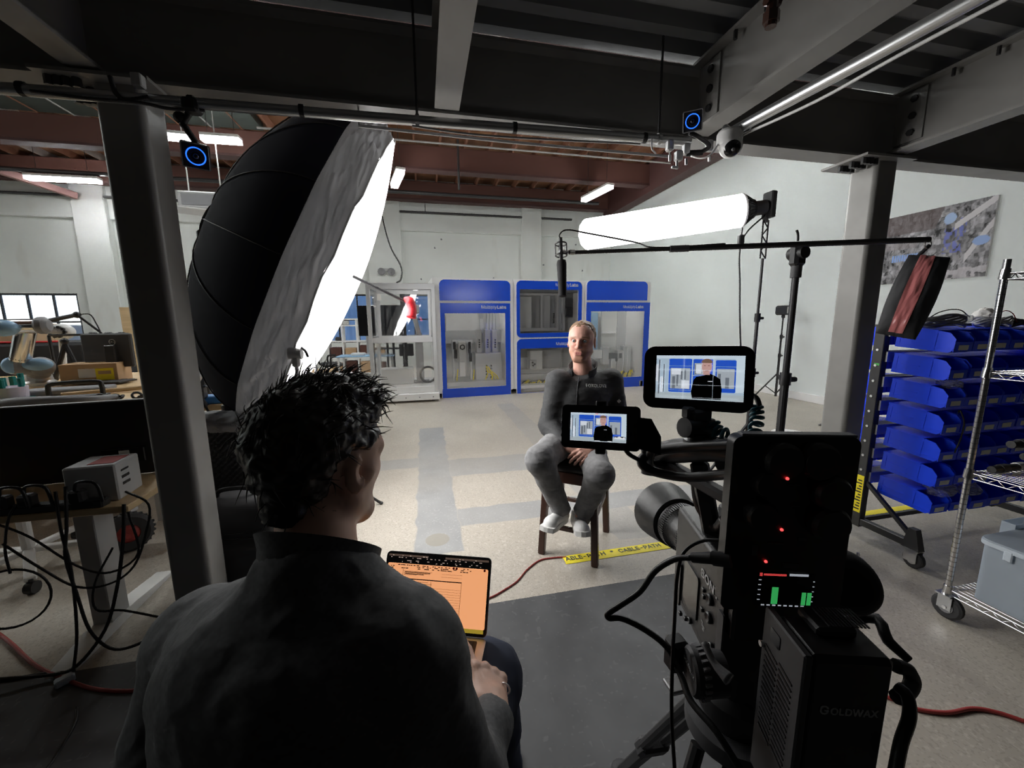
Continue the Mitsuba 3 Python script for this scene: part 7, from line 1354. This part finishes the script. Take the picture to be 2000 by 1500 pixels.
part(cam, 'grip_strap', tube([Rg.w(b1[0] - .01, .04, Rg.uz(1640, 1125)[1]), Rg.w(b1[0] + .008, .02, Rg.uz(1650, 1160)[1]), Rg.w(b1[0] - .004, .02, Rg.uz(1645, 1195)[1])], .007, 6), 'm_tealcable', True)

# battery / wireless box under the module
bx_ = thing('battery_box', 'big black battery box with faint lettering behind the cinema camera', 'battery'); Gb = Plane(tuple(atd(1660, 1390, .45)[:2]), math.radians(-17))
g0 = Gb.uz(1576, 1284); g1 = Gb.uz(1757, 1284); zl = g0[1] - .24
part(bx_, 'case', Gb.bx(g0[0] + .006, g1[0], zl, g0[1], 0, .07, .006), 'm_black', False); part(bx_, 'top_slab', Gb.bx(g0[0] + .03, g1[0] - .02, g0[1], g0[1] + .012, .03, .07, .003), 'm_black', False)
for k in range(12): part(bx_, 'grip_rib', Gb.bx(g0[0] + .045 + k * .004, g0[0] + .047 + k * .004, g0[1] + .012, g0[1] + .0135, .034, .066), 'm_charcoal', False)
sp = part(bx_, 'side_plate', Gb.bx(g0[0] - .004, g0[0] + .006, zl, g0[1] + .003, -.003, .078, .002), 'm_charcoal', False)
for k in range(16):
    for j in range(2): part(sp, 'vent_slot', bar(Gb.w(g0[0] - .0045, .042 - j * .03, g0[1] - .05 - k * .008), Gb.w(g0[0] - .0045, .068 - j * .03, g0[1] - .045 - k * .008), .0012, .0028), 'm_black', False)
part(sp, 'window', frame(extr(rrect(-.02, 0, 0, .018, .003), .001), Gb.w(g0[0] - .004, .06, g0[1] - .03), cf, Z3, -cr), 'm_blackgloss', False); part(sp, 'silver_screw', cyl(Gb.w(g0[0] - .004, .074, g0[1] - .05), Gb.w(g0[0] - .008, .074, g0[1] - .05), .004, n=10), 'm_alu', 30)
lx = Gb.uz(1598, 1393); m1 = meshkit.text_mesh('G', .0105, .0006, True); m2 = meshkit.text_mesh('OLDWAX', .0085, .0006, True); m2.vertices[:, 0] += m1.vertices[:, 0].max() + .0015; m = cat(m1, m2); sc_ = (Gb.uz(1715, 1393)[0] - lx[0]) / m.vertices[:, 0].max(); m.vertices[:, 0] *= sc_; m.vertices[:, 0] += lx[0]; m.vertices[:, 1] += lx[1]; part(bx_, 'lettering', Gb.fr(m, -.0002), 'm_lightgrey', False)
part(bx_, 'mount_plate', Rg.bx(b0[0] + .02, b1[0] - .01, g0[1] - .1, b1[1] + .03, .0, .05, .004), 'm_black', False)
# tripod
tp = thing('camera_tripod', 'heavy black fluid head tripod under the cinema camera', 'tripod'); hc = Rg.w(Rg.uz(1450, 1360, .1)[0], .12, zb_ - .02)
part(tp, 'plate', Rg.bx(ul + .01, ur - .03, zb_ - .025, zb_, .05, dF, .004), 'm_black', False); part(tp, 'quick_release', box(atd(1322, 1338, .66), (.035, .03, .008), .002), 'm_alu', False)
part(tp, 'head', lathe((hc[0], hc[1], zb_ - .17), (0, 0, 1), [(0, 0), (.055, 0), (.07, .03), (.07, .06), (.055, .075), (.05, .145), (0, .145)], 30), 'm_black', 30)
kc = atd(1372, 1312, .60); part(tp, 'drag_dial', lathe(kc, -cr, [(.03, -.03), (.034, 0), (.034, .016), (.03, .02), (0, .02)], 28), 'm_charcoal', 30)
for k in range(22): a = k * .2856; part(tp, 'dial_tooth', box(kc - cr * .004 + (cf * math.cos(a) + Z3 * math.sin(a)) * .034, (.01, .004, .004)), 'm_grey', False)
tm = meshkit.text_mesh('GOLDWAX', .006, .0006, True); tm.vertices[:, 0] -= tm.vertices[:, 0].max() / 2; part(tp, 'lettering', frame(tm, kc - cr * .0203 + Z3 * .004, -cf, Z3, -cr), 'm_lightgrey', False)
part(tp, 'bowl', lathe((hc[0], hc[1], zb_ - .26), (0, 0, 1), [(0, 0), (.03, .0), (.05, .03), (.085, .06), (.085, .09), (0, .09)], 28), 'm_charcoal', 30)
bowl = np.array([hc[0], hc[1], zb_ - .21])
for k, a in enumerate((math.radians(205), math.radians(330), math.radians(85))):
    e = np.array([math.cos(a), math.sin(a), 0]); s_ = np.cross(e, Z3); top = bowl + e * .075; ftp = np.array([hc[0], hc[1], .02]) + e * .46
    l_ = part(tp, 'leg', cat(*[cyl(top + s_ * q, top + s_ * q + (ftp - top) * .55, .013, n=10) for q in (-.028, .028)], bar(top + (ftp - top) * .5, ftp, .034, .03, .005)), 'm_black', 30)
    part(l_, 'leg_collar', bar(top + (ftp - top) * .50, top + (ftp - top) * .58, .08, .04, .008), 'm_charcoal', False); part(l_, 'rubber_foot', ball(ftp + (0, 0, .005), (.035, .035, .024), 2), 'm_rubber', True)
part(tp, 'front_clamp', box(atd(1320, 1275, .64), (.03, .03, .055), .006), 'm_black', False); part(tp, 'lock_lever', tube([atd(1375, 1255, .58), atd(1395, 1295, .56), atd(1425, 1328, .54)], [.005, .005, .009], 8), 'm_grey', True)
pn = thing('pan_bar', 'black pan bar sticking out behind the camera hand grip', 'pan bar'); part(None, pn, tube([hc + cr * .05 + Z3 * -.01, atd(1690, 1205, .66), atd(1735, 1252, .62), atd(1776, 1290, .60)], [.009, .009, .008, .006], 10, 4), 'm_black', True)
# large monitor on the handle
def monitor(name, lab, x0, y0, x1, y1, D, sx0, sy0, sx1, sy1, rad, grid, roll=0.0, bright=1.0):
    t = thing(name, lab, 'monitor'); o = atd((x0 + x1) / 2, (y0 + y1) / 2, D); n = unit(EYE - o + RIGHT * -.05); ex = unit(np.cross(Z3, n)); ex = ex * math.cos(roll) + np.cross(n, ex) * math.sin(roll); ey = np.cross(n, ex)
    def loc(x, y): r = ray(x, y); q = EYE + r * (((o - EYE) @ n) / (r @ n)) - o; return q @ ex, q @ ey
    a, b = loc(x0, (y0 + y1) / 2)[0], loc(x1, (y0 + y1) / 2)[0]; c, d = loc((x0 + x1) / 2, y1)[1], loc((x0 + x1) / 2, y0)[1]
    F_ = lambda m, dz: frame(m, o + n * dz, ex, ey, n)
    part(t, 'shell', F_(extr(rrect(a, c, b, d, rad), .022), -.024), 'm_blackmat', 30); part(t, 'bezel', F_(extr(rrect(a + .002, c + .002, b - .002, d - .002, rad * .9), .002), -.002), 'm_black', False)
    p, q = loc(sx0, sy0), loc(sx1, sy1); picture(t, o + ex * p[0] + ey * p[1] + n * .0002, ex, ey, q[0] - p[0], p[1] - q[1], grid, bright)
    return t, o, ex, ey, n, (a, b, c, d)
t, o, ex, ey, n, _ = monitor('field_monitor', 'larger field monitor on the camera handle showing the filmed man', 1257, 676, 1474, 802, .66, 1283, 694, 1452, 786, .018, True, math.radians(1.6), .8)
part(t, 'side_button', box(o + ex * -.094 - ey * .012, (.004, .006, .01), .001), 'm_black', False)
mm = atd(1358, 835, .67); ma = thing('monitor_mount', 'black tilt mount joining the larger monitor to the camera handle', 'mount')
part(ma, 'shoe', cat(box(atd(1362, 810, .67), (.038, .03, .022), .004), box(atd(1345, 806, .665), (.016, .02, .02), .003)), 'm_charcoal', False); part(ma, 'tilt_knuckle', cyl(atd(1336, 835, .66), atd(1388, 835, .68), .017, n=20), 'm_black', 30); part(ma, 'neck', cyl(atd(1360, 850, .67), atd(1360, 862, .67), .014, n=16), 'm_black', 30)
part(ma, 'wheel', lathe(atd(1360, 868, .67), (0, 0, 1), [(0, 0), (.021, 0), (.021, .009), (0, .009)], 24), 'm_darkmetal', 30); part(ma, 'post', cyl(atd(1360, 885, .68), atd(1360, 862, .67), .007, n=10), 'm_black', 30)
# small monitor
t, o, ex, ey, n, ab = monitor('viewfinder_screen', 'smaller camera screen showing the filmed man, in front of his knees', 1097, 792, 1251, 878, .70, 1115, 805, 1223, 866, .008, False, math.radians(1.2), .8)
F_ = lambda m, dz: frame(m, o + n * dz, ex, ey, n); b_, c_, d_ = ab[1], ab[2], ab[3]
part(t, 'side_wing', F_(extr(sg.Polygon([(b_ - .01, d_ - .018), (b_ + .018, d_ - .02), (b_ + .034, d_ - .05), (b_ + .034, c_ - .003), (b_ - .01, c_ + .006)]), .016), -.022), 'm_blackmat', False)
part(t, 'tab', F_(box((-.001, d_ + .003, -.012), (.02, .012, .012), .002), 0), 'm_black', False); part(t, 'tab', F_(box((-.001, c_ - .003, -.012), (.018, .012, .012), .002), 0), 'm_black', False)
for k in range(4): part(t, 'side_button', F_(box((ab[0] - .001, d_ - .02 - k * .012, -.01), (.003, .006, .006), .001), 0), 'm_black', False)
part(t, 'arm', tube([o + ex * (b_ + .02) + ey * (c_ + .01) - n * .012, atd(1270, 905, .74), atd(1300, 905, .76)], .008, 8), 'm_black', True); part(t, 'hinge_knob', ball(atd(1262, 880, .72), (.009,) * 3, 2), 'm_charcoal', True)
# cables on the rig
def rigcable(lab, pts, r, m='m_black', name='rig_cable'): return single(name, lab, 'cable', tube([atd(*p) for p in pts], r, 8, 6), m, True)
rigcable('thick black cable looping round the front of the camera handle', ((1440, 868, .57), (1350, 872, .655), (1285, 880, .71), (1257, 893, .72), (1256, 909, .715), (1285, 923, .70), (1340, 932, .66), (1400, 928, .61), (1436, 925, .57)), .0085)
rigcable('thin black cable from the smaller screen to the camera handle', ((1222, 879, .71), (1230, 888, .71), (1248, 898, .72), (1268, 905, .74)), .004)
rigcable('black microphone cable looping far out from the camera side toward the mat', ((1352, 1089, .60), (1318, 1092, .62), (1280, 1115, .64), (1250, 1155, .65), (1212, 1182, .655), (1188, 1198, .655), (1190, 1207, .655), (1215, 1208, .65), (1260, 1230, .64), (1303, 1265, .63), (1330, 1320, .60), (1350, 1370, .57), (1400, 1430, .53), (1450, 1510, .50)), .0048)
rigcable('thin black cable hanging straight down the camera side', ((1410, 1055, .60), (1370, 1057, .62), (1335, 1080, .625), (1322, 1130, .625), (1318, 1200, .62), (1313, 1300, .61), (1312, 1400, .60), (1318, 1510, .59)), .0028)
xl = thing('cable_plug', 'black and silver cable plug pushed into the camera side', 'plug'); part(xl, 'sleeve', cyl(atd(1352, 1089, .60), atd(1392, 1090, .58), .0075, .009, 14), 'm_black', 30); part(xl, 'barrel', cyl(atd(1392, 1090, .58), atd(1428, 1094, .565), .0105, n=16), 'm_darkmetal', 30)
rigcable('stiff dark cable hooped out beside the battery box', ((1748, 1300, .50), (1772, 1308, .50), (1782, 1330, .50), (1772, 1352, .49), (1752, 1362, .48)), .0085, 'm_charcoal'); rigcable('black cable dropping behind the battery box', ((1752, 1340, .47), (1772, 1360, .46), (1776, 1400, .455), (1760, 1450, .45), (1748, 1510, .445)), .0065)
# teal coiled leads
def helix(pts, R, turns, r):
    P = spline([atd(*p) for p in pts], 60); d = np.gradient(P, axis=0); d /= np.linalg.norm(d, axis=1, keepdims=True); s = np.linspace(0, turns * 2 * np.pi, len(P)); out = []
    for p, dd, a in zip(P, d, s): A_, B_, _ = basis(dd, (.3, .9, .1)); out.append(p + (A_ * math.cos(a) + B_ * math.sin(a)) * R)
    return tube(out, r, 6, smooth=False)
single('coiled_lead', 'teal coiled lead hanging from the right edge of the larger monitor', 'cable', helix(((1476, 790, .655), (1478, 820, .65), (1470, 860, .63), (1462, 880, .62)), .0085, 9, .0032), 'm_tealcable', True)
single('coiled_lead', 'loose teal coiled lead looping between monitor mount and camera module', 'cable', helix(((1385, 812, .67), (1392, 838, .66), (1408, 850, .645), (1425, 856, .63), (1436, 875, .61)), .012, 4, .0035), 'm_tealcable', True)
single('monitor_lead', 'black lead curving from the larger monitor down to its coil', 'cable', tube([atd(1466, 770, .67), atd(1478, 778, .66), atd(1483, 795, .655), atd(1476, 800, .655)], .004, 6), 'm_black', True)
